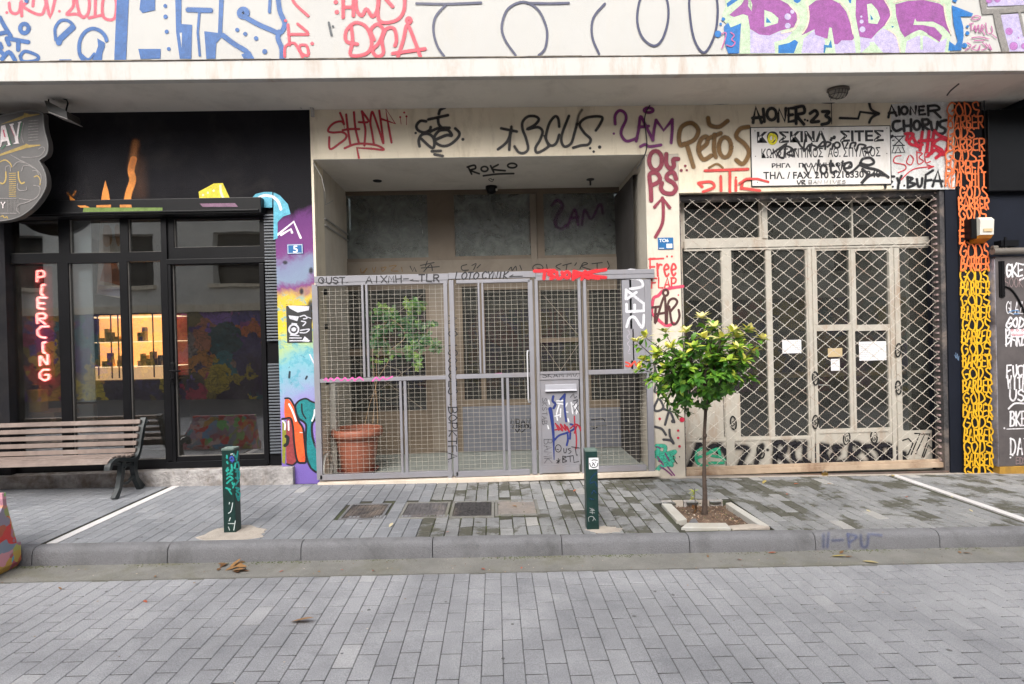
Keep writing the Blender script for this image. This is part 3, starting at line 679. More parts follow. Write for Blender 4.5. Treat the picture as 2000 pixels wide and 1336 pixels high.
# poster hanging inside
p = [U(197, 432, .35), U(234, 432, .35), U(243, 432, .35), U(262, 585, .35), U(190, 575, .35)]
b = B(); b.prism([U(196, 432, .35), U(236, 433, .35), U(240, 583, .35), U(189, 574, .35)], (0, .006, 0))
po = O('portrait_poster', b, M['white_plastic'], None, 'slanted photo poster with skin tones hanging inside the shop window', 'poster')
ink = Ink((1, .3495, -1), (0, 400), 6.071, .002)
ink.fill('1185,900 1235,700 1290,660 1380,690 1420,800 1420,960 1290,920'); ink.done((190, 110, 60), .05, po, 'orange brown shoulder shape', name='print')
ink.fill([(1230, 250), (1290, 240), (1330, 330), (1320, 460), (1260, 500), (1220, 420)], True).fill([(1360, 260), (1420, 250), (1420, 480), (1380, 450)], True); ink.done((205, 160, 115), .05, po, 'faces on the poster', name='print')
ink.fill('1170,945 1440,985 1440,1090 1150,1060'); ink.done((150, 155, 185), .05, po, 'lilac band under the picture', name='print')
# lit display cabinet
YCB = 1.15
h = RX(176, 612, 322, 738, Y=YCB); h2 = RX(176, 612, 322, 726, Y=YCB)
dc = E_('display_cabinet', ((h[0]+h[1])/2, YCB+.2, .2), 'warmly lit glass display cabinet with jewellery shelves inside the shop', 'display cabinet')
WL = emis('warm_backlight', (1, .50, .17), .62)
xm = U(238, 670, YCB).x+.35
b = B(); b.box(h[0]-.1, xm, YCB+.30, YCB+.31, h[2], h[3]); O('lit_back', b, WL, dc)
b = B(); b.box(xm+.002, h[1]+.1, YCB+.30, YCB+.31, h[2], h[3]); O('side_panel', b, surf('dark_red', (.25, .03, .03), .3, 6, .6, None), dc)
ws = emis('lit_shelf', (1, .75, .45), .9)
for pz in (618, 668, 717):
    z = U(210, pz, YCB).z; b = B(); b.box(h[0]-.1, h[1]+.1, YCB, YCB+.3, z-.008, z, .002); O('shelf', b, ws, dc)
b = B(); b.box(h[0]-.1, h[1]+.1, YCB, YCB+.01, h[2]-.02, h[2]+.12); O('front_strip', b, emis('lit_front', (1, .60, .28), .5), dc)
b = B()
for px_ in (192, 218, 232, 300): x_ = U(px_, 670, YCB).x; b = B(); b.box(x_-.006, x_+.006, YCB-.01, YCB-.001, h[2], h[3]); O('upright', b, M['old_iron'], dc)
b = B(); b.box(h[0]-.1, h[1]+.1, YCB+.0, YCB+.3, .21, h[2]-.03); O('base', b, M['dark_room'], dc)
for i in range(34):
    x_ = random.uniform(h[0], h[1]); z = U(210, random.choice((668, 717, 727)), YCB).z; b = B(); b.box(x_, x_+random.uniform(.03, .07), YCB+.08, YCB+.14, z+.001, z+random.uniform(.03, .17), .004)
    O('jewellery_box', b, random.choice((M['dark_room'], M['wood_shelf'], M['brass'])), dc)
# yellow bag and table
b = B(); h = RX(43, 762, 78, 806, Y=.2); b.box(h[0], h[1], .2, .30, h[2], h[3], .01); b.tube([(h[0]+.03, .25, h[3]), (h[0]+.04, .25, h[3]+.05), (h[1]-.04, .25, h[3]+.05), (h[1]-.03, .25, h[3])], .004, 6)
O('yellow_bag', b, M['yellow'], None, 'small bright yellow bag below the neon sign in the window', 'bag')
b = B(); t = RX(36, 807, 110, 811, Y=.2); b.box(t[0], t[1], .17, .6, t[2]-.02, h[2]-.001, .005)
for xx in (t[0]+.03, t[1]-.06):
    for yy in (.2, .55): b.box(xx, xx+.03, yy, yy+.03, .205, t[2]-.02)
O('window_table', b, M['wood_shelf'], None, 'low wooden table holding the yellow bag inside the shop', 'table')

# ================================================================ MESH GATE
YG = -.035
qs = lambda *a: RX(*a, Y=YG, o=(600, 500), s=2.7027)
gate = E_('mesh_gate', (-.05, YG, .055), 'grey metal gate with wire mesh panels across the building entrance', 'gate')
T = .035
b = B()
bars = [  # (x0,y0,x1,y1, extra thickness)
 (40, 101, 745, 135, .004), (45, 136, 742, 152, 0), (40, 152, 70, 1180, 0), (70, 1143, 770, 1172, .0), (70, 640, 735, 660, 0),
 (292, 152, 304, 640, 0), (314, 152, 326, 640, 0), (492, 660, 505, 1143, 0), (515, 660, 530, 1143, 0), (732, 136, 752, 1172, .003),
 (1205, 76, 1830, 100, .004), (1205, 101, 1830, 124, 0), (1212, 124, 1228, 1150, .003), (1438, 124, 1453, 1145, 0), (1467, 124, 1482, 1145, 0), (1790, 124, 1822, 1140, .003),
 (1229, 608, 1437, 622, 0), (1229, 640, 1437, 652, 0), (1229, 1104, 1437, 1142, 0), (1483, 598, 1789, 622, 0), (1483, 1106, 1789, 1136, 0), (746, 86, 1204, 118, .004)]
for x0, y0, x1, y1, t in bars:
    h = qs(x0, y0, x1, y1); b.box(h[0], h[1], YG-T/2-t, YG+T/2, h[2], h[3], .003)
gf = O('gate_frame', b, M['gate_grey'], gate)
b = B()
for x0, y0, x1, y1 in [(762, 128, 786, 1160), (1176, 128, 1200, 1150), (787, 124, 1175, 142), (787, 620, 1175, 643), (787, 1130, 1175, 1158), (905, 143, 915, 620), (925, 143, 935, 620), (1030, 643, 1042, 1130), (1056, 643, 1070, 1130)]:
    h = qs(x0, y0, x1, y1); b.box(h[0], h[1], YG-T/2-.006, YG+T/2-.003, h[2], h[3], .003)
gl = O('gate_leaf', b, M['gate_grey'], gate, 'narrow opening leaf of the mesh gate')
b = B()
h = qs(1665, 125, 1789, 598); b.box(h[0], qs(1706, 0, 1706, 1)[0], YG-.006, YG+.004, h[2], h[3])
k1, k2_ = qs(1707, 385, 1725, 552)[:2]; zz = qs(1707, 385, 1725, 552)[2:]
b.box(k1, k2_, YG-.006, YG+.004, h[2], zz[0]); b.box(k1, k2_, YG-.006, YG+.004, zz[1], h[3]); b.box(k2_+.0, h[1], YG-.006, YG+.004, h[2], h[3])
gp = O('solid_panel', b, M['gate_grey'], gate)
h = qs(1229, 653, 1437, 1103); b = B(); b.box(h[0], h[1], YG-.010, YG+.004, h[2], h[3]); gb = O('letterbox_panel', b, M['gate_grey'], gate)
h = qs(1229, 622, 1437, 640); b = B(); b.box(h[0], h[1], YG-.010, YG+.004, h[2], h[3]); gs = O('name_strip', b, M['gate_grey'], gate)
h = qs(1255, 676, 1420, 708); b = B(); b.box(h[0], h[1], YG-.030, YG-.0105, h[2]+.006, h[3], .004)
b.prism([(h[0], YG-.0305, h[2]+.010), (h[0], YG-.040, h[2]-.006), (h[0], YG-.034, h[2]-.008), (h[0], YG-.0105, h[2]+.002)], (h[1]-h[0], 0, 0))
O('letterbox', b, surf('letterbox_metal', (.36, .36, .40), .05, 8, .4, None), gate)
hx = U(600+1165/2.7027, 500+640/2.7027, YG).x; za, zb = qs(1150, 500, 1190, 770)[3], qs(1150, 500, 1190, 770)[2]
b = B(); b.tube([(hx+.022, YG-.02, za), (hx-.0, YG-.05, za), (hx-.004, YG-.055, za-.03), (hx-.004, YG-.055, zb+.03), (hx, YG-.05, zb), (hx+.022, YG-.02, zb)], .0075, 8)
O('gate_handle', b, surf('pale_handle', (.5, .5, .52), .05, 8, .35, None), gate, smooth=True)
# wire mesh
def wiremesh(h, name, par):
    b = B(); x0, x1, z0, z1 = h; r = .0014; rnd = random.Random(int(abs(x0*1000)))
    X = math.ceil(x0/.0575)*.0575
    while X < x1:
        n = 14; ph = rnd.uniform(0, 6); b.tube([(X+.0012*sin(ph+i*1.1), YG+.012, z0+(z1-z0)*i/n) for i in range(n+1)], r, 4, False); X += .0575
    Z = math.ceil(z0/.0425)*.0425
    while Z < z1:
        n = max(4, int((x1-x0)/.06)); ph = rnd.uniform(0, 6); am = rnd.uniform(.0006, .0022)
        b.tube([(x0+(x1-x0)*i/n, YG+.015, Z+am*sin(ph+i*1.3)) for i in range(n+1)], r, 4, False); Z += .0425
    return O(name, b, M['wire'], par)
for a in [(70, 152, 292, 640), (326, 152, 732, 640), (70, 660, 492, 1143), (530, 660, 732, 1143), (1229, 124, 1438, 608), (1482, 124, 1668, 598), (1482, 622, 1790, 1106),
          (786, 142, 905, 620), (935, 142, 1176, 620), (786, 643, 1030, 1130), (1070, 643, 1176, 1130)]:
    wiremesh(qs(*a), 'wire_mesh', gate)

# ================================================================ LATTICE SHUTTER
YS = .075
ls = E_('lattice_shutter', (3.26, YS, -.05), 'closed rusty diamond lattice shutter in front of the cream shop doors', 'shutter')
ns_ = (1320+325/6.667, 360+487/6.667); nA = U(*ns_, YS)
px_w = (U(1320+1913/6.667, 360+598/6.667, YS).x-U(1320+222/6.667, 360+570/6.667, YS).x)/8
pz_h = px_w*.80
x_a, x_b = 1.905, 4.575; z_b = .045; z_t = 2.86
b = B(); st = B(); r = .0028
i0 = int((x_a-nA.x)/px_w)-1; i1 = int((x_b-nA.x)/px_w)+2
j0 = int((z_b-nA.z)/pz_h)-2; j1 = int((z_t-nA.z)/pz_h)+2
rnd = random.Random(11); jx = {}
def node(i, j):                   # half-cell indices
    if (i, j) not in jx: jx[(i, j)] = (rnd.uniform(-.003, .003), rnd.uniform(-.003, .003))
    d = jx[(i, j)]; return nA.x+i*px_w/2+d[0], nA.z+j*pz_h/2+d[1]
def inside(p): return x_a-.02 <= p[0] <= x_b+.02 and z_b <= p[1] <= z_t
for i in range(2*i0, 2*i1):
    for j in range(2*j0, 2*j1):
        if (i+j) % 2: continue
        p = node(i, j)
        if inside(p): b.add([(p[0]+dx*.0062, YS-.005+dy*.004, p[1]+dz*.0055) for dx, dy, dz in ((-1, 0, -1), (1, 0, -1), (1, 0, 1), (-1, 0, 1), (-.5, -1, -.5), (.5, -1, -.5), (.5, -1, .5), (-.5, -1, .5))], [(4, 5, 6, 7), (0, 1, 5, 4), (1, 2, 6, 5), (2, 3, 7, 6), (3, 0, 4, 7)])
        for dj in (-1, 1):
            n_ = node(i+1, j+dj)
            if not (inside(p) and inside(n_)): continue
            pts = []
            for t, o in ((0, 0), (.1, .0015), (.26, -.0035), (.42, .002), (.58, -.002), (.74, .0035), (.9, -.0015), (1, 0)):
                dx, dz = n_[0]-p[0], n_[1]-p[1]; L = math.hypot(dx, dz)
                pts.append((p[0]+dx*t-dz/L*o*1.3, YS+.003*dj, p[1]+dz*t+dx/L*o*1.3))
            b.tube(pts, r, 4, False)
O('lattice', b, M['lattice'], ls)
b = B(); b.box(1.9, 4.60, YS-.035, YS+.02, -.035, .018, .004); b.box(1.9, 4.60, YS-.012, YS+.012, .0185, .046, .003); O('bottom_bar', b, M['rust_bar'], ls)
b = B(); b.tube([(1.89, YS-.055, -.05), (4.61, YS-.055, -.075)], .014, 8); O('bottom_tube', b, surf('dark_tube', (.09, .065, .055), .3, 10, .6, None, (.2, .1, .05), .6), ls)
b = B(); b.box(4.578, 4.6245, .02, .14, -.08, 2.82); O('side_rail', b, M['old_iron'], ls); b = B(); b.box(1.8855, 1.90, .03, .13, -.04, 2.82); O('side_rail', b, M['old_iron'], ls)
b = B(); z = 0.
while z < 2.8:
    b.box(4.556, 4.577, YS-.02, YS+.015, z, z+.018); b.box(1.901, 1.915, YS-.02, YS+.015, z+.02, z+.035); z += .0655*(1 if z else .5)
O('rail_lug', b, surf('pinkish_lug', (.30, .22, .21), .3, 20, .7, None), ls)
b = B(); b.tube([(1.89, .11, 2.80), (4.62, .11, 2.80)], .05, 12); O('roller_tube', b, M['old_iron'], ls)
pp = U(1610, 926, YS-.08); b = B(); b.box(pp.x-.028, pp.x+.028, YS-.10, YS-.075, pp.z-.022, pp.z+.018, .005)
pdl = O('padlock', b, M['brass'], None, 'small brass padlock at the foot of the lattice shutter', 'padlock')
b = B(); b.tube([(pp.x+.018*cos(t), YS-.0875, pp.z+.018+.026*sin(t)) for t in [pi*k/8 for k in range(9)]], .004, 6); O('shackle', b, M['steel'], pdl)
# papers taped inside the doors
def paper(px0, py0, px1, py1, lab, mat=None, lines=5, Y=YB+.012, mark=True):
    h = RX(px0, py0, px1, py1, Y=Y); b = B(); b.box(h[0], h[1], Y-.001, Y, h[2], h[3]); o = O('notice', b, mat or M['paper'], None, lab, 'paper notice', 'papers taped inside the cream shop doors')
    if lines:
        b = B(); rnd = random.Random(px0)
        for i in range(lines):
            z = h[3]-(h[3]-h[2])*(.14+.74*i/lines); xx = h[0]+.012
            while xx < h[1]-.02:
                wd = rnd.uniform(.01, .03); b.box(xx, min(xx+wd, h[1]-.008), Y-.0016, Y-.0012, z-.0016, z+.0016); xx += wd+.005
        O('print', b, surf('grey_print', (.25, .25, .3), .05, 9, .8, None), o)
paper(1528, 664, 1565, 690, 'small white notice on the third door light from the left')
paper(1678, 667, 1731, 704, 'largest white notice, with lines of print, on the right door leaf', lines=7)
paper(1617, 680, 1645, 697, 'brown card notice in the middle of the shop doors', M['card'], 0)
paper(1623, 701, 1640, 724, 'narrow white slip just below the brown card', lines=3)

# ================================================================ NEIGHBOUR, RIGHT
nb = E_('neighbouring_building', (7, .5, -.2), 'dark painted neighbouring shop front at the right with a pipe across it', 'building')
b = B(); b.box(XG1+.002, 9, .02, .4, -.3, 3.6195); O('wall', b, M['navy_black'], nb)
b = B(); h = RX(1930, 196, 2000, 372, Y=0); b.box(XG1+.03, 9, -.05, .0195, h[2]-.02, 3.60, .01); O('sign_band', b, M['black_metal'], nb)
h = RX(1935, 484, 2000, 497, Y=-.09); b = B(); b.tube([(XG1+.01, -.09, (h[2]+h[3])/2), (9, -.09, (h[2]+h[3])/2)], .034, 14); b.tube([(XG1+.01, -.09, h[3]+.005), (XG1+.06, -.09, h[3]+.005)], .02, 8); O('pipe', b, surf('brown_pipe', (.13, .115, .10), .1, 4, .4, None), nb, smooth='angle')
h = RX(1950, 470, 1985, 482, Y=-.03); b = B(); b.box(h[0], h[1], -.06, .019, h[2], h[3]); b.box(h[0]+.03, h[0]+.05, -.07, -.0605, h[2]-.03, h[3]+.03); O('bracket', b, M['black_metal'], nb)
# graffiti-covered metal cabinet door
YK = -.06
XK = U(1937, 700, 0).x
ck = E_('metal_cabinet', (5.6, 0, -.1), 'grey metal kiosk cabinet covered in white marker tags at the far right', 'cabinet')
h = RX(1948, 500, 2000, 905, Y=YK)
cb = surf('cabinet_paint', (.085, .075, .075), .2, 6, .45, (60, .1, .001), (.14, .12, .12), .5)
b = B(); b.box(h[0], 6.6, YK, .015, -.02, h[3], .006); cbo = O('cabinet_body', b, cb, ck)
b = B(); h3 = RX(1937, 505, 1947, 905, Y=YK); b.box(XK, h[0]-.013, YK+.01, .015, -.02, h[3]-.02, .004); b.box(h[0]-.012, h[0]-.004, YK-.0, YK+.0095, -.02, h[3]-.03)
sp = O('side_post', b, surf('streaky_post', (.25, .24, .27), .5, 9, .5, None, (.03, .02, .03), .9), ck)
b = B(); h4 = RX(1952, 510, 1962, 580, Y=YK-.01); b.box(h4[0], h4[1], YK-.014, YK-.0005, h4[2], h4[3]); b.tube([((h4[0]+h4[1])/2, YK-.016, h4[2]), ((h4[0]+h4[1])/2, YK-.016, h4[3])], .01, 8); O('hinge', b, M['black_metal'], ck)
b = B(); b.box(XK-.005, 6.6, YK-.01, .012, -.13, -.0205, .004); O('cabinet_foot', b, surf('dull_orange', (.36, .20, .03), .25, 9, .6, (60, .3, .003), (.08, .06, .04), .6), ck, 'orange yellow foot of the cabinet')
b = B(); b.tube([U(1962+t*4, 560+t*t*.55, YK-.006) for t in range(11)], .01, 6); O('curved_rim', b, M['black_metal'], ck)
ink = Ink((1, YK, -1), (1900, 480), 2.97, .002)
ink.word('GKET', 190, 105, 330, 175, 9, jit=1.4).S('175,130 180,160;270,200 300,185', 9)
ink.word('GODS', 190, 415, 330, 475, 9, slant=.3, jit=1.5).word('BARBER', 190, 490, 370, 575, 8, jit=1.8)
ink.word('FUCK', 195, 695, 320, 760, 8, jit=1.3, rise=-.05).word('WITH', 195, 758, 315, 825, 8, jit=1.3, rise=.05).word('US', 210, 835, 300, 900, 9)
ink.S('205,945 240,915 297,915', 9).word('BKE', 212, 960, 310, 1045, 9).S('.180,1058,6;195,1063 297,1060', 5).word('DAT', 212, 1115, 330, 1210, 8).S('.215,1228,6;.228,1215,6', 8)
ink.word('GLAZ', 190, 325, 290, 395, 4); ink.done((225, 222, 225), .2, cbo, 'white marker words down the cabinet door')
ink.word('SOOK', 180, 185, 290, 240, 3).word('EDS', 245, 1225, 310, 1265, 4); ink.done((150, 130, 130), .2, cbo, 'faint scratched tag near the top')
ink.S('205,385 240,375 265,380;235,395 265,395', 4); ink.done((90, 140, 190), .2, cbo, 'short pale blue scribble')
h = RX(1974, 643, 2003, 657, Y=YK-.003); b = B(); b.box(h[0], h[1]+.05, YK-.003, YK-.0005, h[2]-.01, h[3]); stk = O('sticker', b, M['paper'], ck, 'small white sticker with three red marks')
ink = Ink((1, YK-.003, -1), (1900, 480), 2.97, .0006); ink.S('o 228,490,6,6;o 258,490,6,6;o 288,490,6,6;!222,513 295,513;!226,521 290,521', 2.5); ink.done((190, 60, 80), .1, stk, 'red marks', name='print')
# alarm box
ab = E_('alarm_box', (U(1918, 450, -.1).x, -.05, U(1918, 450, -.1).z), 'white and orange alarm box on the tagged column', 'alarm box')
f = [U(1913, 424, -.14), U(1940, 423, -.14), U(1941, 462, -.14), U(1914, 466, -.14)]
x0, x1 = f[0].x, f[1].x; z1, z0 = f[0].z, f[2].z
b = B(); b.prism([(x0, -.02, z0), (x0, -.14, z0+.02), (x0, -.15, z1-.03), (x0, -.12, z1), (x0, -.02, z1)], (x1-x0, 0, 0)); O('housing', b, M['white_plastic'], ab)
b = B(); b.prism([(x0, -.02, z0-.05), (x0, -.11, z0-.012), (x0, -.138, z0+.019), (x0, -.02, z0-.001)], (x1-x0, 0, 0)); O('strobe', b, surf('orange_lens', (.6, .22, .02), .1, 9, .3, None), ab)
b = B(); b.box(x0-.055, x0-.001, -.11, -.013, z0-.01, z1-.005, .004); O('back_box', b, M['black_metal'], ab)
b = B(); b.box(x0+.03, x1-.02, -.1515, -.1502, z0+.05, z0+.08); O('label_strip', b, M['card'], ab)

# ================================================================ BUILDING OPPOSITE (mirrored in the glass)
op = E_('building_across_street', (0, -9.5, -.1), 'muralled building across the street seen mirrored in the shop glass', 'building')
m, nt, p = newmat('street_mural'); P = pos(nt)
vo = nt.nodes.new('ShaderNodeTexVoronoi'); vo.inputs['Scale'].default_value = 1.5; vo.feature = 'F1'; vo.inputs['Randomness'].default_value = 1
wv = nt.nodes.new('ShaderNodeVectorMath'); wv.operation = 'ADD'; nn = nt.nodes.new('ShaderNodeTexNoise'); nn.inputs['Scale'].default_value = 1.4; nt.links.new(P, nn.inputs['Vector'])
sc2 = nt.nodes.new('ShaderNodeVectorMath'); sc2.operation = 'SCALE'; sc2.inputs['Scale'].default_value = 2.2; nn.inputs['Detail'].default_value = 4; nn.inputs['Roughness'].default_value = .55; nt.links.new(nn.outputs['Color'], sc2.inputs[0])
nt.links.new(P, wv.inputs[0]); nt.links.new(sc2.outputs[0], wv.inputs[1]); nt.links.new(wv.outputs[0], vo.inputs['Vector'])
sp_ = nt.nodes.new('ShaderNodeSeparateColor'); nt.links.new(vo.outputs['Color'], sp_.inputs[0])
cm = ramp(nt, sp_.outputs[0], [(0, lin((110, 70, 150))), (.14, lin((30, 25, 50))), (.35, lin((230, 200, 30))), (.5, lin((205, 40, 60))), (.62, lin((120, 100, 200))), (.78, lin((20, 20, 25))), (.9, lin((40, 150, 160))), (1, lin((230, 120, 50)))])
cm = mixc(nt, .08, cm, ramp(nt, noise(nt, 3, 6, .7, P, 1.), [(.3, (.05, .03, .08)), (.7, (.42, .32, .45))]))
ed = ramp(nt, noise(nt, 2.2, 5, .7, P, 2.), [(.47, (0, 0, 0)), (.5, (1, 1, 1)), (.53, (0, 0, 0))]); cm = mixc(nt, ed, cm, (.01, .01, .012))
nt.links.new(cm, p.inputs['Base Color'])
b = B(); b.box(-30, 30, -9.9, -9.5, -.8, 2.35); O('mural_wall', b, m, op)
b = B(); b.box(-30, 30, -9.9, -9.42, 2.3505, 2.5515)
O('string_course', b, M['cream'], op)
hol = [(x_, x_+1.3, 3.1, 4.5) for x_ in (-16.3, -13.4, -10.5, -7.6, -4.7, -1.8, 1.1, 4.0, 6.9, 9.8, 12.7)]
b = screen(B(), -30, 30, 2.552, 6.0, -9.9, -9.5, hol); O('stone_wall', b, surf('pale_stone', (.68, .66, .60), .12, 1.2, .9, (9, .5, .02)), op)
for hq in hol:
    b = B(); b.box(hq[0], hq[1], -9.85, -9.8, hq[2], hq[3]); wd = O('window', b, M['black_metal'], op)
    b = B(); b.box(hq[0]-.08, hq[1]+.08, -9.5, -9.38, hq[2]-.1, hq[2]-.002); O('sill', b, M['cream'], wd)

# ================================================================ BENCH
BX = -3.42
bench = E_('park_bench', (-4.35, -.28, gz(-4.35)), 'weathered brown slatted bench with curved dark iron ends before the black shop', 'bench')
def bench_end(x):
    b = B(); g = gz(x)
    def strip(pts, wd, th):
        for i in range(len(pts)-1): pass
        L, R_ = [], []
        for i, p in enumerate(pts):
            a_, c_ = pts[max(i-1, 0)], pts[min(i+1, len(pts)-1)]; t = Vector((c_[0]-a_[0], c_[1]-a_[1])).normalized(); w_ = wd[i] if isinstance(wd, list) else wd
            L.append((p[0]-t.y*w_/2, p[1]+t.x*w_/2)); R_.append((p[0]+t.y*w_/2, p[1]-t.x*w_/2))
        n = len(pts); vs = [(x-th/2, *q_) for q_ in L]+[(x-th/2, *q_) for q_ in R_]+[(x+th/2, *q_) for q_ in L]+[(x+th/2, *q_) for q_ in R_]; fs = []
        for i in range(n-1):
            fs += [(i, i+1, n+i+1, n+i), (2*n+i, 3*n+i, 3*n+i+1, 2*n+i+1), (i, 2*n+i, 2*n+i+1, i+1), (n+i, n+i+1, 3*n+i+1, 3*n+i)]
        fs += [(0, n, 3*n, 2*n), (n-1, 3*n-1, 4*n-1, 2*n-1)]; b.add(vs, fs)
    sp = lambda t: catmull(t, 5)
    strip(sp([(-.545, .335), (-.525, .385), (-.46, .410), (-.36, .395), (-.26, .365), (-.185, .368), (-.135, .43), (-.105, .53), (-.07, .64), (-.03, .725)]), .032, .05)
    strip(sp([(-.48, .385), (-.38, .355), (-.28, .325), (-.18, .335), (-.12, .40), (-.08, .50), (-.045, .62)]), .026, .02)
    strip([(-.36, .37), (-.385, .25), (-.42, .14), (-.475, g+.002)], [.05, .045, .04, .055], .042)
    strip([(-.20, .36), (-.205, .26), (-.18, .17), (-.105, g+.002)], [.06, .045, .045, .07], .042)
    strip(sp([(-.40, .19), (-.32, .165), (-.25, .19), (-.19, .24)]), .022, .022)
    strip([(-.36, .31), (-.36, .255)], .03, .03); b.tube([(x-.03, -.362, .325), (x+.034, -.362, .325)], .011, 10); b.tube([(x-.03, -.03, .685), (x+.036, -.03, .685)], .012, 10)
    return b
for x_ in (BX, BX-1.85): O('bench_end', bench_end(x_), M['iron_green'], bench)
wood = surf('weathered_wood', (.185, .14, .12), .25, 7, .7, (90, .3, .002), (.34, .29, .26), .6)
for (y_, z_, tl) in ((-.050, .695, 18), (-.073, .632, 16), (-.094, .568, 14), (-.112, .503, 12), (-.13, .438, 10)):
    b = B(); b.box(BX-1.85, BX-.004, -.016, .008, -.021, .021, .004); t = radians(tl)
    b.v = [(v[0]+.0, y_-.024+v[1]*cos(t)+v[2]*sin(t), z_+v[2]*cos(t)-v[1]*sin(t)) for v in b.v]; O('back_slat', b, wood, bench)
for (y_, z_, tl) in ((-.20, .402, 0), (-.262, .398, 4), (-.325, .412, 6), (-.388, .425, 4), (-.455, .430, -6), (-.52, .412, -28)):
    b = B(); b.box(BX-1.85, BX-.004, -.024, .024, -.012, .012, .004); t = radians(tl)
    b.v = [(v[0], y_+v[1]*cos(t)-v[2]*sin(t), z_+v[2]*cos(t)+v[1]*sin(t)*-1) for v in b.v]; O('seat_slat', b, wood, bench)

# ================================================================ BOLLARDS
def bollard(x0, x1, y, zt, label, key):
    xc = (x0+x1)/2; wd = .088; g = gz(xc)
    root = E_('bollard', (xc, y+wd/2, g), label, 'bollard', 'square bollards along the kerb')
    b = B(); b.box(xc-wd/2, xc+wd/2, y, y+wd, g-.0, zt, .005); body = O('post', b, M['bollard'], root)
    b = B(); b.box(xc-wd/2-.001, xc+wd/2+.001, y-.001, y+wd+.001, zt-.012, zt+.003, .003); O('cap', b, surf('worn_cap'+key, (.12, .17, .15), .3, 20, .5, None), root)
    return root, body, xc, wd
rA, bA, xcA, wA = bollard(-2.005, -1.93, -1.40, .652, 'bollard splashed with turquoise paint standing left of the mesh gate', 'a')
rB, bB, xcB, wB = bollard(.645, .72, -1.47, .572, 'bollard with a white sticker near its top standing before the gate letterbox', 'b')
ink = Ink((1, -1.40, -1), (400, 860), 6.68, .0015)
ink.S('290,200 290,230;290,280 300,300;300,360 285,400 310,385;350,320 360,390;290,500 330,470 360,500 320,530 290,560;360,550 370,575;300,430 360,440;350,380 330,440;400,300 390,360;280,620 330,640', 26).S('310,640 350,700;340,470 370,500;290,450 330,420;390,560 370,620', 20)
ink.done((40, 165, 150), .5, bA, 'turquoise splashes on the front'); ink.S('340,180 375,175 380,200', 12).S('325,810 320,830;365,815 345,920 310,950;335,1010 320,1050;310,1085 390,1085;310,1130 325,1170;400,1050 380,1170', 11)
ink.done((205, 215, 215), .4, bA, 'white scratches near the foot'); ink.S('330,240 350,210 375,240 360,280;340,260 380,260', 20); ink.done((60, 80, 170), .4, bA, 'blue smudge near the top')
class SideInk(Ink):
    def P(s, x, y):
        f = (x-428)/82; Y = -1.40+.004+f*(wA-.008); z = U(400+(430+f*60)/6.68, 860+y/6.68, -1.40+f*wA*.8).z; return Vector((xcA+wA/2+s.d, Y, z))
ink = SideInk((0, 0, 1), (400, 860), 6.68, .0015)
ink.S('485,150 460,260;420,180 460,230;445,300 440,370 495,370 485,290 450,300;440,410 500,410 490,500 440,490;470,420 465,510;485,530 440,580;440,620 500,640 445,660 490,690;440,700 475,790 500,700;450,740 490,740', 24)
ink.done((60, 215, 205), .3, bA, 'turquoise lettering down the side')
h = RX(1150, 894, 1169, 916, Y=-1.47); b = B(); b.box(h[0]-.0, h[1], -1.4725, -1.4705, h[2], h[3]); so_ = O('sticker', b, M['paper'], rB, 'white sticker with a dark drawn face')
ink = Ink((1, -1.4725, -1), (1100, 860), 6.68, .0006); ink.S('375,262 400,255 445,262;345,300 360,340 395,355 440,340 450,300;380,330 395,300 410,330;.385,290,7;.420,285,7', 9); ink.done((40, 42, 52), .2, so_, 'face lines', name='print')
ink = Ink((1, -1.47, -1), (1100, 860), 6.68, .0015); ink.S('345,880 370,900 400,900;350,920 410,915;345,940 410,945;375,885 380,960;335,1060 330,1010 370,990 400,1010 385,1050;395,1000 420,1040', 6); ink.done((170, 175, 175), .3, bB, 'white scribble near the foot')
ink.S('440,420 370,480 350,560 410,540 440,600;370,700 400,650 430,690;340,760 400,770', 16); ink.done((20, 60, 95), .7, bB, 'dark blue tag')

# ================================================================ PAINTED BARRIER (lower left corner)
y2 = KERBF-.012; rb = U(41, 1075, y2).x; cx_ = rb
bz = gz(-3.4)-.12
bar = E_('road_barrier', (cx_-.35, -1.9, bz), 'multicoloured spray-painted plastic road barrier cut by the left edge of the photo', 'barrier')
m, nt, p = newmat('barrier_paint'); P = pos(nt)
vo = nt.nodes.new('ShaderNodeTexVoronoi'); vo.inputs['Scale'].default_value = 11; wv = nt.nodes.new('ShaderNodeVectorMath'); wv.operation = 'ADD'
nn = nt.nodes.new('ShaderNodeTexNoise'); nn.inputs['Scale'].default_value = 6; nt.links.new(P, nn.inputs['Vector']); sc_ = nt.nodes.new('ShaderNodeVectorMath'); sc_.operation = 'SCALE'; sc_.inputs['Scale'].default_value = .35
nt.links.new(nn.outputs['Color'], sc_.inputs[0]); nt.links.new(P, wv.inputs[0]); nt.links.new(sc_.outputs[0], wv.inputs[1]); nt.links.new(wv.outputs[0], vo.inputs['Vector'])
sp_ = nt.nodes.new('ShaderNodeSeparateColor'); nt.links.new(vo.outputs['Color'], sp_.inputs[0])
cm = ramp(nt, sp_.outputs[0], [(0, lin((205, 75, 65))), (.2, lin((215, 60, 60))), (.3, lin((90, 175, 195))), (.45, lin((200, 50, 60))), (.55, lin((100, 205, 120))), (.65, lin((225, 130, 50))), (.78, lin((90, 160, 210))), (.88, lin((230, 150, 150))), (1, lin((190, 190, 190)))])
nt.links.new(cm, p.inputs['Base Color']); p.inputs['Roughness'].default_value = .45
b = B(); H_ = .52
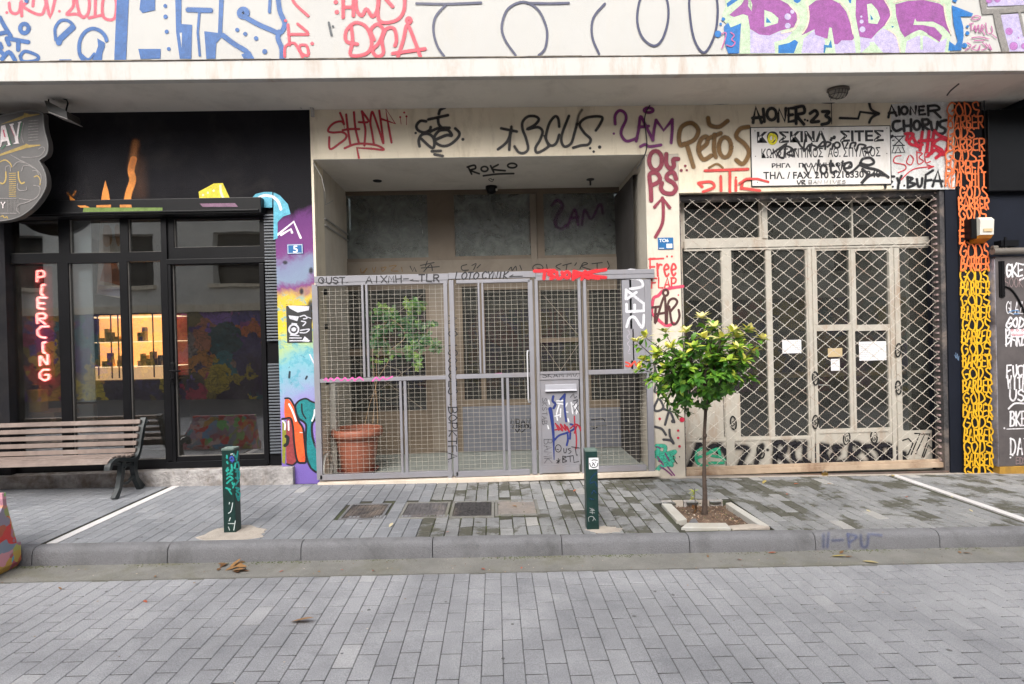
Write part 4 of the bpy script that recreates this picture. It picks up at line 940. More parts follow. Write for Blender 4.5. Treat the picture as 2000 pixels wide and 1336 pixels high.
def fr_(x0, x1, y0, y1, z0, X0, X1, Y0, Y1, z1): b.add([(x0, y0, z0), (x1, y0, z0), (x1, y1, z0), (x0, y1, z0), (X0, Y0, z1), (X1, Y0, z1), (X1, Y1, z1), (X0, Y1, z1)], [(3, 2, 1, 0), (4, 5, 6, 7), (0, 1, 5, 4), (1, 2, 6, 5), (2, 3, 7, 6), (3, 0, 4, 7)])
yk = -1.98; zb0 = bz; zb1 = U(38, 1058, y2).z; T0 = U(11, 962, y2-.13); T1 = U(13, 985, y2-.13); xs = U(33, 1046, y2-.03).x
fr_(rb-.95, rb-.03, yk, y2-.0, zb0+.004, rb-.95, rb, yk-.01, y2, zb0+.05); fr_(rb-.95, rb, yk-.01, y2, zb0+.05, rb-.95, rb, yk, y2, zb1)
O('barrier_base', b, m, bar); b = B()
fr_(rb-.93, xs, yk+.05, y2-.03, zb1, rb-.80, T1.x, yk+.18, y2-.13, T1.z); fr_(rb-.80, T1.x, yk+.18, y2-.13, T1.z, rb-.79, T0.x, yk+.18, y2-.13, T0.z)
O('barrier_body', b, m, bar)

# ================================================================ MANHOLE COVERS
labs = ['dark square drain cover with dirt in one corner, furthest left of four in the pavement', 'dark ribbed metal drain cover, second from the left in the pavement', 'darkest drain cover with a round emblem, third from the left in the pavement', 'pale worn concrete drain cover, furthest right of the four in the pavement']
for i, (x0, x1, y0, y1) in enumerate(MHB):
    xc, yc = (x0+x1)/2, (y0+y1)/2; r = E_('drain_cover', (xc, yc, gz(xc)-.01), labs[i], 'drain cover', 'drain covers in the pavement')
    mt = [M['old_iron'], surf('cover_iron', (.10, .094, .098), .3, 25, .6, None, (.3, .26, .24), .6), M['old_iron'], surf('cover_stone', (.24, .215, .20), .2, 25, .8, (90, .5, .004), (.35, .28, .22), .7)][i]
    def sheared(bb): bb.v = [(v[0], v[1], v[2]+gz(v[0])) for v in bb.v]; return bb
    b = B(); e = .022
    for (a, c, d, f_) in ((x0-e, x1+e, y0-e, y0), (x0-e, x1+e, y1, y1+e), (x0-e, x0, y0, y1), (x1, x1+e, y0, y1)): b.box(a, c, d, f_, -.02, .002, .002)
    O('rim', sheared(b), M['concrete'] if i else M['kerb'], r)
    b = B(); b.box(x0+.004, x1-.004, y0+.004, y1-.004, -.02, -.004); n = 9
    if i == 3:
        for k in range(22): t = x0+.015+(x1-x0-.03)*k/21; b.box(t-.0028, t+.0028, y0+.015, y1-.015, -.0042, -.0015)
    else:
        for k in range(n+1):
            t = x0+.015+(x1-x0-.03)*k/n; b.box(t-.0045, t+.0045, y0+.012, y1-.012, -.0042, .001)
            t = y0+.015+(y1-y0-.03)*k/n; b.box(x0+.012, x1-.012, t-.0045, t+.0045, -.0042, .0005)
    if i == 2:
        for k in range(14):
            a = 2*pi*k/14; b.box(xc+.045*cos(a)-.01, xc+.045*cos(a)+.01, yc+.05*sin(a)-.01, yc+.05*sin(a)+.01, -.004, .0045)
        b.box(xc-.018, xc+.018, yc-.02, yc+.02, -.004, .005)
    if i == 1: b.box(xc-.03, xc+.03, yc-.02, yc+.02, -.004, .003)
    O('plate', sheared(b), mt, r)

# ================================================================ TREE PIT + TREE
x0, x1, y0, y1 = PIT
slabm = M['marble_white']
soil = B(); n = 26; rnd = random.Random(9); vs = []
for j in range(n+1):
    for i in range(n+1):
        xx = x0-.03+(x1-x0+.05)*i/n; yy = y0+(y1-y0+.02)*j/n; d = math.hypot(xx-1.627, yy+1.15)
        vs.append((xx, yy, gz(xx)-.045+.045*math.exp(-d*d/.03)+rnd.uniform(-.006, .006)-(.02 if i in (0, n) or j in (0, n) else 0)))
soil.add(vs, [(j*(n+1)+i, j*(n+1)+i+1, (j+1)*(n+1)+i+1, (j+1)*(n+1)+i) for j in range(n) for i in range(n)])
O('soil', soil, M['soil'], kind='stuff', label='brown soil in the square tree pit', smooth=True)
cr = B()
for k in range(650):
    xx, yy = rnd.uniform(x0, x1-.02), rnd.uniform(y0+.03, y1-.02); d = math.hypot(xx-1.627, yy+1.15); zz = gz(xx)-.045+.045*math.exp(-d*d/.03)+.004; r = rnd.uniform(.002, .008)*(1 if rnd.random() < .9 else 1.6); a = rnd.uniform(0, 3); 
    cr.add([(xx+r*cos(a), yy+r*sin(a), zz), (xx-r*sin(a), yy+r*cos(a)*.6, zz+r*.3), (xx-r*cos(a), yy-r*sin(a), zz), (xx+r*sin(a), yy-r*cos(a), zz), (xx, yy, zz+r*.9)], [(0, 1, 4), (1, 2, 4), (2, 3, 4), (3, 0, 4)], rnd.random())
m, nt, p = newmat('litter_bits'); at = nt.nodes.new('ShaderNodeAttribute'); at.attribute_name = 'rnd'
nt.links.new(ramp(nt, at.outputs['Fac'], [(0, (.05, .03, .02)), (.4, (.16, .09, .05)), (.75, (.32, .20, .12)), (1, (.5, .44, .36))]), p.inputs['Base Color'])
O('soil_crumbs', cr, m, kind='stuff', attr='rnd', label='loose crumbs and chips scattered over the soil')
def stone(pts, z0, z1, lab, mat=None, grp='pale stone edging round the tree pit'):
    cx2 = sum(p[0] for p in pts)/len(pts); b = B(); b.prism([(p[0], p[1], gz(p[0])+z0) for p in pts], (0, 0, z1-z0))
    bm = bmesh.new(); vv = [bm.verts.new(v) for v in b.v]; [bm.faces.new([vv[i] for i in f]) for f in b.f]; bmesh.ops.bevel(bm, geom=bm.edges[:], offset=.005, segments=1, affect='EDGES'); bm.verts.index_update()
    b = B(); b.add([v.co[:] for v in bm.verts], [[v.index for v in f.verts] for f in bm.faces]); bm.free()
    return O('edging_stone', b, mat or slabm, None, lab, 'edging stone', grp)
gp_ = lambda *a: [(G(px, py).x, G(px, py).y) for px, py in a]
stone(gp_((1292, 987), (1312, 988), (1342, 1018), (1322, 1021)), -.03, .018, 'tilted white edging stone along the left side of the tree pit')
stone(gp_((1330, 1033), (1341, 1024), (1418, 1024), (1428, 1034)), -.03, .012, 'white edging stone at the front of the tree pit nearest the kerb')
stone(gp_((1417, 983), (1428, 981), (1502, 1027), (1484, 1027)), -.05, .004, 'long white edging stone down the right side of the tree pit')
stone(gp_((1430, 1034), (1422, 1027), (1470, 1023), (1505, 1029)), -.03, .003, 'broken cream edging piece at the front right corner of the pit', M['patch'])
stone(gp_((1344, 1024), (1350, 1016), (1359, 1015), (1364, 1023)), -.03, .012, 'small grey stone lying inside the pit edge', M['kerb'])
for k, (a, c) in enumerate(((1289, 1311), (1312, 1333), (1334, 1358), (1359, 1385), (1386, 1412))):
    g0, g1 = G(a, 978), G(c, 978); b = B(); yb = PIT[3]+.0; xa2, xb2 = g0.x+.002, g1.x-.002; gz0 = gz(xa2)
    b.box(xa2, xb2, yb-.015, yb+.018, gz0-.06, gz0+.004, .003); O('edging_block', b, M['patch'] if k % 2 else M['stone_base'], None, ['rough brown block at the back left corner of the tree pit', 'second brown block along the back edge of the tree pit', 'third brown block along the back edge of the tree pit', 'block directly behind the tree trunk at the pit edge', 'block at the back right corner of the tree pit'][k], 'edging block', 'small blocks along the back of the tree pit')
def leafmat(name, stops, rough=.35, trans=.25):
    m, nt, p = newmat(name); at = nt.nodes.new('ShaderNodeAttribute'); at.attribute_name = 'rnd'
    c = ramp(nt, at.outputs['Fac'], stops); nt.links.new(c, p.inputs['Base Color']); p.inputs['Roughness'].default_value = rough
    tr = nt.nodes.new('ShaderNodeBsdfTranslucent'); nt.links.new(c, tr.inputs[0]); mx = nt.nodes.new('ShaderNodeMixShader'); mx.inputs[0].default_value = trans
    nt.links.new(p.outputs[0], mx.inputs[1]); nt.links.new(tr.outputs[0], mx.inputs[2]); nt.links.new(mx.outputs[0], nt.nodes['Material Output'].inputs[0]); return m
def leaf(b, base, d, up, L, wd, a, fold=.25, curl=.15):
    d = Vector(d).normalized(); s = d.cross(Vector(up)); 
    if s.length < .01: s = d.cross(Vector((1, .2, 0)))
    s.normalize(); u = s.cross(d).normalized(); base = Vector(base); vs = []; fs = []
    for t, w_ in ((0, .06), (.22, .72), (.5, 1.), (.78, .68), (1, .02)):
        c = base+d*L*t-u*L*curl*t*t; e = wd/2*w_
        vs += [c+s*e+u*e*fold, c, c-s*e+u*e*fold]
    for i in range(4): fs += [(3*i, 3*i+1, 3*i+4, 3*i+3), (3*i+1, 3*i+2, 3*i+5, 3*i+4)]
    b.add(vs, fs, a)
tree = E_('small_tree', (1.627, -1.15, gz(1.627)), 'small round-headed street tree with yellow tipped glossy leaves in the pit', 'tree')
bark = surf('bark', (.065, .045, .035), .3, 30, .9, (60, .8, .006), (.18, .14, .11), .5)
rnd = random.Random(21)
def br(b, p0, p1, r0, r1, bend=.03, n=6):
    p0, p1 = Vector(p0), Vector(p1); o = Vector((rnd.uniform(-1, 1), rnd.uniform(-1, 1), rnd.uniform(-.3, .6)))*bend; pts = []
    for i in range(n+1):
        t = i/n; pts.append(p0.lerp(p1, t)+o*4*t*(1-t))
    b.tube(pts, [r0+(r1-r0)*i/n for i in range(n+1)], 7); return pts
b = B(); g = gz(1.627)
tk = [(1.627, -1.15, g-.05), (1.632, -1.15, g+.03), (1.636, -1.152, g+.15), (1.634, -1.15, g+.30), (1.640, -1.148, g+.45), (1.643, -1.15, g+.62), (1.655, -1.15, g+.78), (1.665, -1.15, g+.92), (1.66, -1.15, g+1.02)]
b.tube(tk, [.033, .023, .019, .016, .0145, .0135, .013, .0125, .012], 10); b.tube([(1.634, -1.15, g+.27), (1.637, -1.15, g+.275), (1.64, -1.15, g+.28)], [.0165, .022, .0165], 9); b.tube([(1.643, -1.15, g+.60), (1.646, -1.15, g+.62), (1.65, -1.15, g+.64)], [.0135, .018, .0135], 9)
tr_ = O('trunk', b, bark, tree, smooth=True)
lf = B(); bb = B()
# crown outline in the photo: tips unprojected at depths round the trunk
CZ = lambda px, py, y: U(px, py, y)
tips = []
outline = [(1370, 622), (1340, 650), (1300, 650), (1262, 660), (1245, 668), (1258, 705), (1250, 722), (1275, 740), (1292, 760), (1305, 785), (1320, 805), (1340, 800), (1372, 790), (1395, 770), (1420, 760), (1432, 735), (1470, 740), (1452, 705), (1470, 690), (1488, 662), (1462, 645), (1430, 648), (1395, 640), (1410, 660), (1355, 680), (1385, 700), (1330, 700), (1360, 740), (1330, 755), (1300, 720), (1420, 705), (1400, 735), (1310, 680), (1380, 765), (1440, 680), (1375, 660), (1285, 690), (1345, 720), (1340, 780), (1440, 660)]
for i, (px, py) in enumerate(outline):
    cxp, cyp = 1368, 712; rr_ = math.hypot((px-cxp)/120, (py-cyp)/95); mx_ = sqrt(max(0, 1.05-rr_*rr_))*.36
    ys_ = [rnd.uniform(-.08, .08)] if rr_ > .85 else ([-mx_*rnd.uniform(.6, 1), mx_*rnd.uniform(.2, 1)] if rr_ > .4 else [-mx_*rnd.uniform(.8, 1), 0, mx_])
    for y_ in ys_: tips.append((CZ(px, py, -1.15+y_), (712-py)/95, rr_))
hub = [Vector((1.66, -1.15, g+.92)), Vector((1.66, -1.15, g+1.02)), Vector((1.65, -1.15, g+.85))]
limbs = []
for k in range(7):
    a = 2*pi*k/7+.3; p1 = Vector((1.655+.2*cos(a), -1.15+.17*sin(a), g+1.12+rnd.uniform(-.06, .10))); limbs.append(br(bb, hub[k % 2], p1, .011, .007, .02)[-1])
for tip, hgt, rr_ in tips:
    lb = min(limbs, key=lambda q_: (q_-tip).length); pts = br(bb, lb, tip, .006, .0025, .03)
    dr = (tip-Vector((1.655, -1.15, g+1.05))).normalized()
    top = hgt > -.1
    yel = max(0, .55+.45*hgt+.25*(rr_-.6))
    # terminal rosette
    nr_ = rnd.randint(8, 12)
    for k in range(nr_):
        a = 2*pi*k/nr_+rnd.uniform(-.3, .3); el = rnd.uniform(-.2, 1.) if hgt > -.2 else rnd.uniform(-1.0, .5)
        ax = (dr*.5+Vector((0, 0, .9 if hgt > -.3 else -.1))).normalized(); s1 = ax.cross(Vector((.3, .9, .1))).normalized(); s2 = ax.cross(s1)
        d = (s1*cos(a)+s2*sin(a))*cos(el)+ax*max(.1, sin(el)+.25)
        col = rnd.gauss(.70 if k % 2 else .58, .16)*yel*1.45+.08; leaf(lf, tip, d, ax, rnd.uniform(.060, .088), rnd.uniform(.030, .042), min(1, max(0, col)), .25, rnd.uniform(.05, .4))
    for k in range(21):                   # leaves down the twig
        t = rnd.uniform(.1, 1.); j = min(5, int(t*6)); p_ = pts[j].lerp(pts[j+1], t*6-j)+Vector((rnd.gauss(0, .018), rnd.gauss(0, .018), rnd.gauss(0, .018)))
        d = Vector((rnd.gauss(0, 1), rnd.gauss(0, 1), rnd.gauss(-.35, .6)))+dr*.8
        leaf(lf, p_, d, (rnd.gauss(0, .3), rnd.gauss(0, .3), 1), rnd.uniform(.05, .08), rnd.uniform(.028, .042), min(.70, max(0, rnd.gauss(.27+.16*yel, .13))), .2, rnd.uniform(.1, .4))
O('branches', bb, bark, tree, smooth=True)
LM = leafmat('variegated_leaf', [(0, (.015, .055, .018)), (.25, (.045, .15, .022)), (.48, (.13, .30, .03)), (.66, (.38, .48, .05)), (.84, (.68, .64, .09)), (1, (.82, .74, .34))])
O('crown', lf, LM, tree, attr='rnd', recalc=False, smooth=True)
# yellow-brown seedling in the pit
sdg = E_('seedling', (1.55, -1.13, gz(1.55)-.03), 'little half withered yellow and brown seedling beside the tree trunk', 'plant')
b = B(); p0 = G(1360, 1000); p0 = Vector((U(1362, 1000, -1.12).x, -1.12, gz(1.5)-.04)); tp = [p0, p0+Vector((-.01, 0, .06)), p0+Vector((-.015, 0, .12)), p0+Vector((-.02, 0, .19)), p0+Vector((-.018, 0, .235))]
b.tube(tp, [.004, .0035, .003, .0025, .002], 6); O('stem', b, bark, sdg)
b = B(); c = B()
for k in range(14):
    a = rnd.uniform(0, 6.3); leaf(b, tp[3]+Vector((0, 0, rnd.uniform(-.05, .045))), (cos(a), sin(a)*.6, rnd.uniform(-.9, .6)), (0, 0, 1), rnd.uniform(.03, .05), .018, rnd.uniform(.6, .85))
for k in range(16):
    a = rnd.uniform(0, 6.3); leaf(c, tp[1]+Vector((rnd.uniform(-.03, .05), 0, rnd.uniform(-.04, .06))), (cos(a), sin(a)*.6, rnd.uniform(-1.2, .2)), (0, 0, 1), rnd.uniform(.03, .055), .02, rnd.random())
O('leaves', b, LM, sdg, attr='rnd', recalc=False); O('withered_leaves', c, leafmat('dry_leaf', [(0, (.05, .02, .01)), (.6, (.16, .07, .02)), (1, (.30, .16, .06))]), sdg, attr='rnd', recalc=False)

# ================================================================ POT + PLANT BEHIND THE GATE
YP = .34
pc = U(697, 900, YP); px0, px1 = U(648, 835, YP).x, U(747, 835, YP).x; R0 = (px1-px0)/2; pcx = (px0+px1)/2; zt = U(697, 836, YP).z; zb_ = .058
Hh = zt-zb_
pot = E_('flower_pot', (pcx, YP, .05), 'large terracotta pot standing on a saucer behind the mesh gate', 'pot')
b = B(); b.lathe((pcx, YP, zb_), [(0, .012), (R0*.60, .012), (R0*.64, .03), (R0*.74, Hh*.45), (R0*.83, Hh*.80), (R0*.86, Hh*.80), (R0*.95, Hh*.82), (R0*1.0, Hh*.87), (R0, Hh*.95), (R0*.97, Hh), (R0*.92, Hh+.004), (R0*.86, Hh-.01), (R0*.82, Hh*.80), (0, Hh*.78)], 40); O('pot_body', b, M['terracotta'], pot, smooth='angle')
b = B(); b.lathe((pcx, YP, .05), [(0, 0), (R0*.68, 0), (R0*.80, .035), (R0*.77, .036), (R0*.66, .007), (0, .007)], 32); O('saucer', b, surf('dark_red_saucer', (.16, .03, .025), .2, 8, .5, None), pot, smooth='angle')
b = B(); b.lathe((pcx, YP, zb_), [(0, Hh*.86), (R0*.83, Hh*.85)], 24); O('pot_soil', b, M['soil'], pot)
plant = E_('potted_plant', (pcx, YP, zt-.06), 'thin leaning plant with fine green leaflets growing from the terracotta pot', 'plant')
b = B(); lf = B(); rnd = random.Random(33)
def PX(px, py, y=YP-.06): return U(px, py, y)
stems = [[(712, 832), (722, 790), (735, 750), (736, 700), (745, 682), (752, 662)], [(728, 830), (733, 770), (738, 740), (760, 700), (752, 665), (735, 640)], [(738, 830), (736, 780), (728, 700), (735, 660), (760, 625), (785, 640), (790, 660), (770, 678), (757, 688), (762, 693), (775, 692)], [(785, 640), (775, 625), (765, 610), (745, 600)], [(785, 640), (800, 620), (805, 600), (800, 590)],
   [(790, 650), (805, 660), (820, 690), (815, 715)], [(775, 625), (795, 630), (820, 635), (850, 633)], [(765, 612), (745, 615), (725, 612)], [(770, 630), (750, 640), (730, 650)], [(800, 590), (812, 592), (822, 596)], [(805, 660), (830, 655), (845, 670), (852, 680)], [(745, 640), (740, 660), (732, 668)], [(815, 670), (800, 680), (806, 700)]]
for i, s_ in enumerate(stems):
    cp = catmull(s_, 6); pts = [PX(p[0], p[1], YP-.02-.05*sin(i)+.02*sin(j*.4)) for j, p in enumerate(cp)]
    rr_ = [(.0042 if i < 3 else .0022)*(1-.6*j/len(pts)) for j in range(len(pts))]; b.tube(pts, rr_, 5)
    for j, p in enumerate(pts):
        pyx = cp[j]
        if pyx[1] > 715 and i != 5: continue
        if i == 1 and pyx[1] > 700: continue
        if i == 2 and j % 3: continue
        for q_ in range(3 if i > 2 else 1):
            c_ = rnd.gauss(.3, .15)+(.25 if pyx[1] < 612 or pyx[1] > 690 else 0); base = p+Vector((rnd.gauss(0, .012), rnd.gauss(0, .03), rnd.gauss(0, .012)))
            # pinnate sprig
            d = Vector((rnd.gauss(0, 1), rnd.gauss(0, .6), rnd.gauss(-.3, .7))).normalized(); Ls = rnd.uniform(.04, .075)
            b.tube([base, base+d*Ls], .0009, 3)
            for m_ in range(5):
                bp = base+d*Ls*(m_+1)/5; sd2 = d.cross(Vector((.1, 1, .2))).normalized()
                for sg in (-1, 1): leaf(lf, bp, d*.6+sd2*sg, (0, -1, .3), rnd.uniform(.018, .028), .0075, min(.75, max(.05, c_+rnd.gauss(0, .06))), .1, .1)
O('stems', b, surf('pale_stem', (.30, .20, .11), .2, 20, .7, None), plant, smooth=True); O('foliage', lf, leafmat('fine_leaf', [(0, (.015, .06, .03)), (.35, (.04, .16, .05)), (.6, (.16, .34, .06)), (1, (.5, .55, .12))]), plant, attr='rnd', recalc=False)
# coiled white hose beside the pot
b = B()
for k in range(2):
    b.tube([(U(634, 900, .12).x+.012*k+.02, .12+.14*cos(t), .16+.13*sin(t)) for t in [2*pi*i/20 for i in range(21)]], .010, 8, False)
O('coiled_hose', b, M['white_plastic'], None, 'white hose coiled on the floor at the left behind the gate', 'hose', smooth=True)

# ================================================================ LAMPS, CABLES, PLATES
# floodlight on the soffit, left
c = U(108, 208, -.30)
fl = E_('floodlight', (c.x, -.30, 3.70), 'black floodlight hanging by a bent bracket above the scroll shaped sign', 'floodlight')
Pf = lambda x, y, yy=-.30: U(x/3.181, y/3.181, yy)
b = B(); b.tube([Pf(300, 650), Pf(305, 590), Pf(330, 583), Pf(415, 622), Pf(422, 640), Pf(410, 690)], .007, 6); b.tube([Pf(330, 586), (Pf(330, 586).x, -.30, 3.70)], .012, 8); O('bracket', b, M['black_metal'], fl)
b = B(); b.prism([Pf(275, 625, -.38), Pf(290, 625, -.38), Pf(412, 690, -.38), Pf(418, 735, -.38), Pf(300, 690, -.38)], (0, .16, 0)); O('lamp_head', b, surf('dark_lamp', (.03, .028, .025), .2, 9, .4, None), fl)
b = B(); b.prism([Pf(300, 692, -.39), Pf(418, 737, -.39), Pf(420, 742, -.39), Pf(300, 698, -.39)], (0, .18, 0)); O('lamp_glass', b, surf('lamp_rim', (.35, .32, .3), .2, 9, .3, None), fl)
# bulkhead lamp, right
c = U(1637, 180, -.33); Pf = lambda x, y, yy=-.33: U(1240+x/2.632, 140+y/2.632, yy)
bl = E_('bulkhead_lamp', (c.x, -.33, 3.70), 'caged oval lamp under the ledge above the sieve shop sign', 'lamp')
b = B(); zz_ = 3.70
def ell(rx, ry, z): return [(c.x+rx*cos(2*pi*k/28), -.33+ry*sin(2*pi*k/28), z) for k in range(28)]
rings = [ell(.100, .07, 3.699), ell(.105, .075, 3.68), ell(.095, .066, 3.672)]; vs = sum(rings, []); b.add(vs, [(i*28+k, i*28+(k+1) % 28, (i+1)*28+(k+1) % 28, (i+1)*28+k) for i in range(2) for k in range(28)]+[tuple(range(56, 84))]); O('lamp_base', b, surf('lamp_bronze', (.10, .085, .07), .3, 12, .5, None), bl)
b = B(); rings = [ell(.086*cos(t), .058*cos(t), 3.672-.062*sin(t)) for t in [pi/2*i/6 for i in range(6)]]+[ell(.005, .004, 3.609)]; vs = sum(rings, []); b.add(vs, [(i*28+k, i*28+(k+1) % 28, (i+1)*28+(k+1) % 28, (i+1)*28+k) for i in range(6) for k in range(28)]); O('lamp_glass', b, surf('ribbed_lamp_glass', (.30, .28, .24), .1, 12, .2, None), bl, smooth=True)
b = B()
for k in range(5):
    o = -.06+.03*k; b.tube([(c.x+o+.0, -.33+.066*cos(t)*sqrt(max(.1, 1-(o/.1)**2)), 3.672-.068*sin(t)*sqrt(max(.1, 1-(o/.1)**2))) for t in [pi*i/10 for i in range(11)]], .0028, 5)
b.tube([(c.x+.095*cos(t), -.33, 3.672-.07*sin(t)) for t in [pi*i/12 for i in range(13)]], .003, 5); b.tube(ell(.078, .054, 3.64)+[ell(.078, .054, 3.64)[0]], .0028, 5, False); O('cage', b, M['old_iron'], bl)
# black cable along the top of the wall
cb_ = surf('cable_black', (.012, .012, .014), .2, 9, .5, None)
Hx = lambda x, y, Y: U(1240+x/2.632, 140+y/2.632, Y)
pts = [(10, 500, -.004), (45, 440, -.008), (62, 380, -.010), (55, 300, -.010), (50, 240, -.010), (70, 185, -.012), (110, 160, -.012), (300, 160, -.012), (440, 166, -.012), (610, 156, -.012), (760, 152, -.012), (900, 153, -.012), (1000, 162, -.012), (1070, 152, -.012), (1250, 153, -.012), (1500, 147, -.014), (1800, 142, -.03), (1930, 138, -.03), (1990, 152, -.03)]
cc = catmull([(p[0], p[1]) for p in pts], 4); b = B(); b.tube([Hx(p[0], p[1], -.012) for p in cc], .0055, 6)
O('cable', b, cb_, None, 'black cable running along the top of the wall from the gate to the right', 'cable')
b = B(); b.tube([Hx(1010, 160, -.011), Hx(1012, 270, -.009)], .0035, 5); b.tube([Hx(1010, 158, -.012), Hx(1005, 140, -.1), Hx(1040, 118, -.28)], .004, 5); O('lamp_cable', b, cb_, None, 'thin dark wire dropping from the caged lamp to the white sign', 'wire')
b = B(); b.tube([U(1847, 200, -.02), U(1850, 380, -.02)], .004, 5)
b = B(); b.tube([Hx(1795, 150, -.016), Hx(1800, 260, -.016), Hx(1805, 400, -.016), Hx(1812, 600, -.016), Hx(1822, 612, -.016)], .007, 6); O('cable', b, cb_, None, 'black cable dropping down the edge of the orange tagged column', 'cable')
b = B(); b.tube([U(612, 318, -.006), U(628, 345, .02), U(634, 372, .05), U(636, 400, .2), U(650, 392, .5)], .004, 5); O('cable', b, M['grey_plastic'], None, 'thin grey cable looping into the left of the entrance recess', 'cable')
b = B(); b.tube([U(1262, 304, -.004), U(1250, 322, .2), U(1240, 334, .45), U(1233, 362, 1.1)], .005, 6); O('cable', b, cb_, None, 'black cable running along the ceiling edge into the entrance recess', 'cable')
# pipe elbow where soffit, black wall and cream wall meet
b = B(); b.tube([U(586, 210, -.04), U(592, 203, -.05), U(602, 203, -.05), U(610, 212, -.04), U(611, 228, -.03)], .018, 10)
O('pipe_elbow', b, M['grey_plastic'], None, 'bent grey pipe in the corner between the black wall and cream wall', 'pipe', smooth=True)
# conduits on the left reveal
for k, (yy, z0_) in enumerate(((.55, 2.70), (.60, 2.63))):
    b = B(); b.tube([(-1.742+.012, .30, z0_), (-1.742+.012, RB-.03, z0_)], .010, 8); O('conduit', b, M['grey_plastic'], None, ('upper' if k == 0 else 'lower')+' of two short grey conduits on the left side wall of the recess', 'conduit', 'conduits on the recess wall')
b = B(); b.box(-1.742, -1.68, .32, .40, .05, .98, .006); O('pipe_casing', b, M['white_plastic'], None, 'pale upright pipe casing on the left wall of the entrance recess', 'pipe casing')
b = B(); b.box(-1.741, -1.715, .28, .33, 1.02, 1.07, .004); b.box(-1.741, -1.715, .28, .33, 1.92, 1.97, .004); b.box(-1.741, -1.715, .28, .33, 1.58, 1.62, .004)
for zz in ((.98, 1.05), (1.90, 1.96), (1.55, 1.60)):
    b = B(); b.box(-1.7415, -1.715, .20, .26, zz[0], zz[1], .004); O('lock_plate', b, M['black_metal'], None, {.98: 'lowest', 1.90: 'topmost', 1.55: 'middle'}[zz[0]]+' of three black hinge plates on the left side wall of the recess', 'hinge plate', 'hinge plates on the recess wall')
# dome camera and ceiling fittings
c = U(960, 374, 1.10); cam_o = E_('dome_camera', (c.x, 1.10, 3.21), 'small black dome camera at the back edge of the recess ceiling', 'camera')
b = B(); b.lathe((c.x, 1.05, 3.2115), [(0, 0), (.07, 0), (.07, -.03), (.06, -.04), (.05, -.075), (.02, -.09), (0, -.092)], 20); O('camera_dome', b, M['black_metal'], cam_o, smooth='angle')
b = B(); b.lathe((c.x+.06, 1.0, 3.17), [(0, 0), (.012, 0), (.012, -.02), (0, -.02)], 10); O('sensor', b, M['white_plastic'], cam_o)
zc = 3.2115
p = on(737, 353, 2, zc); b = B(); b.lathe((p.x, p.y, zc), [(0, -.001), (.042, -.001), (.044, -.006), (.05, -.006), (.05, 0)], 20); O('ceiling_fitting', b, M['black_metal'], None, 'round black hole of a missing lamp in the recess ceiling', 'ceiling fitting')
p = on(1153, 350, 2, zc); b = B(); b.lathe((p.x, p.y, zc), [(.0, 0), (.045, 0), (.045, -.008), (.012, -.012), (.01, -.07), (0, -.07)], 16); O('ceiling_hook', b, M['old_iron'], None, 'dark iron hook stub in the right part of the recess ceiling', 'ceiling hook')
# plates
def plate(px0, py0, px1, py1, name, label, Y=-.001):
    h = RX(px0, py0, px1, py1, Y=Y-.004); r = E_(name, ((h[0]+h[1])/2, Y-.004, (h[2]+h[3])/2), label, 'number plate'); b = B(); b.box(h[0], h[1], Y-.007, Y-.0008, h[2], h[3], .002)
    O('plate', b, M['blue_plate'], r); return h, r
h, r = plate(561, 477, 592, 496, 'house_number_plate', 'blue house number 5 plate on the muralled column')
text('number', '5', .095, (h[0]+h[1])/2-.022, -.0085, h[2]+.014, M['white_ink'], r, 1.1, bold=.002)
b = B(); e = .004; y_ = -.0090
for (a, c2, d, f_) in ((h[0]+.006, h[1]-.006, h[2]+.005, h[2]+.009), (h[0]+.006, h[1]-.006, h[3]-.009, h[3]-.005), (h[0]+.006, h[0]+.010, h[2]+.009, h[3]-.009), (h[1]-.010, h[1]-.006, h[2]+.009, h[3]-.009)): b.box(a, c2, y_, -.0081, d, f_)
O('plate_border', b, M['white_ink'], r)
h, r = plate(1285, 464, 1315, 487, 'street_plate', 'small blue street plate with scraped white lettering on the pillar')
text('lettering', 'TO6', .045, h[0]+.012, -.0085, h[3]-.045, M['white_ink'], r, 1.1, bold=.001); b = B(); b.box(h[0]+.085, h[1]-.012, -.0088, -.0081, h[2]+.012, h[2]+.055); b.box(h[0]+.01, h[0]+.06, -.0088, -.0081, h[2]+.008, h[2]+.014); O('scraped_paint', b, M['white_ink'], r)

# ================================================================ LEAVES AND LITTER
dl = leafmat('fallen_leaf', [(0, (.10, .045, .02)), (.35, (.30, .16, .06)), (.6, (.42, .09, .04)), (.8, (.42, .33, .10)), (1, (.62, .58, .5))], .6, .1)
rnd = random.Random(77); protos = []
def fallen(px, py, kind, L, lab, grp, z0=0.):
    p_ = G(px, py, z0); b = B(); a = rnd.uniform(0, 6.3); d = Vector((cos(a), sin(a), rnd.uniform(0, .35))); L *= 1.35
    leaf(b, p_+Vector((0, 0, .006)), d, (rnd.uniform(-.3, .3), rnd.uniform(-.3, .3), 1), L, L*rnd.uniform(.35, .5), kind, rnd.uniform(.1, .5), rnd.uniform(-.1, .15)); zmin = min(v[2] for v in b.v); lift = p_.z+.0015-zmin
    b.v = [(v[0], v[1], v[2]+lift) for v in b.v]; return O('fallen_leaf', b, dl, None, lab, 'leaf', grp, attr='rnd', recalc=False, smooth=True)
zl = -.117
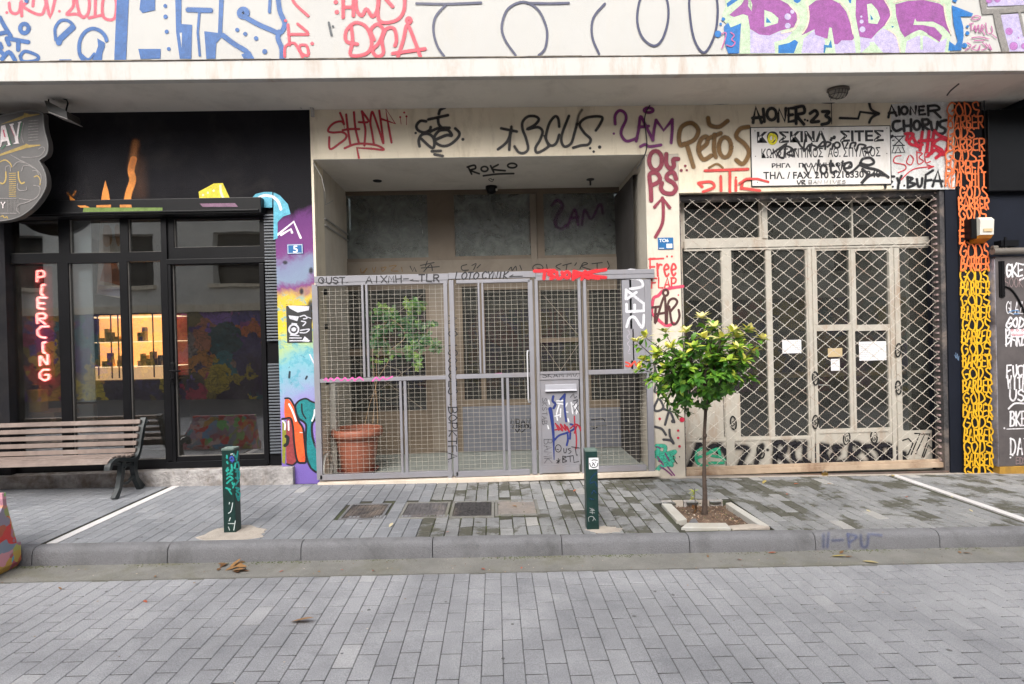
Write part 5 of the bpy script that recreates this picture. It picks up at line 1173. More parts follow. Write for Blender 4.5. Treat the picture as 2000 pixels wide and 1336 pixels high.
for px, py, k_, L in ((455, 1104, .1, .05), (465, 1108, .3, .06), (448, 1110, .35, .07), (470, 1112, .2, .05), (440, 1106, .15, .05), (460, 1113, .05, .06), (475, 1106, .3, .05), (452, 1116, .33, .07), (430, 1110, .2, .04), (468, 1116, .4, .05), (445, 1102, .1, .05), (480, 1111, .3, .05), (458, 1109, .34, .06), (463, 1102, .2, .05)):
    fallen(px, py, k_, L, 'dry brown leaf in the small heap in the gutter below the left bollard', 'leaves heaped in the gutter', zl)
for px, py in ((383, 1138), (120, 1152), (545, 1118), (620, 1116), (300, 1126), (730, 1114), (940, 1110), (665, 1113), (1020, 1108)): fallen(px, py, rnd.choice((.3, .35, .6)), rnd.uniform(.02, .035), 'small brown scrap of leaf in the gutter left of the middle', 'leaf scraps in the gutter', zl)
for px, py in ((1382, 1085), (1440, 1092), (1500, 1080), (1640, 1082), (1650, 1088), (1460, 1075), (1730, 1072), (1872, 1077), (1880, 1080)): fallen(px, py, rnd.choice((.3, .58, .62, .2)), rnd.uniform(.025, .045), 'small reddish leaf in the gutter right of the tree', 'reddish leaves in the right gutter', zl)
fallen(1684, 1096, .85, .07, 'yellow curled leaf lying in the gutter towards the right', None, zl)
fallen(1622, 1087, .8, .08, 'longer greenish leaf at the foot of the kerb on the right', None, zl)
fallen(568, 1215, .33, .10, 'single long tan leaf lying alone on the road pavers', None, -.118)
fallen(280, 1174, .6, .03, 'tiny red leaf on the road pavers at the left', None, -.118)
for px, py in ((1120, 960), (1380, 968), (1590, 990), (1540, 965), (1768, 970), (1860, 972), (1700, 1000), (1310, 955), (870, 1040), (930, 1042), (1010, 990), (760, 1030), (1560, 945), (1615, 945), (1900, 1000)): fallen(px, py, rnd.choice((.3, .6, .62, .9)), rnd.uniform(.02, .04), 'small leaf scrap lying on the pavement pavers', 'leaf scraps on the pavement', .002)
for px, py in ((1745, 928), (1490, 945)): fallen(px, py, .8, .06, 'yellow green leaf by the foot of the lattice shutter', 'yellow green leaves by the shutter', .002)

# ================================================================ GRAFFITI
UP = (1, -.62, -1)
BLUE, PINK, NAVY = (20, 95, 170), (240, 85, 110), (58, 62, 98)
ink = Ink(UP, (0, 0), 6.667)
ink.S('120,40 135,140 190,180 250,150 270,40;280,20 285,210;260,-60 350,-40 350,30 300,80 400,150 500,190 555,180 580,120 600,40 560,-60 450,-40 430,80;!590,-60 640,190 655,230 690,120 730,-60;.775,148,22;.90,165,22;860,-40 940,-60 960,40 940,110 870,190 1000,185 1090,230;1070,-60 1000,0 1040,180 1090,225 1150,170 1160,0 1070,-60;1180,-20 1240,-60 1240,190;1160,235 1340,195;1420,-60 1345,0 1340,200 1420,260 1500,220 1510,0 1420,-60', 34)
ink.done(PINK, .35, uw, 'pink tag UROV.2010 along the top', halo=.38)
ink.S('0,230 60,340 140,470;0,440 90,420;o 320,372,55,60;90,500 370,550;95,520 120,580;240,550 240,650;0,570 20,620;30,770 120,680 200,790;0,660 60,720', 46).S('270,730 330,670 480,720 500,770 420,800 300,800 265,730', 36)
ink.S('730,520 720,380 780,280 860,265 930,300 965,360', 34).S('950,360 850,450 780,520 770,555', 66).S('1090,790 1040,700 1040,550 1100,430 1200,375 1300,400 1370,470 1390,530', 40).fill('1270,500 1370,560 1365,620 1335,700 1330,785 1200,785 1250,690 1280,600').S('1050,700 1150,775 1230,700', 26).fill('1530,-200 1690,-200 1645,788 1490,788')
ink.S('380,-160 330,-60 350,20;420,-150 480,-80', 40).fill('780,775 930,775 940,786 770,786')
ink.at((0, 0), 3.181).fill('880,-60 965,-60 965,65 885,82 868,60').fill('860,305 1000,305 998,365 875,368').fill('1088,-80 1130,-80 1128,150 1195,155 1190,367 1118,367 1095,200').S('.1028,38,13;.1030,105,15;.1037,198,14;.1050,305,13', 14)
ink.S('1170,62 1310,66', 26).S('!1240,70 1230,200 1242,345', 13).fill('1365,-80 1395,-80 1380,230 1345,270 1340,367 1283,367 1270,195 1355,205').S('o 1512,82,24,24', 26)
ink.S('1520,105 1600,150 1680,185 1740,205 1770,150 1740,70 1725,-40;1735,200 1728,240 1750,300 1752,365', 25).S('1680,-30 1675,75', 16).S('1385,220 1450,270 1530,320 1560,365', 26).fill('1500,340 1555,320 1582,366 1515,366').S('.1475,187,14;.1525,212,14;.1592,240,15;.1646,322,17', 14)
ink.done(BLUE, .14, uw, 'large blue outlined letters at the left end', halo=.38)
ink.fill('1118,205 1133,205 1130,300'); ink.done((205, 205, 205), .1, uw, 'white gap inside a blue letter')
ink.S('.1775,130,11;1790,155 1800,280;1800,215 1915,215;1850,150 1910,200;1770,352 1775,290 1830,270 1870,330 1915,345 1905,285 1860,290 1880,355;.1940,272,13;1810,-40 1830,20 1915,100', 15)
ink.at((500, 0), 3.333).S('.520,15,17;.527,80,17;568,-60 568,115;635,-60 635,105;568,50 635,48;650,-50 655,60 690,105 720,60 760,110 795,50 800,-60;800,-60 800,130 900,140 960,80 970,-40;840,-10 890,45;o 995,135,13,16', 20)
ink.S('620,170 630,270 618,360 720,350 755,280 720,180 650,150 590,200 590,270 660,290;770,260 748,200 790,160 830,200 800,280 760,330 790,370 830,345 820,260 850,190 900,190 915,260 905,300;925,370 960,260 985,165 1030,260 1070,368;890,350 1100,320', 20)
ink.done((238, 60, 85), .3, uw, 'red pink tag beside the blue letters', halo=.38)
ink.S('475,150 492,230', 14).dot(502, 174, 9); ink.done((50, 60, 70), .3, uw, 'small black mark')
ink.S('1045,25 1250,28 1465,20;1235,35 1170,110 1155,200 1180,300 1225,368;1690,362 1620,260 1600,170 1640,60 1740,15 1830,60 1880,150 1895,230 1880,320 1840,362;1765,22 1900,25 2035,22', 14)
ink.at((1100, 0), 2.222).S('180,18 130,80 125,160 155,235;390,-60 340,-20 320,80 340,160 390,200 430,170 455,80 445,-10 390,-60;605,-70 550,-20 550,80 570,180 610,230 650,170 668,80 660,-20 605,-70', 9); ink.done(NAVY, .2, uw, 'thin navy outlined rounded letters across the middle')
# big purple piece
ink.at((1380, 0), 6.25)
DM, MINT, PUR, LAV, CRM = (20, 120, 200), (205, 228, 195), (165, 85, 165), (205, 195, 235), (240, 225, 205)
ink.fill('205,-120 2000,-120 3750,-150 3760,-150 2980,-150 2960,640 2940,660 400,660 420,290 290,340 200,260 190,180 230,80'); ink.done(MINT, .1, uw, 'pale mint outline of the large purple piece')
ink.fill('205,330 260,280 290,345 415,290 390,657 260,657 225,560').S('.135,420,44;.200,240,24;.168,298,17', 9).fill('240,50 380,-60 420,-20 250,95').fill('1030,-60 1160,-60 1140,25 1100,48 1060,25').fill('1700,-60 1770,-60 1755,48 1735,40').fill('870,560 1000,530 1070,490 1112,520 1060,655 870,655')
ink.at((1680, 0), 6.25).fill('1110,70 1370,170 1350,208 1215,208 1250,330 1255,450 1225,620 1065,625 1080,510 1150,560 1180,510 1130,300').fill('1115,-60 1210,-60 1160,40 1120,20').S('.1300,330,18;.1300,410,26;.1265,560,34', 9); ink.done(DM, .1, uw, 'bright blue background shapes')
ink.at((1380, 0), 6.25).fill('500,-120 880,-120 880,0 1000,60 1090,160 1100,250 1060,340 900,380 760,440 640,430 560,380 525,360 500,200 440,180 330,215 270,190 420,60 480,-40')
ink.fill('1225,90 1330,10 1500,-10 1620,50 1700,150 1760,330 1795,470 1770,500 1640,500 1590,550 1540,540 1515,345 1490,345 1470,480 1420,470 1320,430 1310,365 1150,440 1220,300 1240,150')
ink.fill('1820,-120 2125,-120 2215,80 2235,200 2175,310 2075,400 2005,480 1860,455 1810,200')
ink.at((1680, 0), 6.25).fill('420,60 560,20 760,5 960,50 1010,90 1040,280 1095,430 1000,330 880,270 680,270 662,230 640,310 760,312 900,340 992,440 962,520 860,450 720,380 620,430 540,470 480,380 430,200'); ink.done(PUR, .1, uw, 'purple letter bodies reading PARS')
ink.at((1380, 0), 6.25).fill('525,365 640,430 760,440 900,390 1040,400 960,480 820,520 830,655 530,655').fill('1150,655 1180,480 1310,370 1320,430 1430,470 1440,530 1420,655').fill('1540,540 1590,550 1640,500 1795,500 1815,655 1562,655').S('.985,210,42;.985,320,36;.1040,150,26', 9)
ink.at((1680, 0), 6.25).fill('-10,460 130,480 270,350 400,420 460,520 470,650 265,650 150,520 0,655').fill('540,650 560,510 700,440 800,450 940,530 1050,470 1020,650').S('.10,270,26;.20,365,38;.5,210,14', 9).fill('1540,-120 2200,-120 2200,60 1545,85').fill('1700,190 1940,170 2010,450 2100,640 1800,640'); ink.done(LAV, .1, uw, 'lavender lower halves of the letters')
ink.at((1380, 0), 6.25).fill('470,-80 520,-80 500,80 545,145 552,60 520,-20').fill('700,130 790,160 872,230 862,290 700,338').fill('1495,340 1520,350 1570,660 1440,650 1490,560')
ink.at((1680, 0), 6.25).fill('75,60 130,50 200,130 235,230 200,300 95,290').S('740,460 740,600;540,480 620,430 720,390 800,430', 26).fill('105,520 160,520 275,650 125,650'); ink.done((208, 232, 198), .1, uw, 'mint counters and notches')
ink.fill('115,180 155,245 120,250').fill('370,320 405,330 385,348').at((1380, 0), 6.25).fill('725,215 785,285 720,285').fill('1425,550 1480,560 1510,490 1527,592 1450,585 1437,650 1420,650'); ink.done((30, 125, 185), .1, uw, 'small blue triangles in the counters')
ink.S('1000,60 1100,170 1110,270 1050,370 910,410;1215,20 1240,200 1215,330 1165,410', 22).S('1620,30 1720,150 1780,420', 18).at((1680, 0), 6.25).S('270,-20 350,110 365,200 300,315;400,40 560,0 800,-5 960,30;1010,60 1040,250 1100,420;330,370 430,450 480,640', 18); ink.done(CRM, .4, uw, 'cream highlights')
ink.S('!1480,-60 1505,150 2200,95', 74).S('!1655,170 1690,350 1765,630', 74).S('!1930,150 1990,440', 30); ink.done((150, 145, 140), .15, uw, 'thick grey outline of the next piece')
ink.S('.1805,390,52;.1860,570,58;.1985,570,40;.1560,10,45;.1660,0,45;.1920,470,12', 9); ink.done((195, 125, 200), .3, uw, 'violet spots')
ink.S('1350,230 1400,200 1460,220 1400,250 1350,230;1320,300 1370,290;1340,300 1345,380;1370,370 1390,320 1400,400 1430,310 1440,400;1460,400 1470,310 1500,350 1470,360 1510,430;1520,290 1540,410 1600,400 1590,330;1600,430 1650,470;1350,470 1450,460 1560,485;1380,505 1500,500;1290,530 1340,570 1270,620;1400,560 1350,600 1420,620 1450,560 1440,620;1480,530 1530,590 1470,620;1520,540 1590,620 1560,550', 12)
ink.at((1380, 0), 6.25).S('180,420 230,410 215,500 180,595;240,560 300,575 340,530 300,490 330,440 290,405', 14); ink.done((200, 105, 165), .3, uw, 'thin magenta tag with a 23')

LN = (1, 0, -1)
ink = Ink(LN, (620, 190), 6.667)
ink.S('345,345 310,315 230,330 165,380 140,440 200,460 320,455 375,490 365,540 290,600 165,675 155,520;295,205 330,290 345,350;375,225 395,400 430,625;475,195 495,400 540,595;330,430 420,415 545,415;580,185 600,300 625,430 612,630;580,185 665,315 540,325;735,610 710,450 690,330 710,190 750,270 820,480 860,600 830,350 805,175;!965,590 930,400 890,150 1015,345 835,285;355,665 480,615 620,605 780,630 865,685 700,670;!700,670 515,660 540,790', 24).S('.1078,260,15;.1130,200,15;.1160,250,16', 9).S('1078,260 1090,350;1160,250 1160,360;345,350 350,400', 6)
ink.done((175, 28, 45), .22, lt, 'red spiky tag with two drips', halo=.38)
ink.S('1415,315 1340,310 1290,370 1310,430 1390,460 1460,430 1475,390;1445,290 1700,235;1580,220 1600,165 1660,135;1570,280 1580,350 1610,390;1470,450 1530,420 1600,400 1720,400;1610,410 1530,500 1530,580 1620,635 1720,620 1820,540 1850,470 1795,408;1330,640 1320,560 1360,490 1450,480 1520,550 1500,665 1350,540;1490,705 1605,700;1525,745 1630,765;.1280,467,19;.1895,550,24', 32).S('1600,430 1700,430 1750,500 1680,495 1550,550', 34)
ink.at((920, 190), 4.762).S('280,290 425,320;375,275 370,330 330,420 250,485;365,330 355,490;405,460 440,510 490,520 530,480 510,380 480,300 480,230 530,180 600,180 630,210 590,260 520,300 620,280 665,320 640,400 600,470 610,515 660,500 720,460;820,275 810,200 780,180 730,240 700,340 700,400 740,450 790,430 820,350;910,175 850,330 840,410 870,460 930,430 960,340 985,250;1160,310 1200,250 1215,185 1080,190 1010,250 1050,330 1110,390 1090,440 1020,450 950,470;.1107,475,14;.1140,507,14;.1195,465,19', 22).S('680,360 720,460', 14)
ink.done((40, 36, 36), .28, lt, 'two black round-lettered tags, one reading RCUS', halo=.38); ink.S('985,250 1000,170 1030,120', 34); ink.done((60, 50, 48), .9, lt, 'dark blurred spray end', dens=.8)
ink.S('1340,250 1340,170 1380,125 1430,150 1440,210 1400,300 1400,360 1450,410 1545,380;1535,410 1560,290 1575,180 1620,260 1690,400;1560,280 1650,270;1690,400 1700,310 1720,215;!1720,215 1790,310 1870,210;1870,210 1870,300 1860,425;o 1650,122,42,22;1575,460 1620,440 1660,460 1765,445;.1327,340,13', 24)
ink.done((120, 35, 110), .3, lt, 'purple tag reading 2AM', halo=.38)
ink.at((920, 190), 4.762).S('o 1715,590,60,90;1815,530 1815,620 1850,665 1885,640 1880,580 1925,575;1675,960 1670,850 1660,720 1720,705 1755,750 1740,790 1680,820;1905,760 1880,700 1830,715 1820,760 1880,800 1905,850 1870,895 1800,890 1765,850 1775,800;.1953,682,16;.1990,640,14;.2005,680,12', 34)
ink.at((1240, 140), 2.632).S('105,850 140,780 145,700 140,650;!100,697 142,650 178,700', 14).at((1200, 500), 3.036); ink.done((130, 38, 60), .22, pl, 'maroon letters OUPS with an arrow pointing up', halo=.38)
ink = Ink((1, 0, -1), (1200, 500), 3.036, .0016)
ink.word('Free', 208, 12, 372, 118, 10).S('205,20 290,15;.312,3,7;.340,3,7', 9).word('FLAP', 218, 130, 372, 190, 8); ink.done((205, 60, 65), .25, pl, 'red writing Free Flap', halo=.38)
ink.S('220,340 230,255 260,235 290,205 340,190 405,180;225,345 300,410 350,400', 20); ink.done((215, 60, 100), .5, pl, 'pink smear', dens=.8)
ink.S('186,310 270,300;245,302 242,400 285,262 300,255 305,400;!250,345 310,335;310,400 318,280 350,252 372,275 335,325;325,300 340,395 365,400 385,360 380,320;o 303,218,15,18;190,345 210,385;215,345 215,380', 13); ink.done((75, 40, 40), .28, pl, 'dark maroon tag AE')
ink.S('235,640 250,700 280,745 305,755;245,760 240,805 275,800 290,768 270,770;260,845 235,900 250,920 290,900 270,850;285,905 330,925 355,985;330,905 315,945 300,1000;.345,980,13;240,1012 280,1025 305,1060;290,1088 330,1092 352,1112 330,1070 326,1030;300,800 310,770;.355,905,13', 12); ink.done((70, 70, 75), .35, pl, 'grey black tag running down the pillar', halo=.38)
ink.S('.255,815,8;.268,965,10;.375,950,9;.400,970,19;.377,1035,9;.377,1078,9;.385,1128,10;.378,232,6', 9); ink.done((200, 30, 65), .4, pl, 'red paint dots')
ink.S('250,1125 300,1130 290,1170 250,1160 255,1190 330,1165 360,1160 320,1185 265,1200 290,1215 350,1195;245,1278 270,1250 310,1235;320,1240 345,1215;300,1190 340,1240;260,1140 255,1180', 24); ink.done((70, 185, 155), .5, pl, 'mint green splash near the foot')
ink.S('255,1190 290,1240;300,1170 325,1215;280,1220 262,1215;270,1250 300,1265 340,1300;315,1250 355,1300;250,1130 270,1140', 8); ink.done((130, 60, 120), .4, pl, 'purple scribble near the foot')
ink.S('.350,1190,6;.385,1190,5;350,1200 370,1230;.330,1180,4', 6); ink.done((50, 40, 35), .5, pl, 'small dark splatters')
# ROKO on the recess ceiling
ink = Ink((2, 3.2115, -1), (600, 180), 2.7027)
ink.S('852,398 868,432;845,395 882,385 888,402 862,412 908,430;o 936,405,18,13;968,388 985,422;1008,382 975,405 1045,414;o 1082,387,24,12;930,441 1000,432 1090,429', 9).S('958,460 970,455 975,462 985,458 975,472 958,460', 3); ink.done((14, 14, 14), .3, rc, 'black tag ROKO on the ceiling')
# over the shutter
ink = Ink(LN, (1440, 190), 4.545)
wh = Ink(LN, (1440, 190), 4.545, .0006); wh.fill('1365,60 1870,25 1930,200 1910,400 1940,780 1930,818 1375,815 1360,780'); wh.done((218, 218, 216), .05, sw, 'white overpainted patch')
ink.S('!140,225 165,90 215,225;135,185 215,178;230,105 240,215;o 305,150,42,52;!362,215 372,105 420,215 430,100;!500,97 455,100 455,218 510,208;455,160 490,155;!522,235 520,92;515,92 585,82 592,138 530,160 590,240;.600,200,12;.622,208,12;645,145 690,118 712,150 680,190 655,220 722,215;755,128 815,130 785,165 820,190 805,228 750,242', 25)
ink.S('!910,185 1072,190 1090,130 1250,150;1170,50 1190,110 1255,145;1255,145 1195,180 1170,225', 20)
ink.S('!1340,178 1368,72 1412,165;1345,140 1400,135;1432,85 1438,155;o 1482,118,28,34;!1535,150 1538,85 1578,150 1585,82;!1655,82 1612,84 1614,155 1665,150;1612,118 1650,116;!1695,160 1692,80;1690,78 1765,75 1790,108 1700,125;1740,120 1802,180', 20)
ink.S('1440,212 1390,220 1380,270 1410,300 1455,282;1475,210 1480,300;1540,198 1540,300;1480,256 1540,252;o 1592,250,28,40;1648,290 1640,200;1640,200 1692,200 1690,240 1648,250 1700,292;1715,220 1730,290 1765,285 1775,220;1852,205 1800,220 1800,258 1845,285 1830,320 1780,325;1335,310 1360,300;1330,375 1375,345', 22)
ink.S('!1310,805 1328,702 1390,705;1320,750 1370,750;.1378,795,11;1418,720 1435,762;1455,700 1430,765 1425,812;.1480,785,11;!1512,800 1510,710;1510,710 1555,722 1520,752 1580,772 1515,800;1592,728 1605,792 1632,780 1640,720;!1662,802 1672,690 1735,650;1668,742 1720,735;!1732,790 1780,650 1812,792;1740,742 1820,745;.1845,785,14', 20)
ink.done((24, 24, 27), .3, sw, 'bold black lettering beside and below the sign', halo=.38)
ink.S('!1375,350 1480,345;!1395,350 1475,430;!1470,350 1390,430;!1380,430 1482,428;!1388,440 1370,495 1485,490 1462,440;!1400,495 1425,440 1450,490;1375,385 1390,380', 8); ink.done((30, 32, 38), .25, sw, 'small black tower drawing')
ink.S('1490,325 1560,330 1520,400 1580,430 1640,420;1640,310 1620,470;1700,305 1680,485;1740,315 1720,500;1610,390 1740,380;1690,520 1760,470 1830,510 1870,400 1800,370 1740,420 1820,480 1760,540;1560,360 1600,440;1510,340 1500,380;1750,300 1790,340 1870,370', 26); ink.done((205, 25, 55), .35, sw, 'thick red scrawl', halo=.38)
ink.S('1450,520 1400,530 1390,580 1480,600 1490,640 1425,670;1520,520 1500,580 1540,600 1560,550 1535,515;1590,480 1600,590 1650,570 1610,535 1640,500 1590,490;1710,500 1665,490 1668,580 1710,570;1665,532 1700,530;1450,735 1560,640 1740,615;!1680,600 1745,618 1690,635', 9); ink.done((200, 45, 60), .25, sw, 'thin red tag SOBE with an arrow')
# tan and red tags left of the sign
ink.at((1240, 140), 2.632).S('300,490 285,440 262,375 235,380 225,340 240,285 290,265 325,300 305,350 250,375;328,405 368,372 368,335 340,348 325,400 350,452 392,432;375,345 440,318;408,325 405,400 415,440;o 462,390,32,52;582,285 540,295 520,335 565,375 585,420 555,475 520,455;375,240 385,275 430,285 475,255', 24).S('380,495 420,475 450,495', 12); ink.done((128, 92, 42), .5, sw, 'brown tag PETOS under a halo', dens=.92)
ink.at((1240, 140), 2.632).S('360,510 580,502;330,572 390,568 405,595 350,618;325,575 345,592;440,545 442,612;487,515 487,618;518,560 518,612;545,602 560,560 620,552 690,568;550,600 640,612', 13).S('.440,538,7;.518,545,7', 9); ink.done((215, 70, 65), .35, sw, 'red tag at the lower left of the sign', halo=.38)

# sign board ---------------------------------------------------------------
h = RX(1468, 248, 1739, 361, Y=-.012)
sg = E_('shop_sign_board', ((h[0]+h[1])/2, -.012, h[2]), 'white rectangular sign with black Greek lettering ΚΟΣΚΙΝΑ - ΣΙΤΕΣ, sprayed over', 'sign')
pb = surf('sign_enamel', (.74, .71, .68), .06, 3, .45, (60, .05, .001), (.36, .30, .22), .5, streak=True)
b = B(); b.box(h[0], h[1], -.012, -.0005, h[2], h[3], .002); bd = O('board', b, pb, sg)
b = B(); e = .007
for (a, c2, d, f_) in ((h[0]-e, h[1]+e, h[3], h[3]+e), (h[0]-e, h[1]+e, h[2]-e, h[2]), (h[0]-e, h[0], h[2], h[3]), (h[1], h[1]+e, h[2], h[3])): b.box(a, c2, -.014, -.0008, d, f_)
O('edge', b, M['ink'], sg)
def signtext(txt, x0, x1, yb, yt, bold, name='lettering'):
    """line fitted between photo coordinates on the sign zoom"""
    L = U(1440+x0/4.545, 190+(yb)/4.545, -.012); R_ = U(1440+x1/4.545, 190+yb/4.545, -.012); T_ = U(1440+(x0+x1)/2/4.545, 190+yt/4.545, -.012); Bm = U(1440+(x0+x1)/2/4.545, 190+yb/4.545, -.012)
    o = text(name, txt, .1, 0, 0, 0, M['ink'], sg, bold=bold); me = o.data; base = W[sg.name]
    co = [v.co+base for v in me.vertices]; mnx, mxx = min(c.x for c in co), max(c.x for c in co); mnz, mxz = 0, max(c.z for c in co)
    cap = .0689*1.0
    for v, c in zip(me.vertices, co):
        fx = (c.x-mnx)/(mxx-mnx); v.co = Vector((L.x+(R_.x-L.x)*fx, -.0130-(.0008 if c.y < -.0 else 0)+0*c.y, Bm.z+(T_.z-Bm.z)*c.z/cap))-base
    return o
def recap(txt):
    return txt
signtext('ΚΟΣΚΙΝΑ - ΣΙΤΕΣ', 175, 1300, 393, 308, .0038)
signtext('ΚΩΝΣΤΑΝΤΙΝΟΣ  ΑΘ. ΣΠΥΛΑΟΣ', 215, 1270, 532, 455, .0008)
signtext('ΡΗΓΑ    ΠΑΛΑΜΗΔΟΥ 2', 305, 1010, 620, 585, .003)
signtext('ΤΗΛ. / FAX. 210 3216330 340', 232, 1270, 718, 660, .0022)
ink = Ink((1, -.0142, -1), (1440, 190), 4.545, .0008)
ink.S('o 312,372,36,42;o 300,360,20,34', 18); ink.done((225, 215, 30), .4, bd, 'yellow paint ring round one letter')
ink.S('310,500 440,410 360,500 410,540 430,440 490,460 500,520 440,500 520,460;540,395 560,430 600,470;600,380 590,480 640,420 640,485 660,410;650,420 700,440 690,470 760,395 770,430 720,440;780,460 790,400 830,410 800,440;840,460 850,415;o 885,425,25,25;!930,400 950,460 980,405;1000,450 1010,410 1050,405 1040,435;1060,470 1080,420 1140,430 1110,460 1190,440 1170,490 1130,480', 17)
ink.S('!590,600 632,690 665,600 700,690 722,560;o 765,640,28,38;830,565 832,665 875,655;!885,590 915,665 935,570;955,632 1010,620 1005,580 960,590 948,640 1000,672 1085,600', 20).S('1088,600 1110,550 1180,538 1212,580 1160,602 1090,585', 22).S('1090,600 1150,625 1250,650 1340,710;1110,640 1155,690 1100,765 1180,692 1300,690', 24).S('.860,355,18;.830,380,16', 9)
ink.S('530,740 545,772 562,740;575,772 572,740 600,742 580,758 602,772', 8); ink.done((40, 38, 40), .35, bd, 'black spray tag scrawled across the sign')
ink.word('BAN WIVES', 630, 738, 965, 768, 4, jit=.8); ink.done((95, 92, 90), .3, bd, 'thin marker words along the bottom edge')
ink.S('!15,765 80,725 180,725 275,752', 18); ink.done((215, 70, 65), .35, bd, 'end of the red tag on the sign corner')
for px_, py_ in ((155, 300), (1325, 275), (160, 525), (1325, 500), (178, 755), (760, 283)):
    ink.dot(px_, py_, 5)
ink.done((60, 55, 50), .2, bd, 'screw heads', name='screw_marks')

# GODS BARBER column
YO = -.012
def col(rows, colr, lab):
    ink = Ink((1, YO, -1), (0, 0), 1., .0012)
    for t, x0, x1, y0, y1 in rows: ink.word(t, x0-2, y0-1.5, x1+3, y1+1.5, 2.7, jit=1.5)
    ink.done(colr, .18, gc, lab)
OR, YL = (238, 120, 62), (222, 170, 25)
col([('GODS', 1852, 1912, 202, 226), ('BARBER', 1853, 1918, 228, 248), ('GODS', 1853, 1900, 250, 270), ('BARBER', 1852, 1920, 272, 294), ('GODS+', 1848, 1922, 294, 316), ('BARBER', 1849, 1918, 316, 338), ('REALSHIT', 1848, 1922, 338, 364),
     ('GODS', 1874, 1926, 366, 386), ('BARBER', 1873, 1928, 388, 408), ('GODS', 1874, 1924, 408, 428), ('BO', 1874, 1896, 430, 450), ('BS', 1874, 1897, 452, 474), ('GODS', 1876, 1929, 478, 502), ('BARBER', 1877, 1929, 504, 526)], OR, 'orange words GODS BARBER repeated')
rows = []; y = 528; i = 0
while y < 922:
    hgt = 22.5; xa = 1877+(y-528)*.017; rows.append((('GODS', 'BARBER')[i % 2], xa, xa+53, y, y+hgt-2)); y += hgt+1.4; i += 1
col(rows, YL, 'yellow words GODS BARBER repeated down to the ground')
ink = Ink((1, .004, -1), (1480, 620), 4.7725, .0012); ink.S('1845,330 1850,380 1835,350;1860,340 1865,395;1875,360 1870,400', 5); ink.done((110, 135, 165), .3, gc, 'small pale blue squiggle beside the yellow words')
ink = Ink((1, 0, -1), (1820, 150), 1.67, .0012); 
ink = Ink((2, 3.70, -1), (1240, 140), 2.632, .002); ink.S('1605,120 1625,95 1665,62', 7); ink.done((20, 20, 24), .3, sof, 'short black stroke under the ledge')
# tags on the doors behind the shutter
ink = Ink((1, YB, -1), (1320, 820), 3.571, .0012)
ink.S('90,335 130,240 165,150;170,150 175,170;230,200 270,180 295,230;300,170 345,230 380,330;385,150 375,330;425,190 500,200 470,260 440,335;445,330 520,330;695,160 690,310;690,165 745,155 760,215 700,240;720,250 780,310;860,165 815,210 830,290 875,300;900,160 900,270 940,310 975,260 985,180;1010,185 1012,320 1060,300 1040,245 1015,240 1060,190 1010,180;1150,185 1100,190 1135,235 1095,245 1105,300 1180,290;1215,310 1222,175 1280,175 1270,225 1225,250 1290,300;1370,185 1305,190 1335,235 1372,285 1320,310 1290,300;1430,310 1425,180;1380,180 1480,175;1480,300 1505,190 1540,300;1480,250 1590,235;1500,200 1530,200;1540,300 1560,240;1400,200 1440,250 1420,300;560,300 600,180;800,170 830,160;1570,250 1600,290', 36)
ink.S('.640,210,16;.590,240,10', 9); ink.done((24, 22, 30), .75, sd_, 'blurred black letters along the kick panels', halo=.6)
ink.S('200,195 145,225 150,300 220,325;150,265 300,200;240,220 290,205 305,255 250,250;235,300 330,300;300,250 340,280', 20); ink.done((50, 170, 130), .4, sd_, 'green ring tag at the left kick panel')
ink.S('!1560,150 1620,130 1652,165 1620,240 1560,262;1560,262 1590,275;!1665,95 1700,95 1640,240;!1700,100 1735,98 1672,235;!1735,100 1770,98 1715,260;!1760,130 1805,125 1800,215 1760,175 1725,265', 9)
def stencil(x, y): ink.ring(x, y, 20, 44, 9, .12).S('%f,%f %f,%f %f,%f %f,%f %f,%f' % (x+9, y-18, x-8, y-12, x-8, y+14, x+8, y+12, x+4, y), 6)
ink.done((16, 16, 18), .25, sd_, 'thin angular marker letters at the right end')
ink.ring(1190, 130, 22, 44, 9, .12).S('1200,110 1182,118 1184,148 1200,142 1194,130', 6).ring(1380, 122, 22, 42, 9, -.1).S('1390,104 1372,112 1374,140 1390,136 1384,124', 6).ring(590, 222, 24, 46, 9, -.2).S('600,200 580,210 584,244 602,236 594,222', 6)
ink.pl = (1, YB-.0165, -1)
for px_, py_ in ((1592, 739), (1592, 824), (1432, 826), (1754, 684), (1754, 757)):
    x_, y_ = (px_-1320)*3.571, (py_-820)*3.571; ink.ring(x_, y_, 19, 46, 10, random.uniform(-.2, .2)).S('%f,%f %f,%f %f,%f %f,%f' % (x_+9, y_-16, x_-7, y_-6, x_+8, y_+8, x_-6, y_+20), 6)
ink.done((16, 16, 18), .25, sd_, 'black oval stencils and thin marker letters')
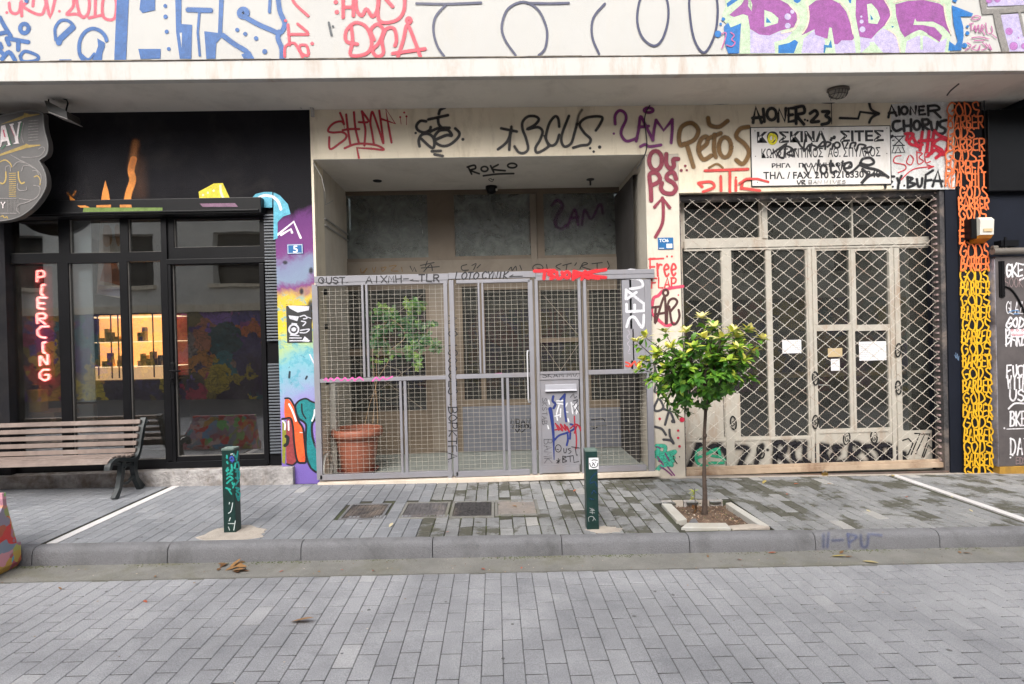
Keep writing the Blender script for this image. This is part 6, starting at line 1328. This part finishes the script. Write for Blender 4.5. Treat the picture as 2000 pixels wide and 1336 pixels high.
# ---- gate tags
ink = Ink((1, YG-T/2-.004, -1), (600, 490), 2.985, .0006)
ink.S('o 82,172,16,16;85,165 90,178', 6).word("UST", 108, 155, 225, 190, 6).S('.228,185,3;.236,184,3', 3).word('AIXMH-', 340, 148, 600, 188, 5.5, rise=-.02).S('!600,172 650,176;600,172 618,166', 3).word('TLR', 648, 138, 775, 178, 7).word('LOTO', 860, 124, 1000, 166, 6.5, slant=.25).word('CYNIK', 1015, 122, 1170, 162, 6.5, slant=.25).S('!1180,150 1255,147;1180,150 1200,140', 4)
ink.done((30, 28, 32), .2, gf, 'black marker tags along the top rail of the gate')
ink.S('1325,118 1440,115;1385,118 1380,162;1440,120 1405,135 1440,150 1420,162;1455,125 1460,160 1490,150 1485,125;o 1515,140,16,18;!1550,165 1555,120;1555,120 1595,135 1552,160;!1620,120 1600,165;1640,130 1600,140 1640,160;1690,115 1650,125 1660,145 1740,155;1560,140 1740,110;1700,160 1620,150', 17); ink.done((215, 20, 35), .35, gf, 'thick red tag on the top rail of the gate', halo=.38)
ink = Ink((1, YG-T/2-.004, -1), (850, 560), 3.71, .0006)
ink.word('ANO ISOGGES*:BOPKTFA.', 97, 205, 158, 1285, 6.5, vert=True, jit=.8); ink.done((30, 30, 36), .2, gf, 'black marker tag written down the left gate post')
ink = Ink((1, YG-T/2, -1), (600, 500), 2.7027, .0006)
ink.S('90,655 100,645 110,660 125,645 140,658 160,642 180,658 200,642 215,658 240,642 250,658 275,640 295,655;345,660 365,640 380,655 400,638 415,652 450,636', 7).S('985,625 1025,622;1000,632 1020,628', 9); ink.done((225, 95, 175), .4, gf, 'pink scribble on the middle rail')
ink = Ink((1, YG-.010, -1), (1040, 720), 6.36, .0008)
ink.word('SKAM.MV', 118, 50, 560, 112, 8, jit=.3).S('540,50 570,45 620,52;.560,98,6', 8); ink.done((26, 26, 30), .2, gs, 'black marker SKAM.MV')
ink.S('300,400 385,398;300,430 380,440;330,450 300,560 310,640;200,390 210,440;350,500 345,600;280,590 350,570;430,430 395,520 440,540;480,420 500,560;540,440 545,560;190,710 200,745;440,620 450,660;500,440 560,540', 20); ink.done((215, 215, 220), .6, gb, 'white spray under the blue tag')
ink.S('258,345 250,400 285,440 262,490', 28).stroke([(220, 500), (240, 620), (255, 760), (262, 880), (265, 1000), (268, 1130)], 46, True, lambda t: 1-.8*t).S('345,385 402,318;402,318 395,400 400,500 418,655', 24).S('275,885 330,830 430,795 520,745 500,700 470,690;435,800 440,880 425,950;470,800 465,870', 22); ink.done((25, 45, 115), .3, gb, 'blue spray strokes on the letterbox panel')
ink.S('285,680 330,770 300,695 375,775 345,685 415,770 395,690 460,790 430,720;520,590 525,690 545,860 542,990;470,740 540,690 595,730 600,770 560,700 520,800;280,760 350,750', 16); ink.done((155, 25, 45), .3, gb, 'dark red spray scrawl on the letterbox panel')
ink.S('o 320,990,36,46;300,1000 325,1008;388,990 392,1040 415,1040 420,990;470,990 440,1000 480,1030 450,1055;!485,970 580,985;530,985 545,1070 560,1070;!375,1085 375,1165;375,1085 420,1095 380,1120 425,1145 375,1165;!430,1090 500,1080;465,1085 470,1155;!505,1080 515,1165 575,1150;!300,1140 340,1160;!320,1115 318,1175;!300,1170 342,1130', 8).S('!470,355 510,310 520,365 550,345;!505,400 560,385;!500,470 560,400;!520,530 570,450 545,480 590,560', 7)
ink.word('SKSTAB', 120, 360, 180, 700, 4, vert=True, jit=.9).word('BAMK', 145, 870, 240, 1180, 4, vert=True, jit=.9); ink.done((34, 32, 36), .2, gb, 'black marker tags OUST BTL and small side scribbles')
ink = Ink((1, YG-.006, -1), (1200, 500), 3.036, .0008)
ink.S('155,92 85,85 70,130;70,130 150,140 165,180 95,195;!68,200 165,275;!75,255 130,215;68,255 70,205;!72,330 175,325;!72,330 72,285;!120,330 120,290;!175,325 175,280;72,420 90,370 120,365 165,425 175,350', 14); ink.done((215, 215, 222), .2, gp, 'white painted letters SKEN turned sideways')
ink.S('80,440 90,460 75,480 90,500 78,520 92,545 80,575 95,580', 5); ink.done((170, 165, 175), .4, gp, 'faint pale drips'); ink.S('68,630 90,640 85,655 68,650;95,655 120,625 130,650 150,625 155,655', 9); ink.done((220, 75, 60), .3, gp, 'small red scribble at the foot of the panel')
# ---- entrance screen tags
ink = Ink((1, RB-.05, -1), (600, 490), 2.985, .0012)
ink.S('!600,90 615,120 625,95 635,120;!660,85 740,68;700,60 690,90;!665,100 770,92;680,120 720,80 730,115;930,80 900,90 905,112 940,112;960,85 985,75 970,110;990,100 1010,80;1175,110 1190,95 1195,115 1215,90 1220,112;1240,85 1250,110;o 1345,100,30,22;1340,100 1375,110;1395,80 1400,110;1480,75 1450,90 1475,108;1490,85 1540,72;1515,78 1510,110;1570,70 1560,85;1590,105 1610,70 1635,75 1600,90 1650,108;1660,75 1720,68;1690,72 1690,105;1750,60 1760,90 1745,110', 5); ink.done((22, 20, 20), .3, es, 'black marker tags across the middle rail')
ink.S('310,105 320,130 350,100 330,130;380,100 390,125 400,95;430,95 440,120 460,95 430,100;480,90 520,85 490,115 530,118;550,95 555,120', 5); ink.done((140, 105, 55), .4, es, 'faint yellow brown tag', dens=.8)
ink = Ink((1, RB-.03, -1), (640, 540), 6.073, .0012)
ink.S('1240,180 1280,145 1330,145 1355,170 1335,230;1310,290 1350,285 1330,320;1360,340 1365,370;1380,380 1385,430 1340,400 1335,440;1375,455 1380,500;1300,455 1270,490;1310,600 1395,595;1340,520 1350,600;1400,880 1330,930 1330,970 1380,1010 1415,1060', 12); ink.done((24, 20, 18), .3, es, 'black tag down the brown panel')
ink = Ink((1, RB-.05, -1), (600, 500), 2.7027, .0012)
ink.word('NDAN', 1075, 860, 1180, 885, 4, jit=.8).word('ZIRNOU', 1080, 888, 1185, 910, 4, jit=.8).S('1100,915 1110,930 1120,912 1130,930 1150,915;1500,865 1560,860 1570,875;1500,900 1580,895;1510,910 1530,905', 4); ink.done((16, 16, 18), .3, es, 'small black tag on the grey lower panel')
ink = Ink((1, RB-.009, -1), (600, 180), 2.7027, .0008)
ink.S('1290,600 1320,570 1350,600 1320,650 1310,700 1340,720 1370,700;1375,710 1395,650 1415,620 1430,700;1395,665 1430,660;1450,700 1465,620 1500,670 1545,590 1560,640;.1598,703,7', 18); ink.done((95, 28, 95), .8, es, 'blurred purple tag 2AM on the glass', dens=.75)
ink.S('1185,600 1190,680 1185,780', 40); ink.done((120, 35, 25), 1.0, es, 'faint red spray on the glass', dens=.5); ink.S('1210,830 1225,825 1240,832;.1242,782,7', 9); ink.done((150, 50, 120), .6, es, 'small pink mark')

# ---- black shop wall
ink = Ink((1, 0, -1), (0, 0), 3.181, .0012)
ink.fill('430,1212 465,1240 500,1290 445,1290').fill('655,1120 675,1190 692,1300 622,1300 635,1200').S('830,990 815,1060 825,1120 800,1200 785,1290', 40).fill('765,1260 830,1240 815,1300 745,1300'); ink.done((222, 135, 40), .35, bw, 'orange flames above the shop window')
ink.S('845,890 835,930 825,1000 820,1040', 60).S('420,1200 440,1220;470,1190 455,1215', 18); ink.done((200, 120, 40), 1.0, bw, 'soft orange spray fading upwards', dens=.45)
ink.S('860,1010 870,1200', 120); ink.done((120, 70, 30), 1.0, bw, 'faint brown overspray', dens=.2)
ink.fill('1235,1192 1330,1140 1385,1138 1455,1290 1245,1290'); ink.done((222, 205, 45), .1, bw, 'yellow flap shape'); ink.S('1370,1155 1375,1200 1410,1275', 14).S('.1262,1212,9;.1292,1198,8;.1328,1185,9', 9); ink.done((240, 235, 190), .3, bw, 'pale highlights on the yellow flap')
ink.fill('1080,1235 1195,1235 1195,1290 1075,1290'); ink.done((150, 85, 90), .1, bw, 'dull pink block')
# mural on the column
CL = (1, -.001, -1)
ink = Ink(CL, (530, 360), 4.453, .0006)
ink.dot(345, 1060, 45, 75).dot(350, 1150, 32, 70).dot(262, 930, 26, 40).dot(120, 680, 30, 24).dot(345, 750, 26, 40); ink.at((530, 650), 4.453); ink.S('160,340 155,390;300,400 310,380;380,330 382,360', 20); ink.done((35, 32, 45), .7, mc, 'dark smudges', dens=.85)
ink.at((530, 360), 4.453).S('!30,460 195,325 255,465;!85,440 170,390 180,420', 18); ink.at((530, 650), 4.453).S('!335,190 375,275', 10); ink.done((225, 215, 228), .25, mc, 'white angular strokes')
# teal arc at the top left of the column
ink = Ink(CL, (0, 0), 3.181, .0022); ink.fill('1700,1195 1740,1215 1790,1270 1805,1330 1760,1345 1715,1390 1700,1330'); ink.fill('1700,1210 1725,1250 1725,1480 1700,1490'); ink.done((85, 170, 195), .1, mc, 'light blue shape'); ink.S('1700,1225 1730,1255 1745,1300', 18); ink.done((225, 235, 240), .4, mc, 'white highlight')
ink = Ink((1, 0, -1), (0, 0), 3.181, .0022); ink.fill('1555,1240 1590,1205 1640,1193 1692,1193 1692,1290 1550,1290'); ink.done((85, 170, 195), .1, bw, 'light blue arch'); ink.S('1590,1240 1640,1215 1690,1220', 16); ink.done((225, 235, 240), .4, bw, 'white highlight')
ink = Ink(CL, (530, 650), 4.453, .0026)
ink.fill([(220, 640), (245, 595), (300, 575), (350, 600), (395, 620), (405, 680), (395, 730), (355, 790), (355, 900), (375, 960), (415, 1040), (418, 1190), (385, 1210), (340, 1170), (305, 1070), (300, 800), (240, 740), (215, 690)], True); ink.done((20, 128, 132), .05, mc, 'teal bulb shape')
ink.fill([(118, 590), (150, 580), (195, 640), (230, 760), (270, 830), (285, 950), (300, 1100), (265, 1125), (225, 1100), (205, 960), (190, 830), (175, 745), (118, 735)], True); ink.done((238, 95, 40), .05, mc, 'orange finger shape')
ink.fill([(135, 760), (165, 745), (188, 800), (195, 960), (215, 1120), (180, 1145), (135, 1135), (130, 960)], True); ink.done((150, 60, 62), .05, mc, 'brick red finger shape')
ink.fill('95,760 128,770 130,900 120,1140 95,1130'); ink.done((140, 140, 40), .05, mc, 'olive strip')
ink.S('120,570 165,575 205,640 215,620 245,590 300,572 350,598 400,615', 14).S('205,640 235,760 275,830 290,950 303,1110 270,1130 225,1110 200,960 190,830 170,745 125,745 95,750', 16).S('215,690 240,745 300,795 300,900 305,1070 345,1175 400,1215', 16).S('400,690 390,740 355,795 358,900 385,985 415,1035', 16).S('135,1140 185,1150 222,1120', 12).S('130,900 145,915 140,960 120,980', 26).S('265,620 270,690 300,745', 12); ink.done((18, 22, 30), .25, mc, 'black outlines')
ink.S('155,620 185,680 215,765', 16).S('100,765 120,790 118,840;150,770 152,845', 13).S('378,670 372,720 355,765', 13).S('250,865 272,868', 6); ink.done((232, 235, 240), .35, mc, 'white highlights')
ink.dot(400, 970, 26, 60).dot(395, 880, 22, 50); ink.done((185, 160, 215), .8, mc, 'pale violet spots', dens=.7)
# poster on the column
h = RX(560, 597, 609, 669, Y=-.003); po2 = E_('bill_poster', ((h[0]+h[1])/2, -.004, h[2]), 'black and white pasted bill poster, torn at the top, on the muralled column', 'poster')
b = B(); b.box(h[0], h[1], -.0062, -.0045, h[2], h[3]); pp_ = O('sheet', b, M['ink'], po2)
ink = Ink((1, -.0064, -1), (530, 360), 4.453, .0006)
ink.fill('145,1055 330,1060 325,1095 230,1115 160,1080').fill('150,1140 240,1150 225,1190 160,1170').ring(195, 1262, 42, 42, 14).dot(195, 1262, 22); ink.S('250,1150 290,1140 310,1165 280,1170;262,1190 300,1200 275,1230;255,1270 330,1260 300,1290 250,1290;180,1210 220,1215', 9).S('300,1150 345,1165', 6).word('WN', 170, 1250, 218, 1275, 4)
ink.at((530, 650), 4.453).S('!160,45 260,45;!160,70 330,68;!165,20 240,25', 9).fill('265,75 290,30 320,55 330,80'); ink.done((205, 205, 215), .3, pp_, 'white letters and shapes printed on the poster', name='print')
# roller casing colour patches
ink = Ink((1, -.075, -1), (0, 0), 3.181, .0012)
ink.fill('520,1290 1010,1290 1010,1322 515,1322'); ink.done((95, 120, 45), .05, cs, 'olive green patch'); ink.fill('600,1275 690,1272 690,1289 600,1289').fill('745,1272 815,1272 820,1289 745,1289').fill('480,1278 530,1276 560,1289 500,1290'); ink.done((200, 125, 45), .1, cs, 'orange flame ends'); ink.fill('1240,1265 1460,1262 1480,1285 1260,1285'); ink.done((120, 85, 110), .1, cs, 'dull violet patch')
# kerb graffiti
ink = Ink((1, KERBF-.003, -1), (1000, 880), 2., .006); ink.S('1215,325 1215,375;1235,320 1230,375;1310,325 1315,375;1310,325 1345,335 1320,355;1360,330 1365,372 1385,370 1390,325;1250,350 1290,348;1400,325 1440,330', 14); ink.done((40, 70, 140), 1.0, kerb, 'faded blue paint on the kerb stone', dens=.4, name='kerb_paint')

# ================================================================ SCROLL SHAPED SHOP SIGN
YV = -.26
PV = lambda x, y, Y=YV: U(x/5.14, 190+y/5.14, Y)
c = PV(-20, 1250)
vs_ = E_('scroll_sign', (c.x, YV, PV(0, 1250).z), 'dark grey ornate scroll shaped shop sign with gold trim at the upper left', 'sign')
half = [(-20, 190), (40, 170), (150, 150), (260, 125), (350, 130), (425, 150), (442, 175), (445, 260), (460, 350), (485, 440), (490, 520), (470, 580), (430, 610), (400, 640), (435, 700), (465, 780), (472, 880), (445, 960), (380, 1060), (290, 1150), (180, 1215), (60, 1245), (-20, 1250)]
cp = catmull(half, 4); mir = [(-40-p[0], p[1]) for p in cp[::-1]][1:-1]
b = B(); b.prism([PV(*p) for p in cp+mir], (0, .05, 0)); sbm = surf('sign_grey', (.085, .08, .078), .15, 4, .5, None); sb_ = O('sign_panel', b, sbm, vs_)
b = B(); o_ = [PV(p[0], p[1], YV-.001) for p in cp]; i_ = [PV(-20+(p[0]+20)*.955, 690+(p[1]-690)*.955, YV-.001) for p in cp]; n = len(cp)
b.tube([PV(-20+(p[0]+20)*.985, 690+(p[1]-690)*.985, YV-.003) for p in cp], .006, 6); O('rim', b, surf('rim_grey', (.16, .155, .15), .1, 4, .4, None), vs_)
ink = Ink((1, YV, -1), (0, 190), 5.14, .0012)
ink.fill('-40,300 0,275 240,180 395,165 400,175 250,205 210,225 0,275 -40,300').fill('245,155 300,172 235,185'); ink.fill('-40,600 0,570 240,480 400,475 410,485 270,510 0,590 -40,615').fill('262,465 300,482 235,492')
ink.S('0,650 50,630 100,660 118,700', 10).S('345,800 380,790 405,830 402,880', 9).S('60,750 58,830 30,868 5,860;185,750 190,820 215,865 245,855', 12)
for k_ in range(12): ink.S('!95,%d 160,%d' % (765+k_*21, 762+k_*21), 6)
ink.S('10,1200 30,1190 45,1210 70,1200 78,1215', 9); ink.done((165, 140, 75), .15, sb_, 'gold trim, ribs and scrolls')
ink.S('110,580 200,630 300,680 370,730 415,790 410,860;130,700 180,650 250,660;60,740 60,700 100,690 110,740;390,520 430,500 450,530 400,590 300,605 220,600;220,740 240,690 300,690 340,710;330,740 370,740 390,780;340,885 400,900 395,970 330,1030 200,1020;180,870 190,930 260,935 270,905;200,1165 170,1130 190,1080 260,1060 330,1030;240,260 220,380 240,460;0,1018 165,1018;0,1165 165,1165', 9)
for k_ in range(8): ink.S('!290,%d 385,%d' % (240+k_*28, 232+k_*28), 8)
for k_ in range(9): ink.S('!%d,1030 %d,1150' % (80+k_*14, 80+k_*14), 3)
ink.done((125, 120, 118), .3, sb_, 'grey scroll ornament')
ink.fill('95,275 140,262 145,275 132,282 168,395 190,260 178,258 215,240 222,250 205,265 185,400 190,455 200,465 140,470 140,462 160,455 150,400 110,290').fill('15,290 55,280 105,470 118,478 70,492 68,485 85,478 75,440 25,450 10,500 -20,510 5,480'); ink.word('Y', 12, 1055, 58, 1112, 8); ink.done((215, 205, 205), .05, sb_, 'white serif letters AY')
ink.fill('30,330 45,400 62,405 45,325').S('!110,300 150,395', 5); ink.done((190, 90, 110), .3, sb_, 'pink shading in the letters')
ink.S('!225,250 195,400;!120,490 70,320;!60,480 20,520', 6); ink.done((40, 120, 80), .3, sb_, 'green edge shading')
b = B(); b.tube([PV(300, 200, YV+.05), PV(300, 180, -.001)], .012, 8); O('wall_arm', b, M['black_metal'], vs_); b = B(); b.tube([PV(300, 700, YV+.05), PV(300, 700, -.001)], .012, 8); O('wall_arm', b, M['black_metal'], vs_)

# ================================================================ SMALL DIRT
rnd = random.Random(101); b = B()
def blob3(b, x, y, z, r, h, n=7, a=0.):
    ang = rnd.uniform(0, 6); ring = [(x+r*rnd.uniform(.7, 1.2)*cos(ang+2*pi*k/n), y+r*rnd.uniform(.7, 1.2)*sin(ang+2*pi*k/n), z) for k in range(n)]
    b.add(ring+[(x, y, z+h)], [(k, (k+1) % n, n) for k in range(n)], a)
for k in range(2600):                      # moss and grit in the corner between kerb and gutter, and along some joints
    x = rnd.uniform(-5, 5); 
    if sin(x*3.1)+sin(x*7.7+1)+rnd.gauss(0, .7) < .1: continue
    y = KERBF-.008-abs(rnd.gauss(0, .022)); blob3(b, x, y, gz(x)-.1175, rnd.uniform(.002, .008), rnd.uniform(.001, .005))
for k in range(900):
    x = rnd.choice([round(rnd.uniform(-.6, 1.3), 1), round(rnd.uniform(1.4, 4.5), 1)])+rnd.gauss(0, .003); y = rnd.uniform(KERBB, WY1); blob3(b, x, y, gz(x)-.004, rnd.uniform(.003, .008), rnd.uniform(.003, .006))
O('moss', b, surf('moss', (.075, .095, .03), .4, 20, .95, (100, .8, .004), (.14, .12, .07), .6), kind='stuff', label='green brown moss and grit along the kerb foot and paver joints', recalc=False)
b = B()
for k in range(420):
    x = rnd.uniform(-5, 5); y = rnd.choice([rnd.uniform(-4.2, GUT), rnd.uniform(GUT, KERBF-.01), rnd.uniform(GUT, KERBF-.01), rnd.uniform(KERBB, -.05)])
    z = (-.1195 if y < GUT else (-.1165 if y < KERBF else .001)); blob3(b, x, y, gz(x)+z, rnd.uniform(.0015, .006), rnd.uniform(.001, .003), a=rnd.random())
O('grit', b, m if False else bpy.data.materials['litter_bits'], kind='stuff', label='loose grit and crumbs on the gutter and pavers', attr='rnd', recalc=False)
b = B()
for k in range(70):
    x = rnd.uniform(-4.5, 4.5); y = rnd.uniform(-3.9, GUT-.02) if k % 2 else rnd.uniform(KERBB+.02, -.1)
    z = -.1192 if y < GUT else .0012
    if skip(x, y): continue
    n = 12; r = rnd.uniform(.006, .016); ring = [(x+r*rnd.uniform(.8, 1.15)*cos(2*pi*i/n), y+r*rnd.uniform(.8, 1.15)*sin(2*pi*i/n), gz(x)+z) for i in range(n)]
    b.add(ring+[(x, y, gz(x)+z+.0015)], [(i, (i+1) % n, n) for i in range(n)])
O('gum_spots', b, surf('old_gum', (.11, .11, .112), .3, 30, .8, None), kind='stuff', label='flattened dark gum spots on the pavers', recalc=False)
